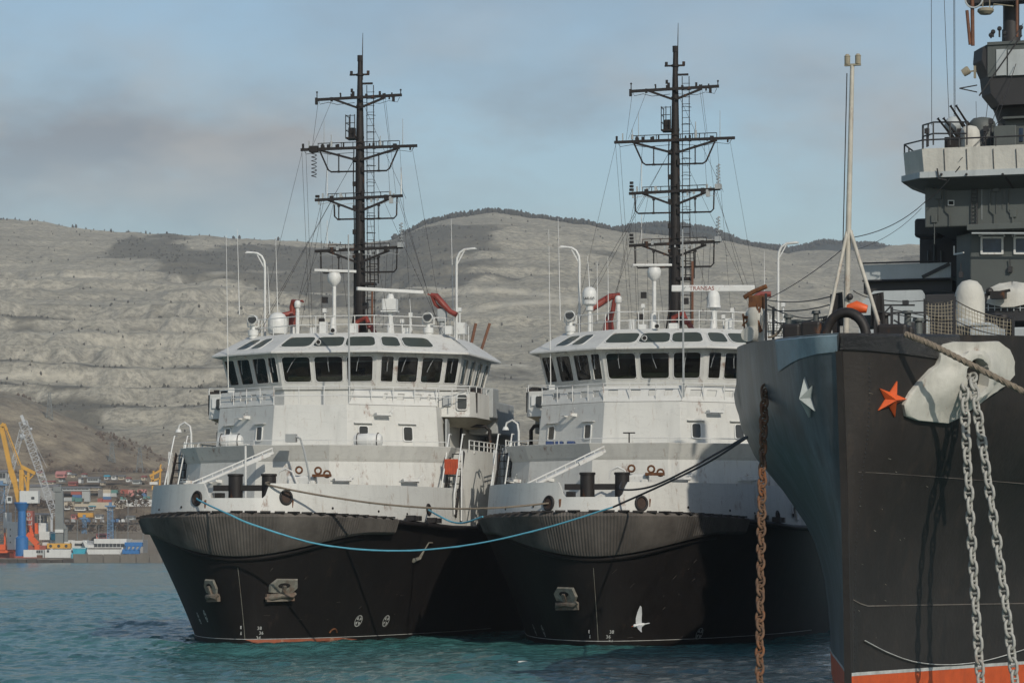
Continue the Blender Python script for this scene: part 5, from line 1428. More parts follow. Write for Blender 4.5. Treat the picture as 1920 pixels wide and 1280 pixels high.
# breakwater plate and forward railing steps
mb = MB(); q = [CL(1612, 650, 22), CL(1742, 650, 22), CL(1742, 595, 22), CL(1733, 588, 22), CL(1733, 552, 22), CL(1728, 544, 22), CL(1640, 546, 22), CL(1612, 572, 22)]
mb.plate(q, .25); mb.build('splinter_shield', M['clight'], CR)
mb = MB()
for px, y in ((1672, 590), (1685, 585), (1735, 585)): mb.bar(CL(px, 640, 14), CL(px, y, 14), .05)
mb.bar(CL(1640, 572, 14), CL(1715, 572, 14), .05); mb.bar(CL(1672, 586, 14), CL(1735, 586, 14), .05); mb.bar(CL(1676, 600, 14), CL(1696, 612, 14), .05); mb.bar(CL(1698, 572, 14), CL(1698, 563, 14), .16); mb.bar(CL(1655, 590, 14), CL(1672, 572, 14), .04)
mb.build('step_rail', M['cdark'], CR)
# ---- superstructure
AF = 34.0
def cz(py, px=1800, a=AF): return CL(px, py, a).z
def cw(px, a=AF): return CL(px, 600, a).x
SUP = empty('superstructure'); SUP.parent = CR
def sblock(name, mat, pxl, py0, py1, a=AF, dep=12, right=6.5, bev=.04, cham=0):
    mb = MB(); wl_ = cw(pxl, a); z0, z1 = cz(py1, pxl, a), cz(py0, pxl, a)
    poly = [(wl_+cham, a), (right, a), (right, a+dep), (wl_, a+dep), (wl_, a+cham*1.5)] if cham else [(wl_, a), (right, a), (right, a+dep), (wl_, a+dep)]
    mb.prism(poly, z0, z1); return mb.build(name, mat, SUP, bevel=bev)
lowb = sblock('lower_house', M['cdark'], 1735, 552, 660, AF-2, 20)
wing_ = sblock('wing_house', M['cdark'], 1724, 435, 560, AF+5, 14)
mid = sblock('bridge_house', M['cgrey'], 1782, 437, 562, AF, 10, 6.5, .03, .72)
up = sblock('upper_house', M['cgrey'], 1734, 316, 427, AF-.5, 12, 6.5, .05)
mb = MB(); mb.bb(cw(1822), 6.5, AF-.9, AF+.1, cz(437), cz(426)); mb.build('bridge_eave', M['cgrey'], SUP, bevel=.02)
for px0, px1, py0, py1 in ((1842, 1879, 447, 474), (1904, 1940, 447, 474)):
    w = Wall(CL(px0, py1, AF-.01), CL(px1, py1, AF-.01), CL(px0, py0, AF-.01), CL(px1, py0, AF-.01))
    fr, gl = MB(), MB(); w.window(fr, gl, 0.02, .98, .02, .98, .07, .06, .05)
    mb = fr; mb.tube([w.at(-.15, 1.15, .1), w.at(.1, 1.28, .12), w.at(1.1, 1.28, .12), w.at(1.15, 1.1, .1)], .04, 5)
    f = fr.build('cabin_window', M['fit'], mid, smooth=40); gl.build('cabin_pane', M['cglass'], f)
mb = MB(); p = CL(1789, 477, AF+.4); mb.bar(p, p + Vector((.45, -.55, 0)), .05); mb.bar(p, p + Vector((0,0,.3)), .05); mb.build('side_sill', M['fit'], mid)
w = Wall(CL(1779, 384, AF-.51), CL(1788, 384, AF-.51), CL(1779, 377, AF-.51), CL(1788, 377, AF-.51)); fr, gl = MB(), MB(); w.window(fr, gl, 0, 1, 0, 1, .03, .04, .05); f = fr.build('port_hole', M['fit'], up); gl.build('port_pane', M['dark'], f)
mb = MB(); mb.bar(CL(1841, 350, AF-.52), CL(1841, 412, AF-.52), .015); mb.build('weld_seam', M['clight'], up)
# side sponson, long wing bulwark
mb = MB(); p, q = CL(1618, 528, AF+2), CL(1783, 492, AF+2); mb.bb(p.x, q.x, AF+2, AF+2.1, p.z, q.z); mb.bb(p.x, q.x, AF+2.1, AF+6, p.z, p.z+.12)
mb.build('wing_bulwark', M['clight'], SUP)
mb = MB(); mb.bb(p.x-.02, q.x, AF+2.2, AF+6, p.z-.42, p.z-.01); mb.tube([p + Vector((0,-.06,.02)), Vector((q.x, AF+1.94, p.z+.02))], .04, 5); mb.tube([Vector((p.x, AF+1.95, q.z+.06)), Vector((q.x-.4, AF+1.95, q.z+.06))], .03, 5)
mb.bar(Vector((p.x+2.2, AF+1.97, p.z+.1)), Vector((p.x+3.2, AF+1.97, q.z-.05)), .06, .12); mb.build('wing_girder', M['cdark'], SUP)
mb = MB(); p, q = CL(1714, 445, AF+3), CL(1735, 409, AF+3); mb.prism([(p.x, AF+3), (q.x+.5, AF+3), (q.x+.5, AF+4), (p.x, AF+4)], p.z, q.z); mb.build('side_sponson', M['cdark'], SUP, bevel=.1)
# gun platform with canvas dodger
aP = AF-1.6
def plan(pxl, a, k=0): 
    w0 = cw(pxl, a)-k-.42; return [(6.5, a-k), (w0+1.0, a-k), (w0+.12, a+1.0-k), (w0, a+3), (w0+.3, a+8), (6.5, a+8)]
mb = MB(); pl0, pl1 = plan(1702, aP), plan(1698, aP, .0)
z0, z1 = cz(321, 1800, aP), cz(276, 1800, aP)
N_ = 40
mb.loft([[Vector((x, y, z0)) for x, y in pl0], [Vector((x, y, z1)) for x, y in pl1], [Vector((x+(.08 if x < 0 else 0), y+.08, z1)) for x, y in pl1], [Vector((x+(.08 if x < 0 else 0), y+.08, z0)) for x, y in pl0]], cap0=False, cap1=False)
mb.build('canvas_dodger', M['canvas'], SUP)
mb = MB(); mb.loft([[Vector((x, y, cz(331, 1800, aP)-.002)) for x, y in plan(1694, aP-.05)], [Vector((x, y, cz(320, 1800, aP))) for x, y in plan(1694, aP-.05)]]); mb.build('platform_rim', M['clight'], SUP)
mb = MB(); mb.loft([[Vector((x, y, cz(352, 1800, aP))) for x, y in plan(1760, aP+1.2)], [Vector((x, y, cz(333, 1800, aP))) for x, y in plan(1696, aP)], [Vector((x, y, cz(322, 1800, aP))) for x, y in plan(1696, aP)]])
gp = mb.build('gun_platform', M['cgrey'], SUP, bevel=.03)
mb = MB(); pr = plan(1700, aP)[1:5]; zz = z1
pr = [Vector((x, y, zz)) for x, y in reversed(pr)] + [Vector((6.5, aP, zz))]
rail(mb, pr, .30, 1, 1.3, .03); mb.build('platform_rail', M['cdark'], SUP)
mb = MB(); rail(mb, [CL(1730, 277, AF+1), CL(1731, 277, AF), CL(1750, 272, AF-1), CL(1813, 272, AF-1)], .80, 2, .7, .03); mb.build('gun_rail', M['cdark'], SUP)
def gun(px, py, a, mat, r, bx, by):
    p = CL(px, py, a); mb = MB(); mb.lathe([(r, -.7), (r, .05), (r*.92, .22), (r*.65, .36), (.001, .42)], p + Vector((.3,0,0)), 16)
    g = mb.build('gun_mount', mat, SUP, smooth=45)
    mb = MB(); b0_ = p + Vector((-.35,-.1,-.1)); mb.bb(b0_.x-.2, b0_.x+.3, b0_.y-.2, b0_.y+.3, b0_.z-.5, b0_.z+.1)
    for k in (0, .20): 
        s_ = b0_ + Vector((k*1.0+.1,0,.05)); e = s_ + Vector((bx, -.5, by)); mb.tube([s_, s_.lerp(e, .35), s_.lerp(e, .36), e, e + (e-s_)*.04], [.07, .07, .04, .035, .06], 7)
    mb.build('gun_barrels', M['black'], g, smooth=40)
gun(1803, 258, AF-.5, M['canvas'], .36, -.45, .65)
gun(1826, 242, AF+1.2, M['cgrey'], .50, -.45, .80)
mb = MB(); p = CL(1787, 235, AF+1.5); mb.ball(p, .32, 12); mb.build('gun_sight', M['clight'], SUP, smooth=60)
# conical tower and director above
aT = AF+2.5
mb = MB(); c = CL(1930, 280, aT+1.5); zb, zt_ = cz(280, 1900, aT), cz(165, 1900, aT)
rb = c.x-cw(1858, aT); rt = c.x-cw(1850, aT)+.15
mb.lathe([(rb-.2, zb), (rb-.1, zb+.8), (rt-.05, zt_-.4), (rt+.02, zt_)], (c.x, aT+1.5, 0), 28); mb.build('tower', M['cdark'], SUP, smooth=40)
mb = MB()
def dpoly(pxl, py, a=aT-.3): 
    w0 = cw(pxl, a); z = cz(py, 1860, a); return [Vector((w0+.5, a, z)), Vector((w0+8, a, z)), Vector((w0+8, a+5, z)), Vector((w0, a+5, z)), Vector((w0, a+.9, z))]
mb.loft([dpoly(1850, 198), dpoly(1832, 175), dpoly(1828, 142), dpoly(1815, 112), dpoly(1817, 88), dpoly(1828, 82)])
mb.build('director_house', M['cdark'], SUP)
mb = MB(); p, q = CL(1851, 144, aT-.42), CL(1990, 72, aT-.42); mb.bb(p.x, q.x, aT-.42, aT+3, cz(88, 1860, aT), q.z); mb.bb(p.x, q.x, aT-.36, aT+3, p.z, cz(88, 1860, aT)); 
mb.build('director_front', M['cgrey'], SUP)
mb = MB(); y_ = aT-.40
for x0, x1 in ((1868, 1887), (1890, 1925)): a_, b_ = CL(x0, 142, y_), CL(x1, 92, y_); mb.bb(a_.x, b_.x, y_, y_+.03, a_.z, b_.z)
mb.build('director_pane', M['clight'], SUP)
mb = MB(); c = CL(1896, 40, aT+1); mb.cyl((c.x, aT+1, cz(75, 1896, aT)), (c.x, aT+1, cz(-80, 1896, aT)), .30, n=14); mb.cyl((c.x, aT+1, cz(75, 1896, aT)), (c.x, aT+1, cz(48, 1896, aT)), .34, n=14); mb.build('top_mast', M['cdark'], SUP, smooth=40)
mb = MB(); p, q = CL(1811, 7, aT), CL(1990, -18, aT); mb.bb(p.x, q.x, aT, aT+.8, p.z, q.z); mb.build('mast_yard', M['cdark'], SUP)
mb = MB(); p = CL(1824, 86, aT); q = CL(1823, 0, aT); mb.cyl(p, q, .07); p = CL(1819, 84, aT); q = CL(1813, 20, aT); mb.cyl(p, q, .06); p = CL(1907, 70, aT-.5); q = CL(1907, -5, aT-.5); mb.cyl(p, q, .05); mb.build('signal_pole', M['wood'], SUP)
mb = MB(); p = CL(1848, 22, aT); mb.lathe([(.2, -.10), (.3, 0), (.3, .07), (.24, .12)], p, 12); mb.bar(p + Vector((-.1,0,.1)), p + Vector((-.1,0,.5)), .03); mb.bar(p + Vector((.15,0,.1)), p + Vector((.15,0,.5)), .03); mb.tube([p + Vector((.25,0,.05)), p + Vector((.3,0,.25)), CL(1900, 12, aT)], .025, 5); mb.build('yard_lamp', M['matbrown'], SUP, smooth=40)
mb = MB(); p = CL(1810, 135, aT); mb.lathe([(.001,-.12),(.14,-.10),(.16,.1),(.14,.16),(.001,.17)], p, 14, M=Matrix.Rotation(R(60), 3, 'Y')); mb.bar(p, p + Vector((.4,0,.02)), .05); mb.bar(p + Vector((.35,0,-.25)), p + Vector((.35,0,.2)), .08); mb.build('side_searchlight', M['matbrown'], SUP, smooth=40)
mb = MB(); p = CL(1799, 166, aT); q = CL(1832, 160, aT); mb.bar(p, q, .04); mb.bar(p, q + Vector((0,0,-.25)), .04); mb.build('side_bracket', M['cdark'], SUP)
# tarpaulin on deck before the bridge
mb = MB(); c = CL(1898, 548, AF-4); rings = []
for i, (r, h) in enumerate(((1.0, -.45), (.95, -.1), (.8, .12), (.45, .25), (.05, .3))):
    rings.append([c + Vector((r*1.1*math.cos(t)*(1+.12*math.sin(5*t)), r*.7*math.sin(t), h*(1+.25*math.sin(3*t+i)))) for t in np.linspace(0, 6.283, 19)[:-1]])
mb.loft(rings); mb.build('tarpaulin', M['canvas'], SUP, smooth=30)
mb = MB(); p = CL(1845, 552, AF-4.5); q = CL(1960, 600, AF-4.5); mb.bb(p.x, q.x, AF-4.5, AF-2.1, q.z, p.z); mb.build('front_bulwark', M['cdark'], SUP)
mb = MB()
for k in range(8): p = CL(1853+12*k, 577, AF-4.55); mb.bar(p + Vector((0,0,-.1)), p + Vector((0,0,.1)), .03)
mb.bar(CL(1848, 577, AF-4.55), CL(1960, 577, AF-4.55), .02); mb.build('hand_grip', M['clight'], SUP)
mb = MB(); p = CL(1872, 553, AF-5); mb.box(p, (.5, .4, .25)); mb.bar(p + Vector((-.5,0,0)), p + Vector((.4,0,.15)), .09); mb.ball(p + Vector((-.3,0,.12)), .14, 8); mb.build('deck_gear', M['black'], SUP)
# small fittings crowding the superstructure
rq = random.Random(21)
def fit(name, mat, fn, smooth=None, bevel=0):
    mb_ = MB(); fn(mb_); return mb_.build(name, mat, SUP, smooth=smooth, bevel=bevel)
for px, py in ((1760, 366), (1868, 352), (1900, 400), (1752, 410), (1880, 344)):
    p = CL(px, py, AF-.52); fit('junction_box', M['cgrey'], lambda m: (m.box(p, (.22, .10, .28)), m.bar(p + Vector((0,0,-.14)), p + Vector((0,0,-.9)), .03)), bevel=.01)
for px in (1772, 1856, 1890):
    fit('conduit', M['cgrey'], lambda m: m.tube([CL(px, 330, AF-.55), CL(px, 395, AF-.55), CL(px+8, 403, AF-.55), CL(px+8, 424, AF-.55)], .025, 5))
fit('wall_ladder', M['cdark'], lambda m: ([m.bar(CL(x, 332, AF-.60), CL(x, 424, AF-.60), .035) for x in (1822, 1832)], [m.bar(CL(1822, y, AF-.60), CL(1832, y, AF-.60), .025) for y in range(336, 424, 7)]))
fit('platform_stay', M['cdark'], lambda m: [m.bar(CL(x, 352, AF-.5), CL(x-14, 331, aP+.1), .07) for x in (1752, 1800, 1850, 1900)])
for px in (1770, 1812, 1862, 1905):
    fit('dodger_lashing', M['cdark'], lambda m: m.bar(CL(px, 279, aP-.03), CL(px+2, 322, aP-.03), .02))
for px, py, r_ in ((1812, 327, .05), (1765, 327, .05), (1880, 327, .05)):
    fit('rim_bolt', M['cdark'], lambda m: m.ball(CL(px, py, aP-.12), r_, 6))
for px, y0, y1 in ((1848, 236, 276), (1858, 222, 276), (1875, 232, 276), (1738, 240, 276), (1888, 240, 276)):
    fit('stanchion', M['cdark'], lambda m: (m.bar(CL(px, y1, AF+.3), CL(px, y0, AF+.3), .05), m.box(CL(px, y0+6, AF+.3), (.16, .12, .18)), m.bar(CL(px-4, y0+14, AF+.3), CL(px+5, y0+14, AF+.3), .03)))
fit('ammunition_locker', M['cgrey'], lambda m: m.bb(cw(1868)-.1, cw(1905), AF, AF+1, z1, z1+.9), bevel=.03)
fit('tower_cabin', M['cgrey'], lambda m: (lambda a, b: m.bb(a.x, b.x, aT-1.9, aT-.3, a.z, b.z))(CL(1884, 276, aT-1.9), CL(1950, 222, aT-1.9)), bevel=.03)
fit('cabin_light', M['cglass'], lambda m: (lambda a, b: m.bb(a.x, b.x, aT-1.94, aT-1.88, a.z, b.z))(CL(1898, 266, aT-1.94), CL(1918, 240, aT-1.94)))
fit('cabin_brow', M['cgrey'], lambda m: (lambda a, b: m.bb(a.x, b.x, aT-2.2, aT-.3, a.z, b.z))(CL(1880, 223, aT-2.2), CL(1950, 216, aT-2.2)))
for px, py, h in ((1862, 70, 10), (1874, 70, 16), (1884, 70, 7), (1914, 70, 18), (1858, 72, 6)):
    fit('roof_fitting', M['cdark'], lambda m: (m.bar(CL(px, py, aT), CL(px, py-h, aT), .06), m.ball(CL(px, py-h, aT), .09, 6)))
fit('yard_loop', M['clight'], lambda m: m.tube([CL(1826, -2, aT-.1) + Vector((.32*math.cos(t), 0, .32*math.sin(t))) for t in np.linspace(math.pi, 2*math.pi, 10)], .035, 5))
fit('tower_wire', M['cdark'], lambda m: [m.tube([CL(a_, b_, aT-.5), CL(c_, d_, AF-.4)], .012, 4) for a_, b_, c_, d_ in ((1905, 120, 1870, 226), (1880, 180, 1840, 276), (1852, 195, 1842, 276), (1918, 45, 1896, 80))])
for px, y0 in ((1740, 470), (1752, 460), (1765, 470)):
    fit('wing_pipe', M['cgrey'], lambda m: m.tube([CL(px, y0, AF+4.9), CL(px, 545, AF+4.9)], .04, 6))
0 and fit('wing_brace', M['clight'], lambda m: [m.bar(CL(x, 545, AF+1.9), CL(x-10, 530, AF+1.9), .05) for x in (1660, 1700, 1740)])
for px, py in ((1802, 515), (1894, 505)):
    p = CL(px, py, AF-.08); fit('bulkhead_fitting', M['cdark'], lambda m: (m.box(p, (.14, .12, .2)), m.bar(p, p + Vector((0, -.05, .4)), .03)))
fit('gutter', M['clight'], lambda m: m.bar(CL(1822, 437, AF-.95), CL(1960, 437, AF-.95), .05))
# crowded forecastle
for px, y0, y1, a_, r_ in ((1478, 596, 632, 4, .10), (1530, 588, 632, 3, .09), (1660, 592, 632, 3, .10), (1702, 588, 632, 4, .11), (1722, 602, 634, 4.5, .12), (1760, 596, 634, 7, .14), (1776, 600, 634, 6, .10), (1838, 600, 640, 10, .12), (1880, 596, 640, 10, .16)):
    mb_ = MB(); p, q = CL(px, y1, a_), CL(px, y0, a_); mb_.cyl(p, q, r_, r_*.8, 10); mb_.cyl(q, q + Vector((0,0,.08)), r_*1.4, r_*1.2, 10); mb_.build('deck_vent', M['cgrey'] if px % 4 else M['black'], CR, smooth=40)
for px, py, a_, w_ in ((1495, 612, 5, .4), (1555, 606, 4, .3), (1632, 604, 3, .35), (1715, 616, 6, .5), (1768, 618, 8, .5), (1860, 600, 12, .5)):
    mb_ = MB(); p = CL(px, py, a_); mb_.box(p, (w_, .4, .35), rz=rq.uniform(-.3, .3)); mb_.build('deck_chest', M['cdark'] if rq.random() < .6 else M['cgrey'], CR, bevel=.04)
mb_ = MB(); pts = [CL(x, y, 5) for x, y in ((1440, 632), (1470, 606), (1500, 618), (1530, 604), (1562, 612))]; mb_.tube(spline_simple(pts), .035, 6); mb_.build('deck_line', M['rope'], CR, smooth=50)
# wires
mb = MB()
for px, a in ((1747, AF), (1780, AF+2), (1789, AF+2), (1791, AF+2)): mb.tube([CL(px, 235, a), CL(px-(12 if px == 1780 else 1), -60, a)], .012, 4)
mb.tube([CL(1830, 190, AF+2), CL(1831, 230, AF+2)], .01, 4)
rope(mb, (CL(1600, 445, 2.2), CL(1733, 380, AF-1)), .014, 4, 20, .2); rope(mb, (CL(1733, 380, AF-1.2), CL(1800, 312, aP-.1)), .022, 4, 14, .1)
rope(mb, (CL(1600, 470, 2.2), CL(1728, 390, AF-1)), .008, 4, 16, .2); rope(mb, (CL(1588, 460, 2.3), CL(1440, 560, 6.8)), .01, 4, 8, .1)
mb.tube([CL(1836, 180, aT-.6), CL(1916, 66, aT-.6)], .03, 5); mb.tube([CL(1800, 300, aP-.1), CL(1880, 220, AF)], .012, 4); mb.tube([CL(1757, 316, aP-.1), CL(1760, 335, aP-.1), CL(1775, 338, aP-.1)], .03, 5)
mb.build('wire_rigging', M['cdark'], SUP)

# ================================================================ chains and ropes (things of their own)
def chain(name, pts, pitch, r, ww, mat, label):
    mb = MB(); P_ = [Vector(p) for p in pts]
    d = [0]
    for a, b in zip(P_, P_[1:]): d.append(d[-1]+(b-a).length)
    def at(t):
        for i in range(len(P_)-1):
            if t <= d[i+1] or i == len(P_)-2: return P_[i].lerp(P_[i+1], (t-d[i])/(d[i+1]-d[i]))
    k = 0; t = 0; rr = random.Random(len(label))
    while t < d[-1]-pitch:
        c = at(t+pitch/2); ax = (at(t+pitch)-at(t)).normalized()
        base = Vector((1, -.25, 0)) if k % 2 == 0 else Vector((.25, 1, 0))
        base = (base*math.cos(.15)+Vector((0,0,0))); sd = (base-ax*base.dot(ax)).normalized()
        sd = (Matrix.Rotation(rr.uniform(-.22, .22)+.45, 3, ax) @ sd)
        L = pitch/2+r; lp = []
        for q in range(16):
            th = 2*math.pi*q/16; x = math.cos(th)*ww/2; y = math.sin(th)
            y = (abs(y)**.75)*(1 if y > 0 else -1)*L
            lp.append(c + sd*x + ax*y)
        mb.tube(lp, r, 7, closed=True); mb.cyl(c - sd*ww/2, c + sd*ww/2, r*.72, n=6)
        t += pitch; k += 1
    return tag(mb.build(name, mat, None, smooth=60), label, 'chain', 'anchor chains at the warship bow')
pm = c_on(HC[0], HC[1], 1, 0)[0] + nc*.40; wpm = CW(*pm)
Dm = wpm.y
def sagline(a, b, bow): return [a.lerp(b, t) + Vector((bow*4*t*(1-t), 0, 0)) for t in np.linspace(0, 1, 12)]
chain('anchor_chain', [P(1811, 704, Dm+.12), P(1808, 722, Dm-.30)] + sagline(P(1808, 745, Dm-.50), P(1843, 1335, Dm-1.0), -.03), .315, .042, .225, M['chainw'], 'pale anchor chain, inner of the two hanging from the white bolster')
chain('anchor_chain', [P(1822, 702, Dm+.12), P(1825, 722, Dm-.30)] + sagline(P(1828, 745, Dm-.50), P(1910, 1335, Dm-1.2), .05), .315, .042, .225, M['chainw'], 'pale anchor chain, outer of the two hanging from the white bolster')
pl_ = CW(*c_on(1434, 735, -1, .0)[0])
chain('anchor_chain', sagline(P(1434, 722, pl_.y-.05), P(1424, 1330, 76.5), -.03), .30, .037, .205, M['chainr'], 'rusty brown anchor chain hanging from the shaded side of the bow')
def line(name, pts, r, mat, label, n=6, tw=False):
    mb = MB(); mb.tube(pts, r, n)
    if tw:
        P_ = [Vector(p) for p in pts]
        for ph in range(3):
            hp = []; L = sum((b-a).length for a, b in zip(P_, P_[1:])); m = int(L/.05)
            for i in range(m+1):
                s_ = i/m*(len(P_)-1); k = min(int(s_), len(P_)-2); c = P_[k].lerp(P_[k+1], s_-k); tn = (P_[k+1]-P_[k]).normalized(); u = tn.orthogonal().normalized(); w = tn.cross(u)
                an = i*.05/.42*6.283+ph*2.094; hp.append(c + (u*math.cos(an)+w*math.sin(an))*r*.62)
            mb.tube(hp, r*.55, 5)
    return tag(mb.build(name, mat, None, smooth=60), label, 'rope', 'mooring ropes between the ships')
def spline(pts, n=40):
    """smooth curve through points (Catmull-Rom)."""
    P_ = [Vector(p) for p in pts]; P_ = [P_[0]*2-P_[1]] + P_ + [P_[-1]*2-P_[-2]]; out = []
    for i in range(1, len(P_)-2):
        for k in range(n):
            t = k/n; a, b, c, d = P_[i-1:i+3]
            out.append(.5*((2*b)+(c-a)*t+(2*a-5*b+4*c-d)*t*t+(3*b-a-3*c+d)*t**3))
    return out + [P_[-2]]
def mrope(name, pts, r, mat, label): return line(name, spline([P(*p) for p in pts], 14), r, mat, label)
cr_end = CW(*c_on(1402, 818, -1, 0)[0])
YA = FA[0].y
mb = MB()
mb.tube(spline([P(*p) for p in [(369, 934, YA), (376, 939, YA-.5), (430, 964, 129.4), (480, 985, 129.3), (600, 1020, 129.2), (740, 1032, 128.6), (880, 1021, 127.5), (1020, 990, 126.3), (1150, 950, 125)]], 14), .038, 6); mb.cur = 1
mb.tube(spline([P(*p) for p in [(1150, 950, 125), (1250, 905, 122), (1330, 865, 118), (1403, 818, cr_end.y)]], 14), .041, 6)  # same rope: shadow and dirt on its upper end painted as dark colour
tag(mb.build('mooring_rope', [M['bluerope'], M['darkrope']], None, smooth=60), 'bright blue mooring rope with a dark upper end, sagging across both tug bows', 'rope', 'mooring ropes between the ships')
bB = T_world('B', (.92, .35, 6.75)); pB = (960+bB.x/bB.y*F, HORY-(bB.z-CAMZ)/bB.y*F, bB.y)
mrope('mooring_rope', [pB, (1165, 917, 128.5), (1220, 912, 126), (1290, 880, 121.5), (1340, 852, 118), (1405, 815, cr_end.y)], .040, M['darkrope'], 'dark mooring rope from the middle tug bollard up to the warship')
bA = T_world('A', (.92, .35, 6.75)); pA = (960+bA.x/bA.y*F, HORY-(bA.z-CAMZ)/bA.y*F, bA.y)
mrope('mooring_rope', [pA, (505, 909, 131.5), (600, 928, 131.2), (720, 945, 130.8), (840, 953, 130.2), (940, 951, 129.4), (1029, 943, FB[0].y)], .046, M['rope'], 'brown hemp mooring rope from the left tug bollard to the middle tug fairlead')
mrope('mooring_rope', [(803, 955, FA[2].y), (820, 965, 136), (848, 978, 135), (872, 979, 134), (905, 968, 132.8)], .04, M['bluerope'], 'short blue rope hanging between the two tug hulls')
line('mooring_rope', spline([P(1697, 626, 79.2), P(1740, 643, 79.0), P(1800, 673, 78.9), P(1880, 714, 78.8), P(1960, 755, 78.7)], 20), .075, M['rope'], 'thick twisted hemp rope crossing over the white bolster', tw=True)
e0 = CW(*c_on(1618, 1200, 1, .05)[0]); pts = []
for px, py in ((1618, 1200), (1660, 1222), (1710, 1239), (1765, 1245), (1830, 1240), (1890, 1225), (1950, 1205)): pts.append(CW(*c_on(px, py, 1, .06)[0]))
line('mooring_rope', spline(pts, 8), .014, M['mark'], 'thin white line looped low along the warship hull')

# ================================================================ gulls
def gull(loc, label, fly=True):
    g = empty('gull', loc, label=label, cat='gull'); mb = MB()
    # body nose to tail along x, one surface from bill to tail with the wings drawn out of it
    prof_ = [(-.20, .012, .0), (-.185, .035, .0), (-.155, .045, .005), (-.12, .042, 0), (-.06, .062, -.01), (.02, .068, -.012), (.09, .05, 0), (.15, .032, .01), (.24, .034, .012), (.27, .030, .012)]
    mb.loft([[Vector((x, r*math.cos(t)*(1.0 if x < .12 else 2.2), z + r*math.sin(t)*(1 if x < .12 else .5))) for t in np.linspace(0, 6.283, 13)[:-1]] for x, r, z in prof_])
    body = mb.build('body', M['gull'], g, smooth=60)
    mb = MB(); mb.loft([[Vector((-.19, .012*math.cos(t), .012*math.sin(t))) for t in np.linspace(0, 6.283, 7)[:-1]], [Vector((-.245, .003*math.cos(t), -.01+.003*math.sin(t))) for t in np.linspace(0, 6.283, 7)[:-1]]]); mb.build('bill', M['orange'], g)
    def wing(pts, name='wing'):
        mb = MB(); rings = []
        for (c, f, b, th) in pts:
            c, f, b = Vector(c), Vector(f), Vector(b); nrm = Vector((0, .6, .8))
            rings.append([c+f, c+(f+b)*.5+nrm*th, c+b, c+(f+b)*.5-nrm*th])
        mb.loft(rings); return mb.build(name, M['gullwing'], g, smooth=50)
    if fly:
        wing([((-.03, .03, .02), (-.08,0,0), (.09,0,0), .02), ((.0, .06, .18), (-.08,0,.02), (.08,0,-.03), .014), ((.04, .05, .34), (-.05,0,.03), (.07,0,-.04), .010), ((.10, .02, .52), (-.015,0,.02), (.02,0,-.03), .004)])
        wing([((-.03, -.03, .0), (-.08,0,0), (.09,0,0), .02), ((-.06, -.20, -.02), (-.07,0,.0), (.07,0,-.02), .014), ((-.10, -.36, -.08), (-.05,0,.0), (.05,0,-.02), .010), ((-.10, -.50, -.16), (-.01,0,0), (.02,0,-.02), .004)])
    else:
        wing([((.0, .055, .02), (-.09,0,0), (.10,0,.01), .012), ((.10, .045, .035), (-.05,0,0), (.10,0,.02), .008), ((.22, .02, .05), (-.01,0,0), (.02,0,.0), .003)])
        wing([((.0, -.055, .02), (-.09,0,0), (.10,0,.01), .012), ((.10, -.045, .035), (-.05,0,0), (.10,0,.02), .008), ((.22, -.02, .05), (-.01,0,0), (.02,0,.0), .003)])
    return g
M['gull'] = paint('gull_white', (.60,.60,.58), .8, var=.1, scale=8, bmp=0); M['gullwing'] = paint('gull_wing_grey', (.42,.43,.43), .8, var=.25, scale=6, bmp=0)
g1 = gull(P(1200, 1171, 83.5), 'white gull flying with one wing raised in front of the dark hull'); g1.scale = (.93, .93, .93); g1.rotation_euler = (0, R(-8), R(10))
g2 = gull(P(979, 1243, 111), 'small white gull sitting on the water before the tugs', False); g2.location.z = .06; g2.scale = (.7, .7, .7)
# ================================================================ the port across the water
YQ = 860.0
M['conc'] = paint('quay_concrete', (.19,.17,.145), .9, var=.4, scale=.25, streak=.5, bmp=.3)
M['quayd'] = paint('quay_wall_dark', (.085,.072,.062), .9, var=.5, scale=.3, streak=.6, bmp=.5)
M['pwhite'] = paint('shed_white', (.62,.63,.61), .6, var=.15, scale=.3, streak=.3)
M['pgrey'] = paint('shed_grey', (.30,.30,.29), .7, var=.2, scale=.3, streak=.3)
M['pdark'] = paint('dark_glazing', (.05,.055,.06), .3, var=.3, scale=.5)
M['roofg'] = paint('roof_grey', (.20,.19,.18), .7, var=.2, scale=.4)
M['crgrey'] = paint('crane_grey', (.20,.215,.21), .6, var=.25, scale=.4)
M['lattice'] = paint('pale_lattice', (.50,.52,.53), .6, var=.2, scale=1)
M['mblue'] = paint('mast_blue', (.13,.24,.38), .6, var=.25, scale=.5)
M['cont_green'] = paint('container_green', (.10,.24,.22), .6, var=.3, scale=.3)
M['cont_red'] = paint('container_red', (.36,.10,.07), .6, var=.3, scale=.3)
M['cont_blue'] = paint('container_blue', (.08,.17,.33), .6, var=.3, scale=.3)
M['cont_grey'] = paint('container_grey', (.42,.44,.43), .6, var=.25, scale=.3)
M['cont_pink'] = paint('container_pink', (.55,.24,.21), .6, var=.25, scale=.3)
M['tan'] = paint('tan_render', (.50,.44,.34), .8, var=.2, scale=.2, streak=.3)
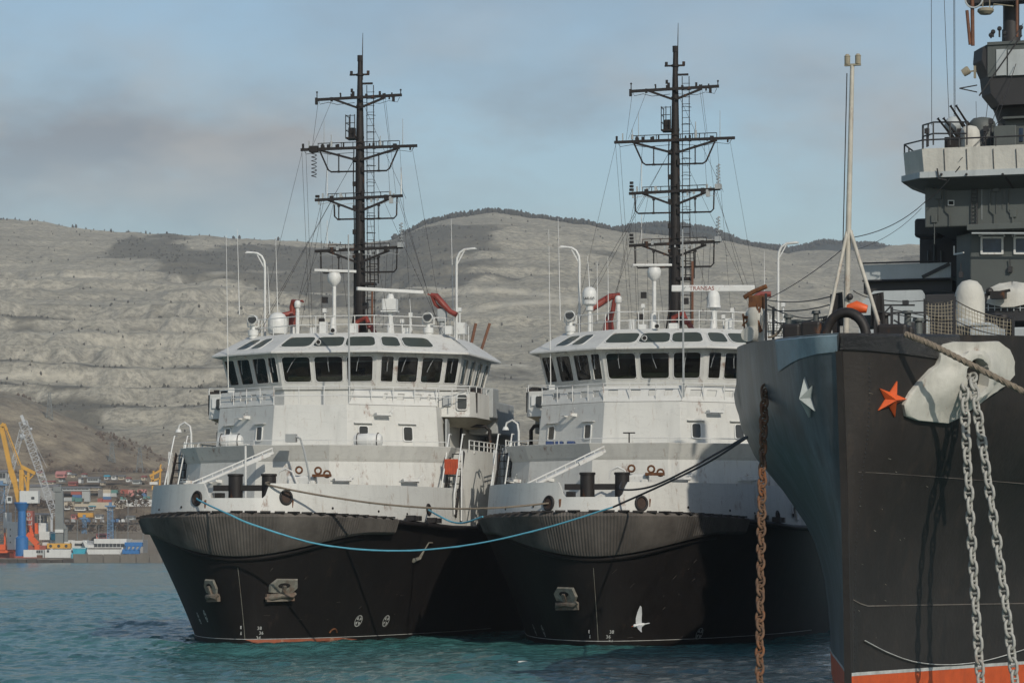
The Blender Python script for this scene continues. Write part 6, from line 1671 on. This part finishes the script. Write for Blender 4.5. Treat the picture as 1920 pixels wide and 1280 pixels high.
# quay
mb = MB(); mb.bb(-420, 420, YQ, 945, -3, 1.25); tag(mb.build('quay_pavement', M['conc']), kind='structure')
mb = MB(); rr = random.Random(9)
x = -420
while x < -120:
    w = rr.uniform(2, 4); mb.bb(x, x+w*.93, YQ-.5-rr.uniform(0,.4), YQ-.02, -2, 1.05+rr.uniform(-.15,.1)); x += w
tag(mb.build('quay_wall', M['quayd']), label='low dark timber faced quay wall at the far waterline, port side', cat='quay wall')
mb = MB(); x = -118
while x < 420:
    w = rr.uniform(3.5, 5); mb.bb(x, x+w*.95, YQ-.4, YQ-.02, -2, 2.4+rr.uniform(-.05,.05)); x += w
tag(mb.build('quay_wall', M['conc']), label='higher grey concrete quay wall at the far waterline below the white shed', cat='quay wall')
def pb(mb, px0, px1, py0, py1, Y, dep):
    a, b = P(px0, py1, Y), P(px1, py0, Y); mb.bb(a.x, b.x, Y, Y+dep, a.z, b.z)
def lat(mb, a, b, w, n, r, w1=None):
    """square lattice boom between two points."""
    a, b = Vector(a), Vector(b); d = (b-a).normalized(); s = d.cross(Vector((0,1,0))).normalized(); t = d.cross(s); w1 = w if w1 is None else w1
    c = []
    for i in range(n+1):
        p = a.lerp(b, i/n); ww = (w+(w1-w)*i/n)/2; c.append([p+s*ww+t*ww, p+s*ww-t*ww, p-s*ww-t*ww, p-s*ww+t*ww])
    for k in range(4): mb.tube([q[k] for q in c], r, 4)
    for i in range(n):
        for k in range(4):
            l = (k+1) % 4; mb.bar(c[i][k], c[i+1][l] if (i+k) % 2 else c[i+1][k], r*1.2) if (i+k) % 2 else mb.bar(c[i][l], c[i+1][k], r*1.2)
            mb.bar(c[i][k], c[i][l], r*1.2)
# yellow jib crane on a blue column
Y = 872
T = empty('portal_crane', P(40, 1045, Y), 0, label='yellow jib harbour crane turning on a thick bright blue column', cat='crane', group='harbour cranes')
def loc(T): 
    o = T.location
    def f(px, py, Y=None): return P(px, py, Y or o.y) - o
    return f
L = loc(T)
mb = MB(); c0 = L(41, 1048); r = 1.05
def lcyl(mb, px, y0, y1, r0, r1=None, dy=0, n=16): a, b = L(px, y0), L(px, y1); mb.cyl(a + Vector((0,dy,0)), b + Vector((0,dy,0)), r0, r1, n)
lcyl(mb, 41, 1042, 1008, 1.75, 1.75); lcyl(mb, 41, 1008, 1004, 1.75, 1.15); lcyl(mb, 41, 1004, 958, 1.15, 1.05); lcyl(mb, 41, 958, 944, 1.05, 2.1); lcyl(mb, 41, 944, 941, 2.2, 2.2)
mb.build('column', M['blue'], T, smooth=40)
mb = MB(); a, b = L(38, 943), L(73, 920); mb.bb(a.x, b.x, -1.5, 1.7, a.z, b.z); mh = mb.build('machine_house', M['pwhite'], T, bevel=.05)
mb = MB(); a, b = L(60, 936), L(66, 931); mb.bb(a.x, b.x, -1.53, -1.4, a.z, b.z); mb.build('cab_window', M['pdark'], mh)
mb = MB(); a, b = L(14, 943), L(23, 930); mb.bb(a.x, b.x, -1.3, .5, a.z, b.z); mb.build('operator_cab', M['pwhite'], T, bevel=.05)
mb = MB(); a, b = L(16, 939), L(22, 932); mb.bb(a.x, b.x, -1.34, -1.2, a.z, b.z); mb.build('cab_window', M['pdark'], T)
mb = MB(); p = [L(36, 942), L(28, 905), L(20, 880), L(3, 800)]
for (a, b), w in zip(zip(p, p[1:]), (1.2, 1.5, 1.2)): mb.bar(a, b, 1.0, w)
mb.bar(L(3, 800), L(8, 794), 1.0, 1.1); mb.bar(L(8, 794), L(13, 806), .7, .7); mb.build('jib', M['yellow'], T)
mb = MB(); mb.bar(L(11, 800), L(41, 876), .35); mb.bar(L(10, 806), L(35, 872), .12); mb.build('jib_tie', M['yellow'], T)
mb = MB(); mb.bar(L(42, 920), L(42, 876), .7); mb.bar(L(52, 920), L(54, 880), .7); mb.bar(L(40, 874), L(66, 887), 1.0, .9); mb.bar(L(42, 878), L(52, 920), .4); mb.bar(L(38, 880), L(38, 918), .5)
mb.bar(L(38, 890), L(56, 893), .4); mb.bar(L(66, 887), L(55, 898), .3)
mb.build('gantry_frame', M['yellow'], T)
# pale lattice crane
Y = 905
T = empty('lattice_crane', P(60, 1035, Y), 0, label='tall pale lattice boom crane leaning behind the yellow one', cat='crane', group='harbour cranes'); L = loc(T)
mb = MB(); lat(mb, L(43, 790), L(104, 970), 2.2, 22, .07, 1.6); bo = mb.build('boom', M['lattice'], T)
mb = MB(); lat(mb, L(41, 806), L(6, 945), 1.2, 16, .06, 1.0); mb.build('back_leg', M['lattice'], T)
mb = MB(); mb.bar(L(40, 778), L(47, 796), .8, .8); mb.ball(L(42, 818), .9, 8); mb.ball(L(58, 804), .45, 8); mb.build('boom_head', M['lattice'], T)
mb = MB(); mb.tube([L(43, 785), L(88, 876)], .05, 4); mb.bar(L(97, 962), L(97, 1035), .6); mb.bar(L(86, 893), L(75, 893), .3); mb.build('pendant', M['lattice'], T)
# grey crane tower
Y = 880
T = empty('tower_crane', P(112, 1040, Y), 0, label='grey crane tower with a blunt dark head beside the lattice boom', cat='crane', group='harbour cranes'); L = loc(T)
mb = MB(); a, b = L(106, 1020), L(117, 920)
mb.loft([[Vector((x, y, z)) for x, y in ((-1.1+o, -1), (1.1+o, -1), (1.1+o, 1), (-1.1+o, 1))] for o, z in ((L(112, 0).x, 0), (L(112, 0).x, L(0, 985).z), (L(111, 0).x, L(0, 920).z))])
mb.bar(L(113, 975), L(124, 992), .9); mb.bar(L(124, 992), L(124, 1015), .9)
mb.build('tower', M['crgrey'], T)
mb = MB(); a, b = L(100, 922), L(116, 912); mb.bb(a.x, b.x, -1.2, 1.2, a.z, b.z); mb.bar(L(97, 918), L(102, 914), .5); mb.bar(L(114, 920), L(114, 908), .3); mb.build('head', M['crgrey'], T, bevel=.1)
mb = MB(); a, b = L(104, 998), L(120, 992); mb.bb(a.x, b.x, -1.25, -1.05, a.z, b.z); mb.build('tower_stripe', M['pwhite'], T)
# far yellow gantry by the tug
Y = 1010
T = empty('yard_crane', P(295, 915, Y), 0, label='small yellow yard crane standing just left of the tug stair', cat='crane', group='harbour cranes'); L = loc(T)
mb = MB()
for px in (286, 299): mb.bar(L(px, 918), L(px+2, 882), .5)
mb.bar(L(281, 892), L(304, 880), .8, .7); mb.bar(L(281, 892), L(290, 905), .35); mb.bar(L(283, 902), L(300, 896), .5); mb.bar(L(300, 880), L(302, 870), .4); mb.build('frame', M['yellow'], T)
mb = MB(); a, b = L(281, 908), L(296, 903); mb.bb(a.x, b.x, -.8, .8, a.z, b.z); mb.build('cab', M['pwhite'], T)
# moored ship at the quay
Y = 885
T = empty('cargo_ship', P(40, 1045, Y), 0, label='white and red cargo ship moored behind the blue crane column', cat='ship'); L = loc(T)
def lb(mb, px0, px1, py0, py1, y0=0, dep=3): a, b = L(px0, py1), L(px1, py0); mb.bb(a.x, b.x, y0, y0+dep, a.z, b.z)
mb = MB(); lb(mb, -60, 86, 1022, 1050, 0, 8); mb.build('hull', M['cont_red'], T, bevel=.2)
mb = MB(); lb(mb, 14, 34, 978, 1030, -1, 7); lb(mb, 5, 16, 960, 990, 1, 5); hs = mb.build('accommodation', M['pwhite'], T, bevel=.1)
mb = MB()
for y in (992, 1004, 1016): lb(mb, 19.5, 21.5, y-1.5, y+1.5, -1.04, .2)
mb.build('port_row', M['pdark'], hs)
mb = MB(); lb(mb, 49, 60, 957, 1008, 1, 4); fu = mb.build('funnel', M['cont_red'], T, bevel=.1)
mb = MB(); a = L(54, 980); 
for i, ch in enumerate('ELE'): text_into(mb, ch, 2.2, L(54.5, 990-9*i) + Vector((0,.97,0)), (0,0,1), (-1,0,0))
c = L(52.5, 964); mb.tube([c + Vector((math.cos(t)*.42, .97, math.sin(t)*.42)) for t in np.linspace(0, 6.283, 13)[:-1]], .14, 5, closed=True)
mb.build('funnel_letters', M['mark'], fu)
mb = MB(); mb.bar(L(51, 1000), L(70, 1020), 1.5); mb.bar(L(70, 1020), L(70, 1032), 1.4); mb.bar(L(55, 985), L(62, 1005), .8); lb(mb, 63, 70, 980, 1000, 2, 3); mb.build('deck_crane', M['orange'], T)
mb = MB(); lb(mb, -4, 28, 1031, 1036, -2, 4); lb(mb, 20, 27, 1034, 1050, -2, 2); lb(mb, -3, 12, 1020, 1032, -2, 2); lb(mb, 9, 12, 998, 1020, -1.5, .6); mb.build('hatch_gantry', M['orange'], T)
mb = MB(); lb(mb, 70, 84, 980, 1010, 2, 4); lb(mb, 73, 102, 996, 1012, 0, 5); lb(mb, 78, 100, 1010, 1022, 1, 4); mb.build('deck_house', M['pwhite'], T, bevel=.1)
mb = MB(); lb(mb, 96, 105, 1000, 1012, -.5, 4); lb(mb, 118, 122, 990, 1012, 0, 2); mb.build('bridge_wing', M['cyan'], T)
mb = MB(); lb(mb, 94, 118, 1008, 1018, 0, 4); lb(mb, 119, 137, 1012, 1020, 0, 4); mb.build('stern_house', M['pwhite'], T)
for px, y0, y1 in ((15, 925, 978), (29, 950, 978), (75, 965, 985)):
    mb = MB(); mb.cyl(L(px, y1), L(px, y0), .12); mb.bar(L(px-3, y0+8), L(px+3, y0+8), .1); mb.build('ship_mast', M['lattice'], T)
# quayside cabins, boxes
def shed(name, label, cat, px0, px1, py0, py1, Y, dep, mat, group=None, wins=(), roof=None, mw='pdark', door=None, ribs=0):
    T = empty(name, P((px0+px1)/2, py1, Y), 0, label=label, cat=cat, group=group); L = loc(T)
    a, b = L(px0, py1), L(px1, py0); mb = MB(); mb.bb(a.x, b.x, 0, dep, 0, b.z)
    if ribs:
        n = max(4, int((b.x-a.x)/.5))
        for i in range(n): x = a.x+(i+.5)*(b.x-a.x)/n; mb.bb(x-.09, x+.09, -.05, -.002, .15, b.z-.15)
    mb.build('body' if ribs else 'wall', M[mat], T)
    if roof is not None:
        mb = MB(); h = roof; mb.loft([[Vector((a.x-.2, y, z)) for y, z in ((-.3, b.z), (dep/2, b.z+h), (dep+.3, b.z))], [Vector((b.x+.2, y, z)) for y, z in ((-.3, b.z), (dep/2, b.z+h), (dep+.3, b.z))]]); mb.build('roof', M['roofg'], T)
    for (x0, x1, y0, y1, n) in wins:
        for k in range(n):
            mb = MB(); w = (x1-x0)/n; p, q = L(x0+k*w+w*.06, y1), L(x0+(k+1)*w-w*.06, y0); mb.bb(p.x, q.x, -.06, .05, p.z, q.z); mb.build('window', M[mw], T)
    return T
g = 'cabins and boxes along the quay'
shed('site_cabin', 'white cabin with a red sign panel beside the blue column', 'cabin', 44, 70, 1030, 1044, 866, 3, 'pwhite', g, [(72-4, 72-.5, 1031, 1036, 1)], ribs=0)
shed('site_cabin', 'grey white cabin with two dark windows left of the orange raft', 'cabin', 70, 83, 1030, 1045, 866.5, 3, 'cont_grey', g, [(72, 76, 1031, 1036, 1), (77, 80, 1031, 1036, 1)])
shed('site_cabin', 'long pale cabin below the orange raft', 'cabin', 84, 134, 1029.5, 1045, 866, 3, 'pwhite', g, [(87.5, 92.5, 1030.5, 1035, 1)], ribs=1)
shed('cable_box', 'small brown box at the quay edge before the cabins', 'box', 69, 78, 1040, 1048, 863, 2, 'wood', g)
T = shed('pontoon', 'orange pontoon with black portholes stowed above the long cabin', 'pontoon', 88, 132, 1018, 1027.5, 870, 3, 'yellow', g)
L = loc(T); 
for px in (95, 110, 124): mb = MB(); p = L(px, 1023); mb.cyl(p + Vector((0,-.05,0)), p + Vector((0,.1,0)), .42, n=12); mb.build('porthole', M['pdark'], T)
T = empty('workboat', P(148, 1046, 865), 0, label='bright turquoise workboat bow lying at the quay edge', cat='boat'); L = loc(T)
mb = MB(); zt = L(0, 1026).z
mb.loft([[Vector((x, y, 0)) for x, y in ((-1.6, 0), (1.2, 0), (1.2, 3), (-1.6, 3))], [Vector((x, y, zt*.55)) for x, y in ((-1.5, -.2), (1.6, -.2), (1.6, 3), (-1.5, 3))], [Vector((x, y, zt)) for x, y in ((-1.7, -.4), (2.0, -.4), (2.0, 3), (-1.7, 3))]])
mb.build('hull', M['cyan'], T); mb = MB(); a, b = L(134, 1046), L(142, 1032); mb.bb(a.x, b.x, .2, 2, a.z, b.z-.6); mb.bb(a.x+.3, b.x-.2, .2, 2, b.z-.6, b.z); mb.build('wheelhouse', M['cyan'], T)
mb = MB(); mb.bb(-1.5, 1.9, -.45, -.41, zt-.25, zt-.12); mb.build('rub_rail', M['pwhite'], T)
# warehouses
T = shed('terminal_shed', 'long white terminal shed with one band of dark windows', 'shed', 165, 237, 1021, 1040, 882, 16, 'pwhite', None, [(176, 233, 1018.5, 1025, 8)])
L = loc(T); a, b = L(176, 1022), L(237, 1009.5); mb = MB(); mb.bb(a.x, b.x, .15, 14, L(0, 1021).z, b.z); mb.build('upper_wall', M['pwhite'], T)
mb = MB(); mb.bb(L(165.5, 0).x, L(228, 0).x, -.35, -.02, L(0, 1027.6).z, L(0, 1026.4).z); mb.build('canopy', M['roofg'], T)
mb = MB(); mb.loft([[Vector((L(155, 0).x, y, L(0, 1012).z)) for y in (0, 12)] + [Vector((L(165, 0).x, y, L(0, 1021).z)) for y in (12, 0)], [Vector((L(155, 0).x, y, L(0, 1014).z)) for y in (0, 12)] + [Vector((L(165, 0).x, y, L(0, 1038).z)) for y in (12, 0)]]); mb.build('side_bay', M['pwhite'], T)
shed('workshop', 'low grey white workshop with ribbon windows behind the turquoise boat', 'shed', 133, 163, 1013, 1036, 884, 14, 'pwhite', None, [(140, 154, 1018, 1023, 6)])
shed('annex', 'small pale shed at the end of the blue tank row', 'shed', 237, 268, 1011, 1036, 892, 12, 'pgrey')
T = empty('tank_row', P(246, 1038, 880), 0, label='bright blue loading hopper unit at the end of the white shed', cat='hopper'); L = loc(T)
mb = MB(); a, b = L(229, 1038), L(266, 1029); mb.bb(a.x, b.x-.8, 0, 3, a.z, b.z); mb.build('tray', M['blue'], T, bevel=.1)
mb = MB(); a, b = L(233, 1024), L(266, 1016); mb.bb(a.x, b.x, .5, 3, a.z, b.z); mb.build('tank', M['blue'], T, bevel=.15)
for px in (236, 244, 252, 260):
    mb = MB(); mb.bar(L(px, 1030), L(px+3, 1023), .5); mb.build('hopper', M['blue'], T)
for px, Yq in ((231, 866), (259, 866)):
    pass
# posts and masts
def mast(px, y0, y1, Y, w, mat, label, name='light_mast', cat='mast', grp='tall masts behind the quay', latt=True):
    T = empty(name, P(px, y1, Y), 0, label=label, cat=cat, group=grp); L = loc(T); mb = MB()
    if latt: lat(mb, L(px, y1), L(px, y0+4), w, 14, .09, w*.8)
    else: mb.cyl(L(px, y1), L(px, y0), w/2, w*.35, 8)
    mb.build('pole', M[mat], T); mb = MB(); a = L(px, y0+4); mb.bb(a.x-w*.9, a.x+w*.9, -w*.8, w*.8, a.z-.1, a.z+.3); mb.bb(a.x-.4, a.x+.4, -.4, .4, a.z+.3, a.z+1.2); mb.build('lamp_head', M[mat], T)
mast(207, 945, 1012, 900, 1.6, 'mblue', 'tall blue lattice light mast above the white shed roof')
mast(158, 968, 1012, 930, 1.3, 'mblue', 'shorter blue lattice mast left of the white shed')
mast(3, 905, 1020, 890, 1.9, 'mblue', 'blue lattice mast left of the yellow jib')
for px, y0 in ((145, 975), (185, 985), (217, 985), (240, 950), (268, 1000), (165, 1008)):
    T = empty('light_pole', P(px, 1030, 905), 0, label={145:'thin light pole left of the shorter blue mast',185:'thin light pole between the two blue masts',217:'thin light pole right of the tall blue mast',240:'tallest thin light pole, near the tug bow',268:'thin light pole closest to the black tug',165:'short light pole at the shed corner'}[px], cat='pole', group='thin poles of the port'); L = loc(T)
    mb = MB(); mb.cyl(L(px, 1030), L(px, y0), .13, .09, 6); mb.build('pole', M['crgrey'], T); mb = MB(); mb.bar(L(px, y0), L(px+2, y0), .15); mb.build('lamp_arm', M['crgrey'], T)
# electricity pylons on the slope
for px, y0, y1, Y, lab in ((93, 788, 838, 1330, 'steel lattice pylon on the hillside above the cranes'), (210, 812, 850, 1300, 'second steel pylon lower along the hillside'), (262, 815, 862, 1250, 'third steel pylon nearest the tug')):
    p = P(px, y1, Y); p.z = gz(p.x, p.y); T = empty('pylon', p, 0, label=lab, cat='pylon', group='pylons on the hillside'); h = (y1-y0)/F*Y
    mb = MB(); lat(mb, (0,0,0), (0,0,h), 2.6, 9, .10, .7); mb.build('tower', M['crgrey'], T); mb = MB()
    for z in (.72, .86, .97): mb.bar((-1.7, 0, h*z), (1.7, 0, h*z), .14)
    mb.build('cross_arm', M['crgrey'], T)
# terraces: retaining walls, container rows, trucks, houses
def terr(px0, px1, py0, py1, Y, lab, mat='tan'):
    mb = MB(); a, b = P(px0, py1, Y), P(px1, py0, Y); mb.bb(a.x, b.x, Y, Y+8, a.z-(6 if Y < 930 else 1.5), b.z); tag(mb.build('retaining_wall', M[mat]), label=lab, cat='wall', group='retaining walls of the port terraces')
terr(116, 330, 1000, 1008, 915, 'pale retaining wall directly behind the white shed', 'conc')
terr(122, 300, 983, 990, 940, 'long tan retaining wall below the row of parked trucks', 'conc')
terr(120, 230, 941, 947, 985, 'pale retaining wall under the left container rows')
terr(219, 300, 936, 946, 1000, 'bright concrete terrace edge under the right container stack', 'pwhite')
ci = 0; names = {'cont_green':'green','cont_red':'red','cont_blue':'blue','cont_grey':'grey','cont_pink':'pink','pwhite':'white','tan':'tan','yellow':'yellow','roofg':'dark'}
def cont(px0, px1, py0, py1, Y, mat, where):
    T = empty('shipping_container', P((px0+px1)/2, py1, Y), 0, label='%s shipping container %s' % (names[mat], where), cat='container', group='shipping containers stacked on the port terrace')
    L = loc(T); a, b = L(px0, py1), L(px1, py0); mb = MB(); mb.bb(a.x, b.x, 0, 2.4, 0, b.z); n = max(6, int((b.x-a.x)/.45))
    for i in range(n): x = a.x+(i+.5)*(b.x-a.x)/n; mb.bb(x-.09, x+.09, -.06, -.003, .15, b.z-.15)
    mb.build('container_box', M[mat], T)
    mb = MB(); 
    for x in (a.x+.06, b.x-.06): mb.bb(x-.08, x+.08, -.09, -.065, 0, b.z)
    mb.build('corner_post', M[mat], T)
for c in ((120,135,932,939,985,'cont_grey','at the left end of its lower row'),(135,141,931,939,985,'cont_green','second in the lower left row'),(141,153,933,940,984,'cont_green','lighter and third in the lower left row'),(133,152,921,927,986,'cont_red','on top of the left row'),(136,152,927,932.5,986,'cont_blue','squeezed between red and green ones'),
          (153,168,921,934,990,'cont_grey','high and pale in the middle of the left rows'),(158,168,934,940,984,'cont_grey','at the foot of the middle pale one'),(184,193,918,932,990,'roofg','left of the cream stack'),(193,207,917,924,990,'tan','on top of the middle stack'),(193,207,924,930.5,990,'pwhite','in the middle of the middle stack'),(193,207,930.5,936,990,'cont_blue','low in the middle stack'),(193,208,936,941,985,'cont_red','at the bottom of the middle stack'),(183,192,934,941,985,'cont_red','left of the stack foot'),
          (208,220,918,924,992,'cont_green','right of the middle stack top'),(208,218,924,931,992,'cont_grey','right of the middle stack'),(226,240,917,930,1004,'cont_red','tall brown one on the bright terrace'),(240,252,918,930,1004,'cont_pink','next to the tall brown one'),(258,274,917,923,1004,'cont_pink','topmost near the tug bow'),(252,264,924,931,1003,'cont_grey','pale one below the topmost pink'),(264,274,923,930,1003,'cont_blue','right of the pale one near the tug'),(226,240,930.5,936,1003,'cont_green','low on the bright terrace'),(253,268,931,936,1002,'pwhite','at the terrace edge near the tug'),(268,280,930,936,1003,'cont_green','farthest right in the right stack'),(146,174,961,969,955,'yellow','long one alone above the trucks')): cont(*c)
for i, (px, mat, lab) in enumerate(((127,'roofg','dark parked lorry at the left end of the wall'),(138,'cont_grey','grey parked lorry left of the blue ones'),(158,'cont_blue','blue lorry below the yellow container'),(166,'cont_blue','second blue lorry below the yellow container'),(178,'roofg','dark van in the middle of the truck row'),(192,'roofg','black van right of the middle'),(213,'cont_blue','blue van under the tall mast'),(222,'cont_blue','blue lorry right of the tall mast'),(232,'pwhite','white van towards the tug bow'),(240,'roofg','dark van nearest the tug bow'))):
    Y = 938; T = empty('parked_lorry', P(px, 981, Y), 0, label=lab, cat='lorry', group='lorries parked along the terrace wall'); w = rr.uniform(.45, .62)
    mb = MB(); mb.bb(-w, w*.45, -1.5, 1, .45, 1.25+rr.uniform(-.1,.15)); mb.build('cargo_box', M[mat], T); mb = MB(); mb.bb(w*.5, w, -1.4, .9, .4, 1.0); mb.build('cab', M['pwhite' if i % 3 else mat], T); mb = MB()
    for x in (-w*.6, w*.7): mb.cyl((x, -1.55, .22), (x, -1.35, .22), .22, n=8)
    mb.build('wheel', M['black'], T)
def house(px0, px1, py0, py1, Y, mat, roofm, lab, rh=1.2, wins=1):
    T = shed('hillside_building', lab, 'building', px0, px1, py0, py1, Y, 6, mat, 'small buildings on the slope above the port', [(px0+1.5, px1-1.5, py0+1.5, py0+(py1-py0)*.55, wins)] if wins else ())
    L = loc(T); a, b = L(px0, py1), L(px1, py0); mb = MB(); mb.loft([[Vector((a.x-.2, y, z)) for y, z in ((-.3, b.z), (3, b.z+rh), (6.3, b.z))], [Vector((b.x+.2, y, z)) for y, z in ((-.3, b.z), (3, b.z+rh), (6.3, b.z))]]); mb.build('roof', M[roofm], T)
house(104, 121, 889, 895, 1075, 'cont_pink', 'cont_pink', 'pink roofed house high above the lattice boom')
house(147, 152, 897, 905, 1070, 'pwhite', 'roofg', 'narrow white hut in the middle of the slope', .5, 0)
house(163, 185, 896, 904, 1068, 'cont_grey', 'roofg', 'long pale low building on the slope', .5, 4)
house(195, 203, 893, 899, 1080, 'cont_grey', 'cyan', 'small house with a pale turquoise front', .6, 1)
house(209, 217, 892, 899, 1075, 'pwhite', 'roofg', 'white hut with one big dark opening', .4, 1)
house(79, 100, 903, 908, 1060, 'tan', 'cont_red', 'long tan building with a rusty red roof', .5, 3)
house(128, 142, 905, 910, 1055, 'cont_red', 'cont_red', 'low red brick building right of the boom', .6, 2)
house(54, 108, 912, 937, 960, 'pgrey', 'roofg', 'large grey warehouse behind the crane machine house', .8, 0)
house(116, 168, 914, 920, 1030, 'cont_grey', 'roofg', 'long pale grey depot above the container rows', .5, 7)
house(168, 186, 914, 919, 1032, 'tan', 'roofg', 'small tan depot right of the long grey one', .5, 3)
house(-20, 12, 885, 905, 1000, 'cont_grey', 'roofg', 'pale warehouse at the left edge of the photo', .8, 5)
house(62, 90, 965, 1000, 910, 'tan', 'roofg', 'tan office block behind the red funnel', .6, 4)
house(180, 200, 1002, 1010, 908, 'cont_pink', 'cont_red', 'brick hut just above the white shed roof', .4, 3)
house(140, 160, 951, 957, 980, 'pwhite', 'roofg', 'white low office under the left containers', .3, 5)
for args in ((20,34,896,902,1050,'pwhite','roofg','white hut left of the yellow gantry frame',.4,2),(70,78,886,892,1100,'tan','cont_red','small tan house above the yellow gantry frame',.6,1),(124,130,884,889,1100,'pwhite','cont_red','small white house high on the slope',.6,1),
 (133,140,890,895,1095,'tan','roofg','tiny tan house above the narrow white hut',.5,1),(153,160,889,894,1095,'cont_grey','cont_red','tiny grey house with a red roof above the long pale building',.5,1),(222,232,893,899,1080,'tan','roofg','tan cottage right of the hut with the dark opening',.6,2),(236,243,897,903,1075,'pwhite','cont_red','white cottage with a red roof upslope of the right containers',.6,1),
 (248,262,901,907,1065,'cont_grey','roofg','long grey barn upslope of the right containers',.4,4),(265,272,894,900,1080,'tan','cont_red','tan house uphill from the tug bow',.6,1),(188,194,904,909,1060,'tan','roofg','tan cabin just above the middle container stack',.4,1),(110,118,898,903,1075,'cont_grey','roofg','grey cabin upslope of the boom',.4,1),
 (121,131,949,955,982,'pwhite','roofg','white kiosk at the left end under the container rows',.3,3),(166,176,949,956,981,'cont_grey','cyan','grey kiosk with a turquoise roof under the containers',.3,3),(200,212,951,957,980,'tan','roofg','tan kiosk beside the tall blue mast head',.3,4),(133,142,966,973,952,'cont_pink','cont_red','brick shed left of the yellow container',.4,2),(178,190,966,972,952,'pwhite','roofg','white bungalow right of the yellow container',.4,4),(236,250,968,974,950,'cont_grey','roofg','grey bungalow below the large bare trees',.4,4)): house(*args)
# bare trees among the terraces, each one its own
def btree(px, py, Y, h, seed):
    r_ = random.Random(seed); p = P(px, py, Y); T = empty('bare_tree', p, 0, cat='tree', group='bare brown trees on the port terraces'); mb = MB()
    mb.tube([(0,0,-.5), (.05*h*.2,0,h*.3), (0,0,h*.6)], [.09*h*.25, .06*h*.25, .03*h*.25], 5); mb.build('trunk', M['scrub'], T); mb = MB()
    for i in range(110):
        th = r_.uniform(0, 6.28); ph = r_.uniform(-.2, 1.3); d = h*.48*r_.uniform(.35, 1)
        c = Vector((math.cos(th)*math.cos(ph)*d*1.1, math.sin(th)*math.cos(ph)*d*.8, h*.45+math.sin(ph)*d)); s_ = h*r_.uniform(.04, .10)
        v = [c + Vector((r_.uniform(-s_, s_), r_.uniform(-s_, s_), r_.uniform(-s_, s_))) for _ in range(4)]; mb.add(v, [(0,1,2), (0,2,3), (1,2,3), (0,1,3)])
    mb.build('crown', M['scrub'], T); return T
TR = [(150,1004,918,4.2,'brown bare tree left of the shorter blue mast foot'),(172,1008,917,3.6,'bare tree between the two blue masts, low on the wall'),(192,1004,918,3.2,'low bare tree left of the tall blue mast'),(228,1006,918,4.6,'wide bare tree right of the tall blue mast'),(248,1006,917,4.4,'bare tree over the blue hopper unit'),(240,960,960,7.0,'large bare tree on the upper terrace near the tug bow'),(256,958,962,7.5,'largest bare tree right beside the tug bow'),(224,962,958,4.5,'smaller bare tree left of the two large ones'),(270,962,955,5.5,'bare tree half hidden by the tug bow'),(70,962,930,5.5,'bare tree behind the red funnel'),(132,960,965,3.5,'small bare tree left of the yellow container'),(96,940,985,4.0,'bare tree behind the lattice boom'),(219,942,995,4.5,'bare tree between middle and right containers'),(214,930,1000,4,'dark bare tree above the containers')]
for i, (px, py, Y, h, lab) in enumerate(TR): btree(px, py, Y, h, i)['label'] = lab
# ================================================================ the air
mb = MB(); mb.bb(-1500, 1500, -120, 4300, -6, 330)
m = bpy.data.materials.new('haze'); m.use_nodes = True; nt = m.node_tree; nt.nodes.remove(nt.nodes['Principled BSDF'])
pv = N(nt, 'ShaderNodeVolumePrincipled'); pv.inputs['Color'].default_value = (.84,.88,.90,1); pv.inputs['Density'].default_value = .00016
pv.inputs['Anisotropy'].default_value = .2
nt.links.new(pv.outputs[0], nt.nodes['Material Output'].inputs['Volume'])
tag(mb.build('haze', m), label='thin pale haze over the harbour and hills', cat='haze', kind='stuff')
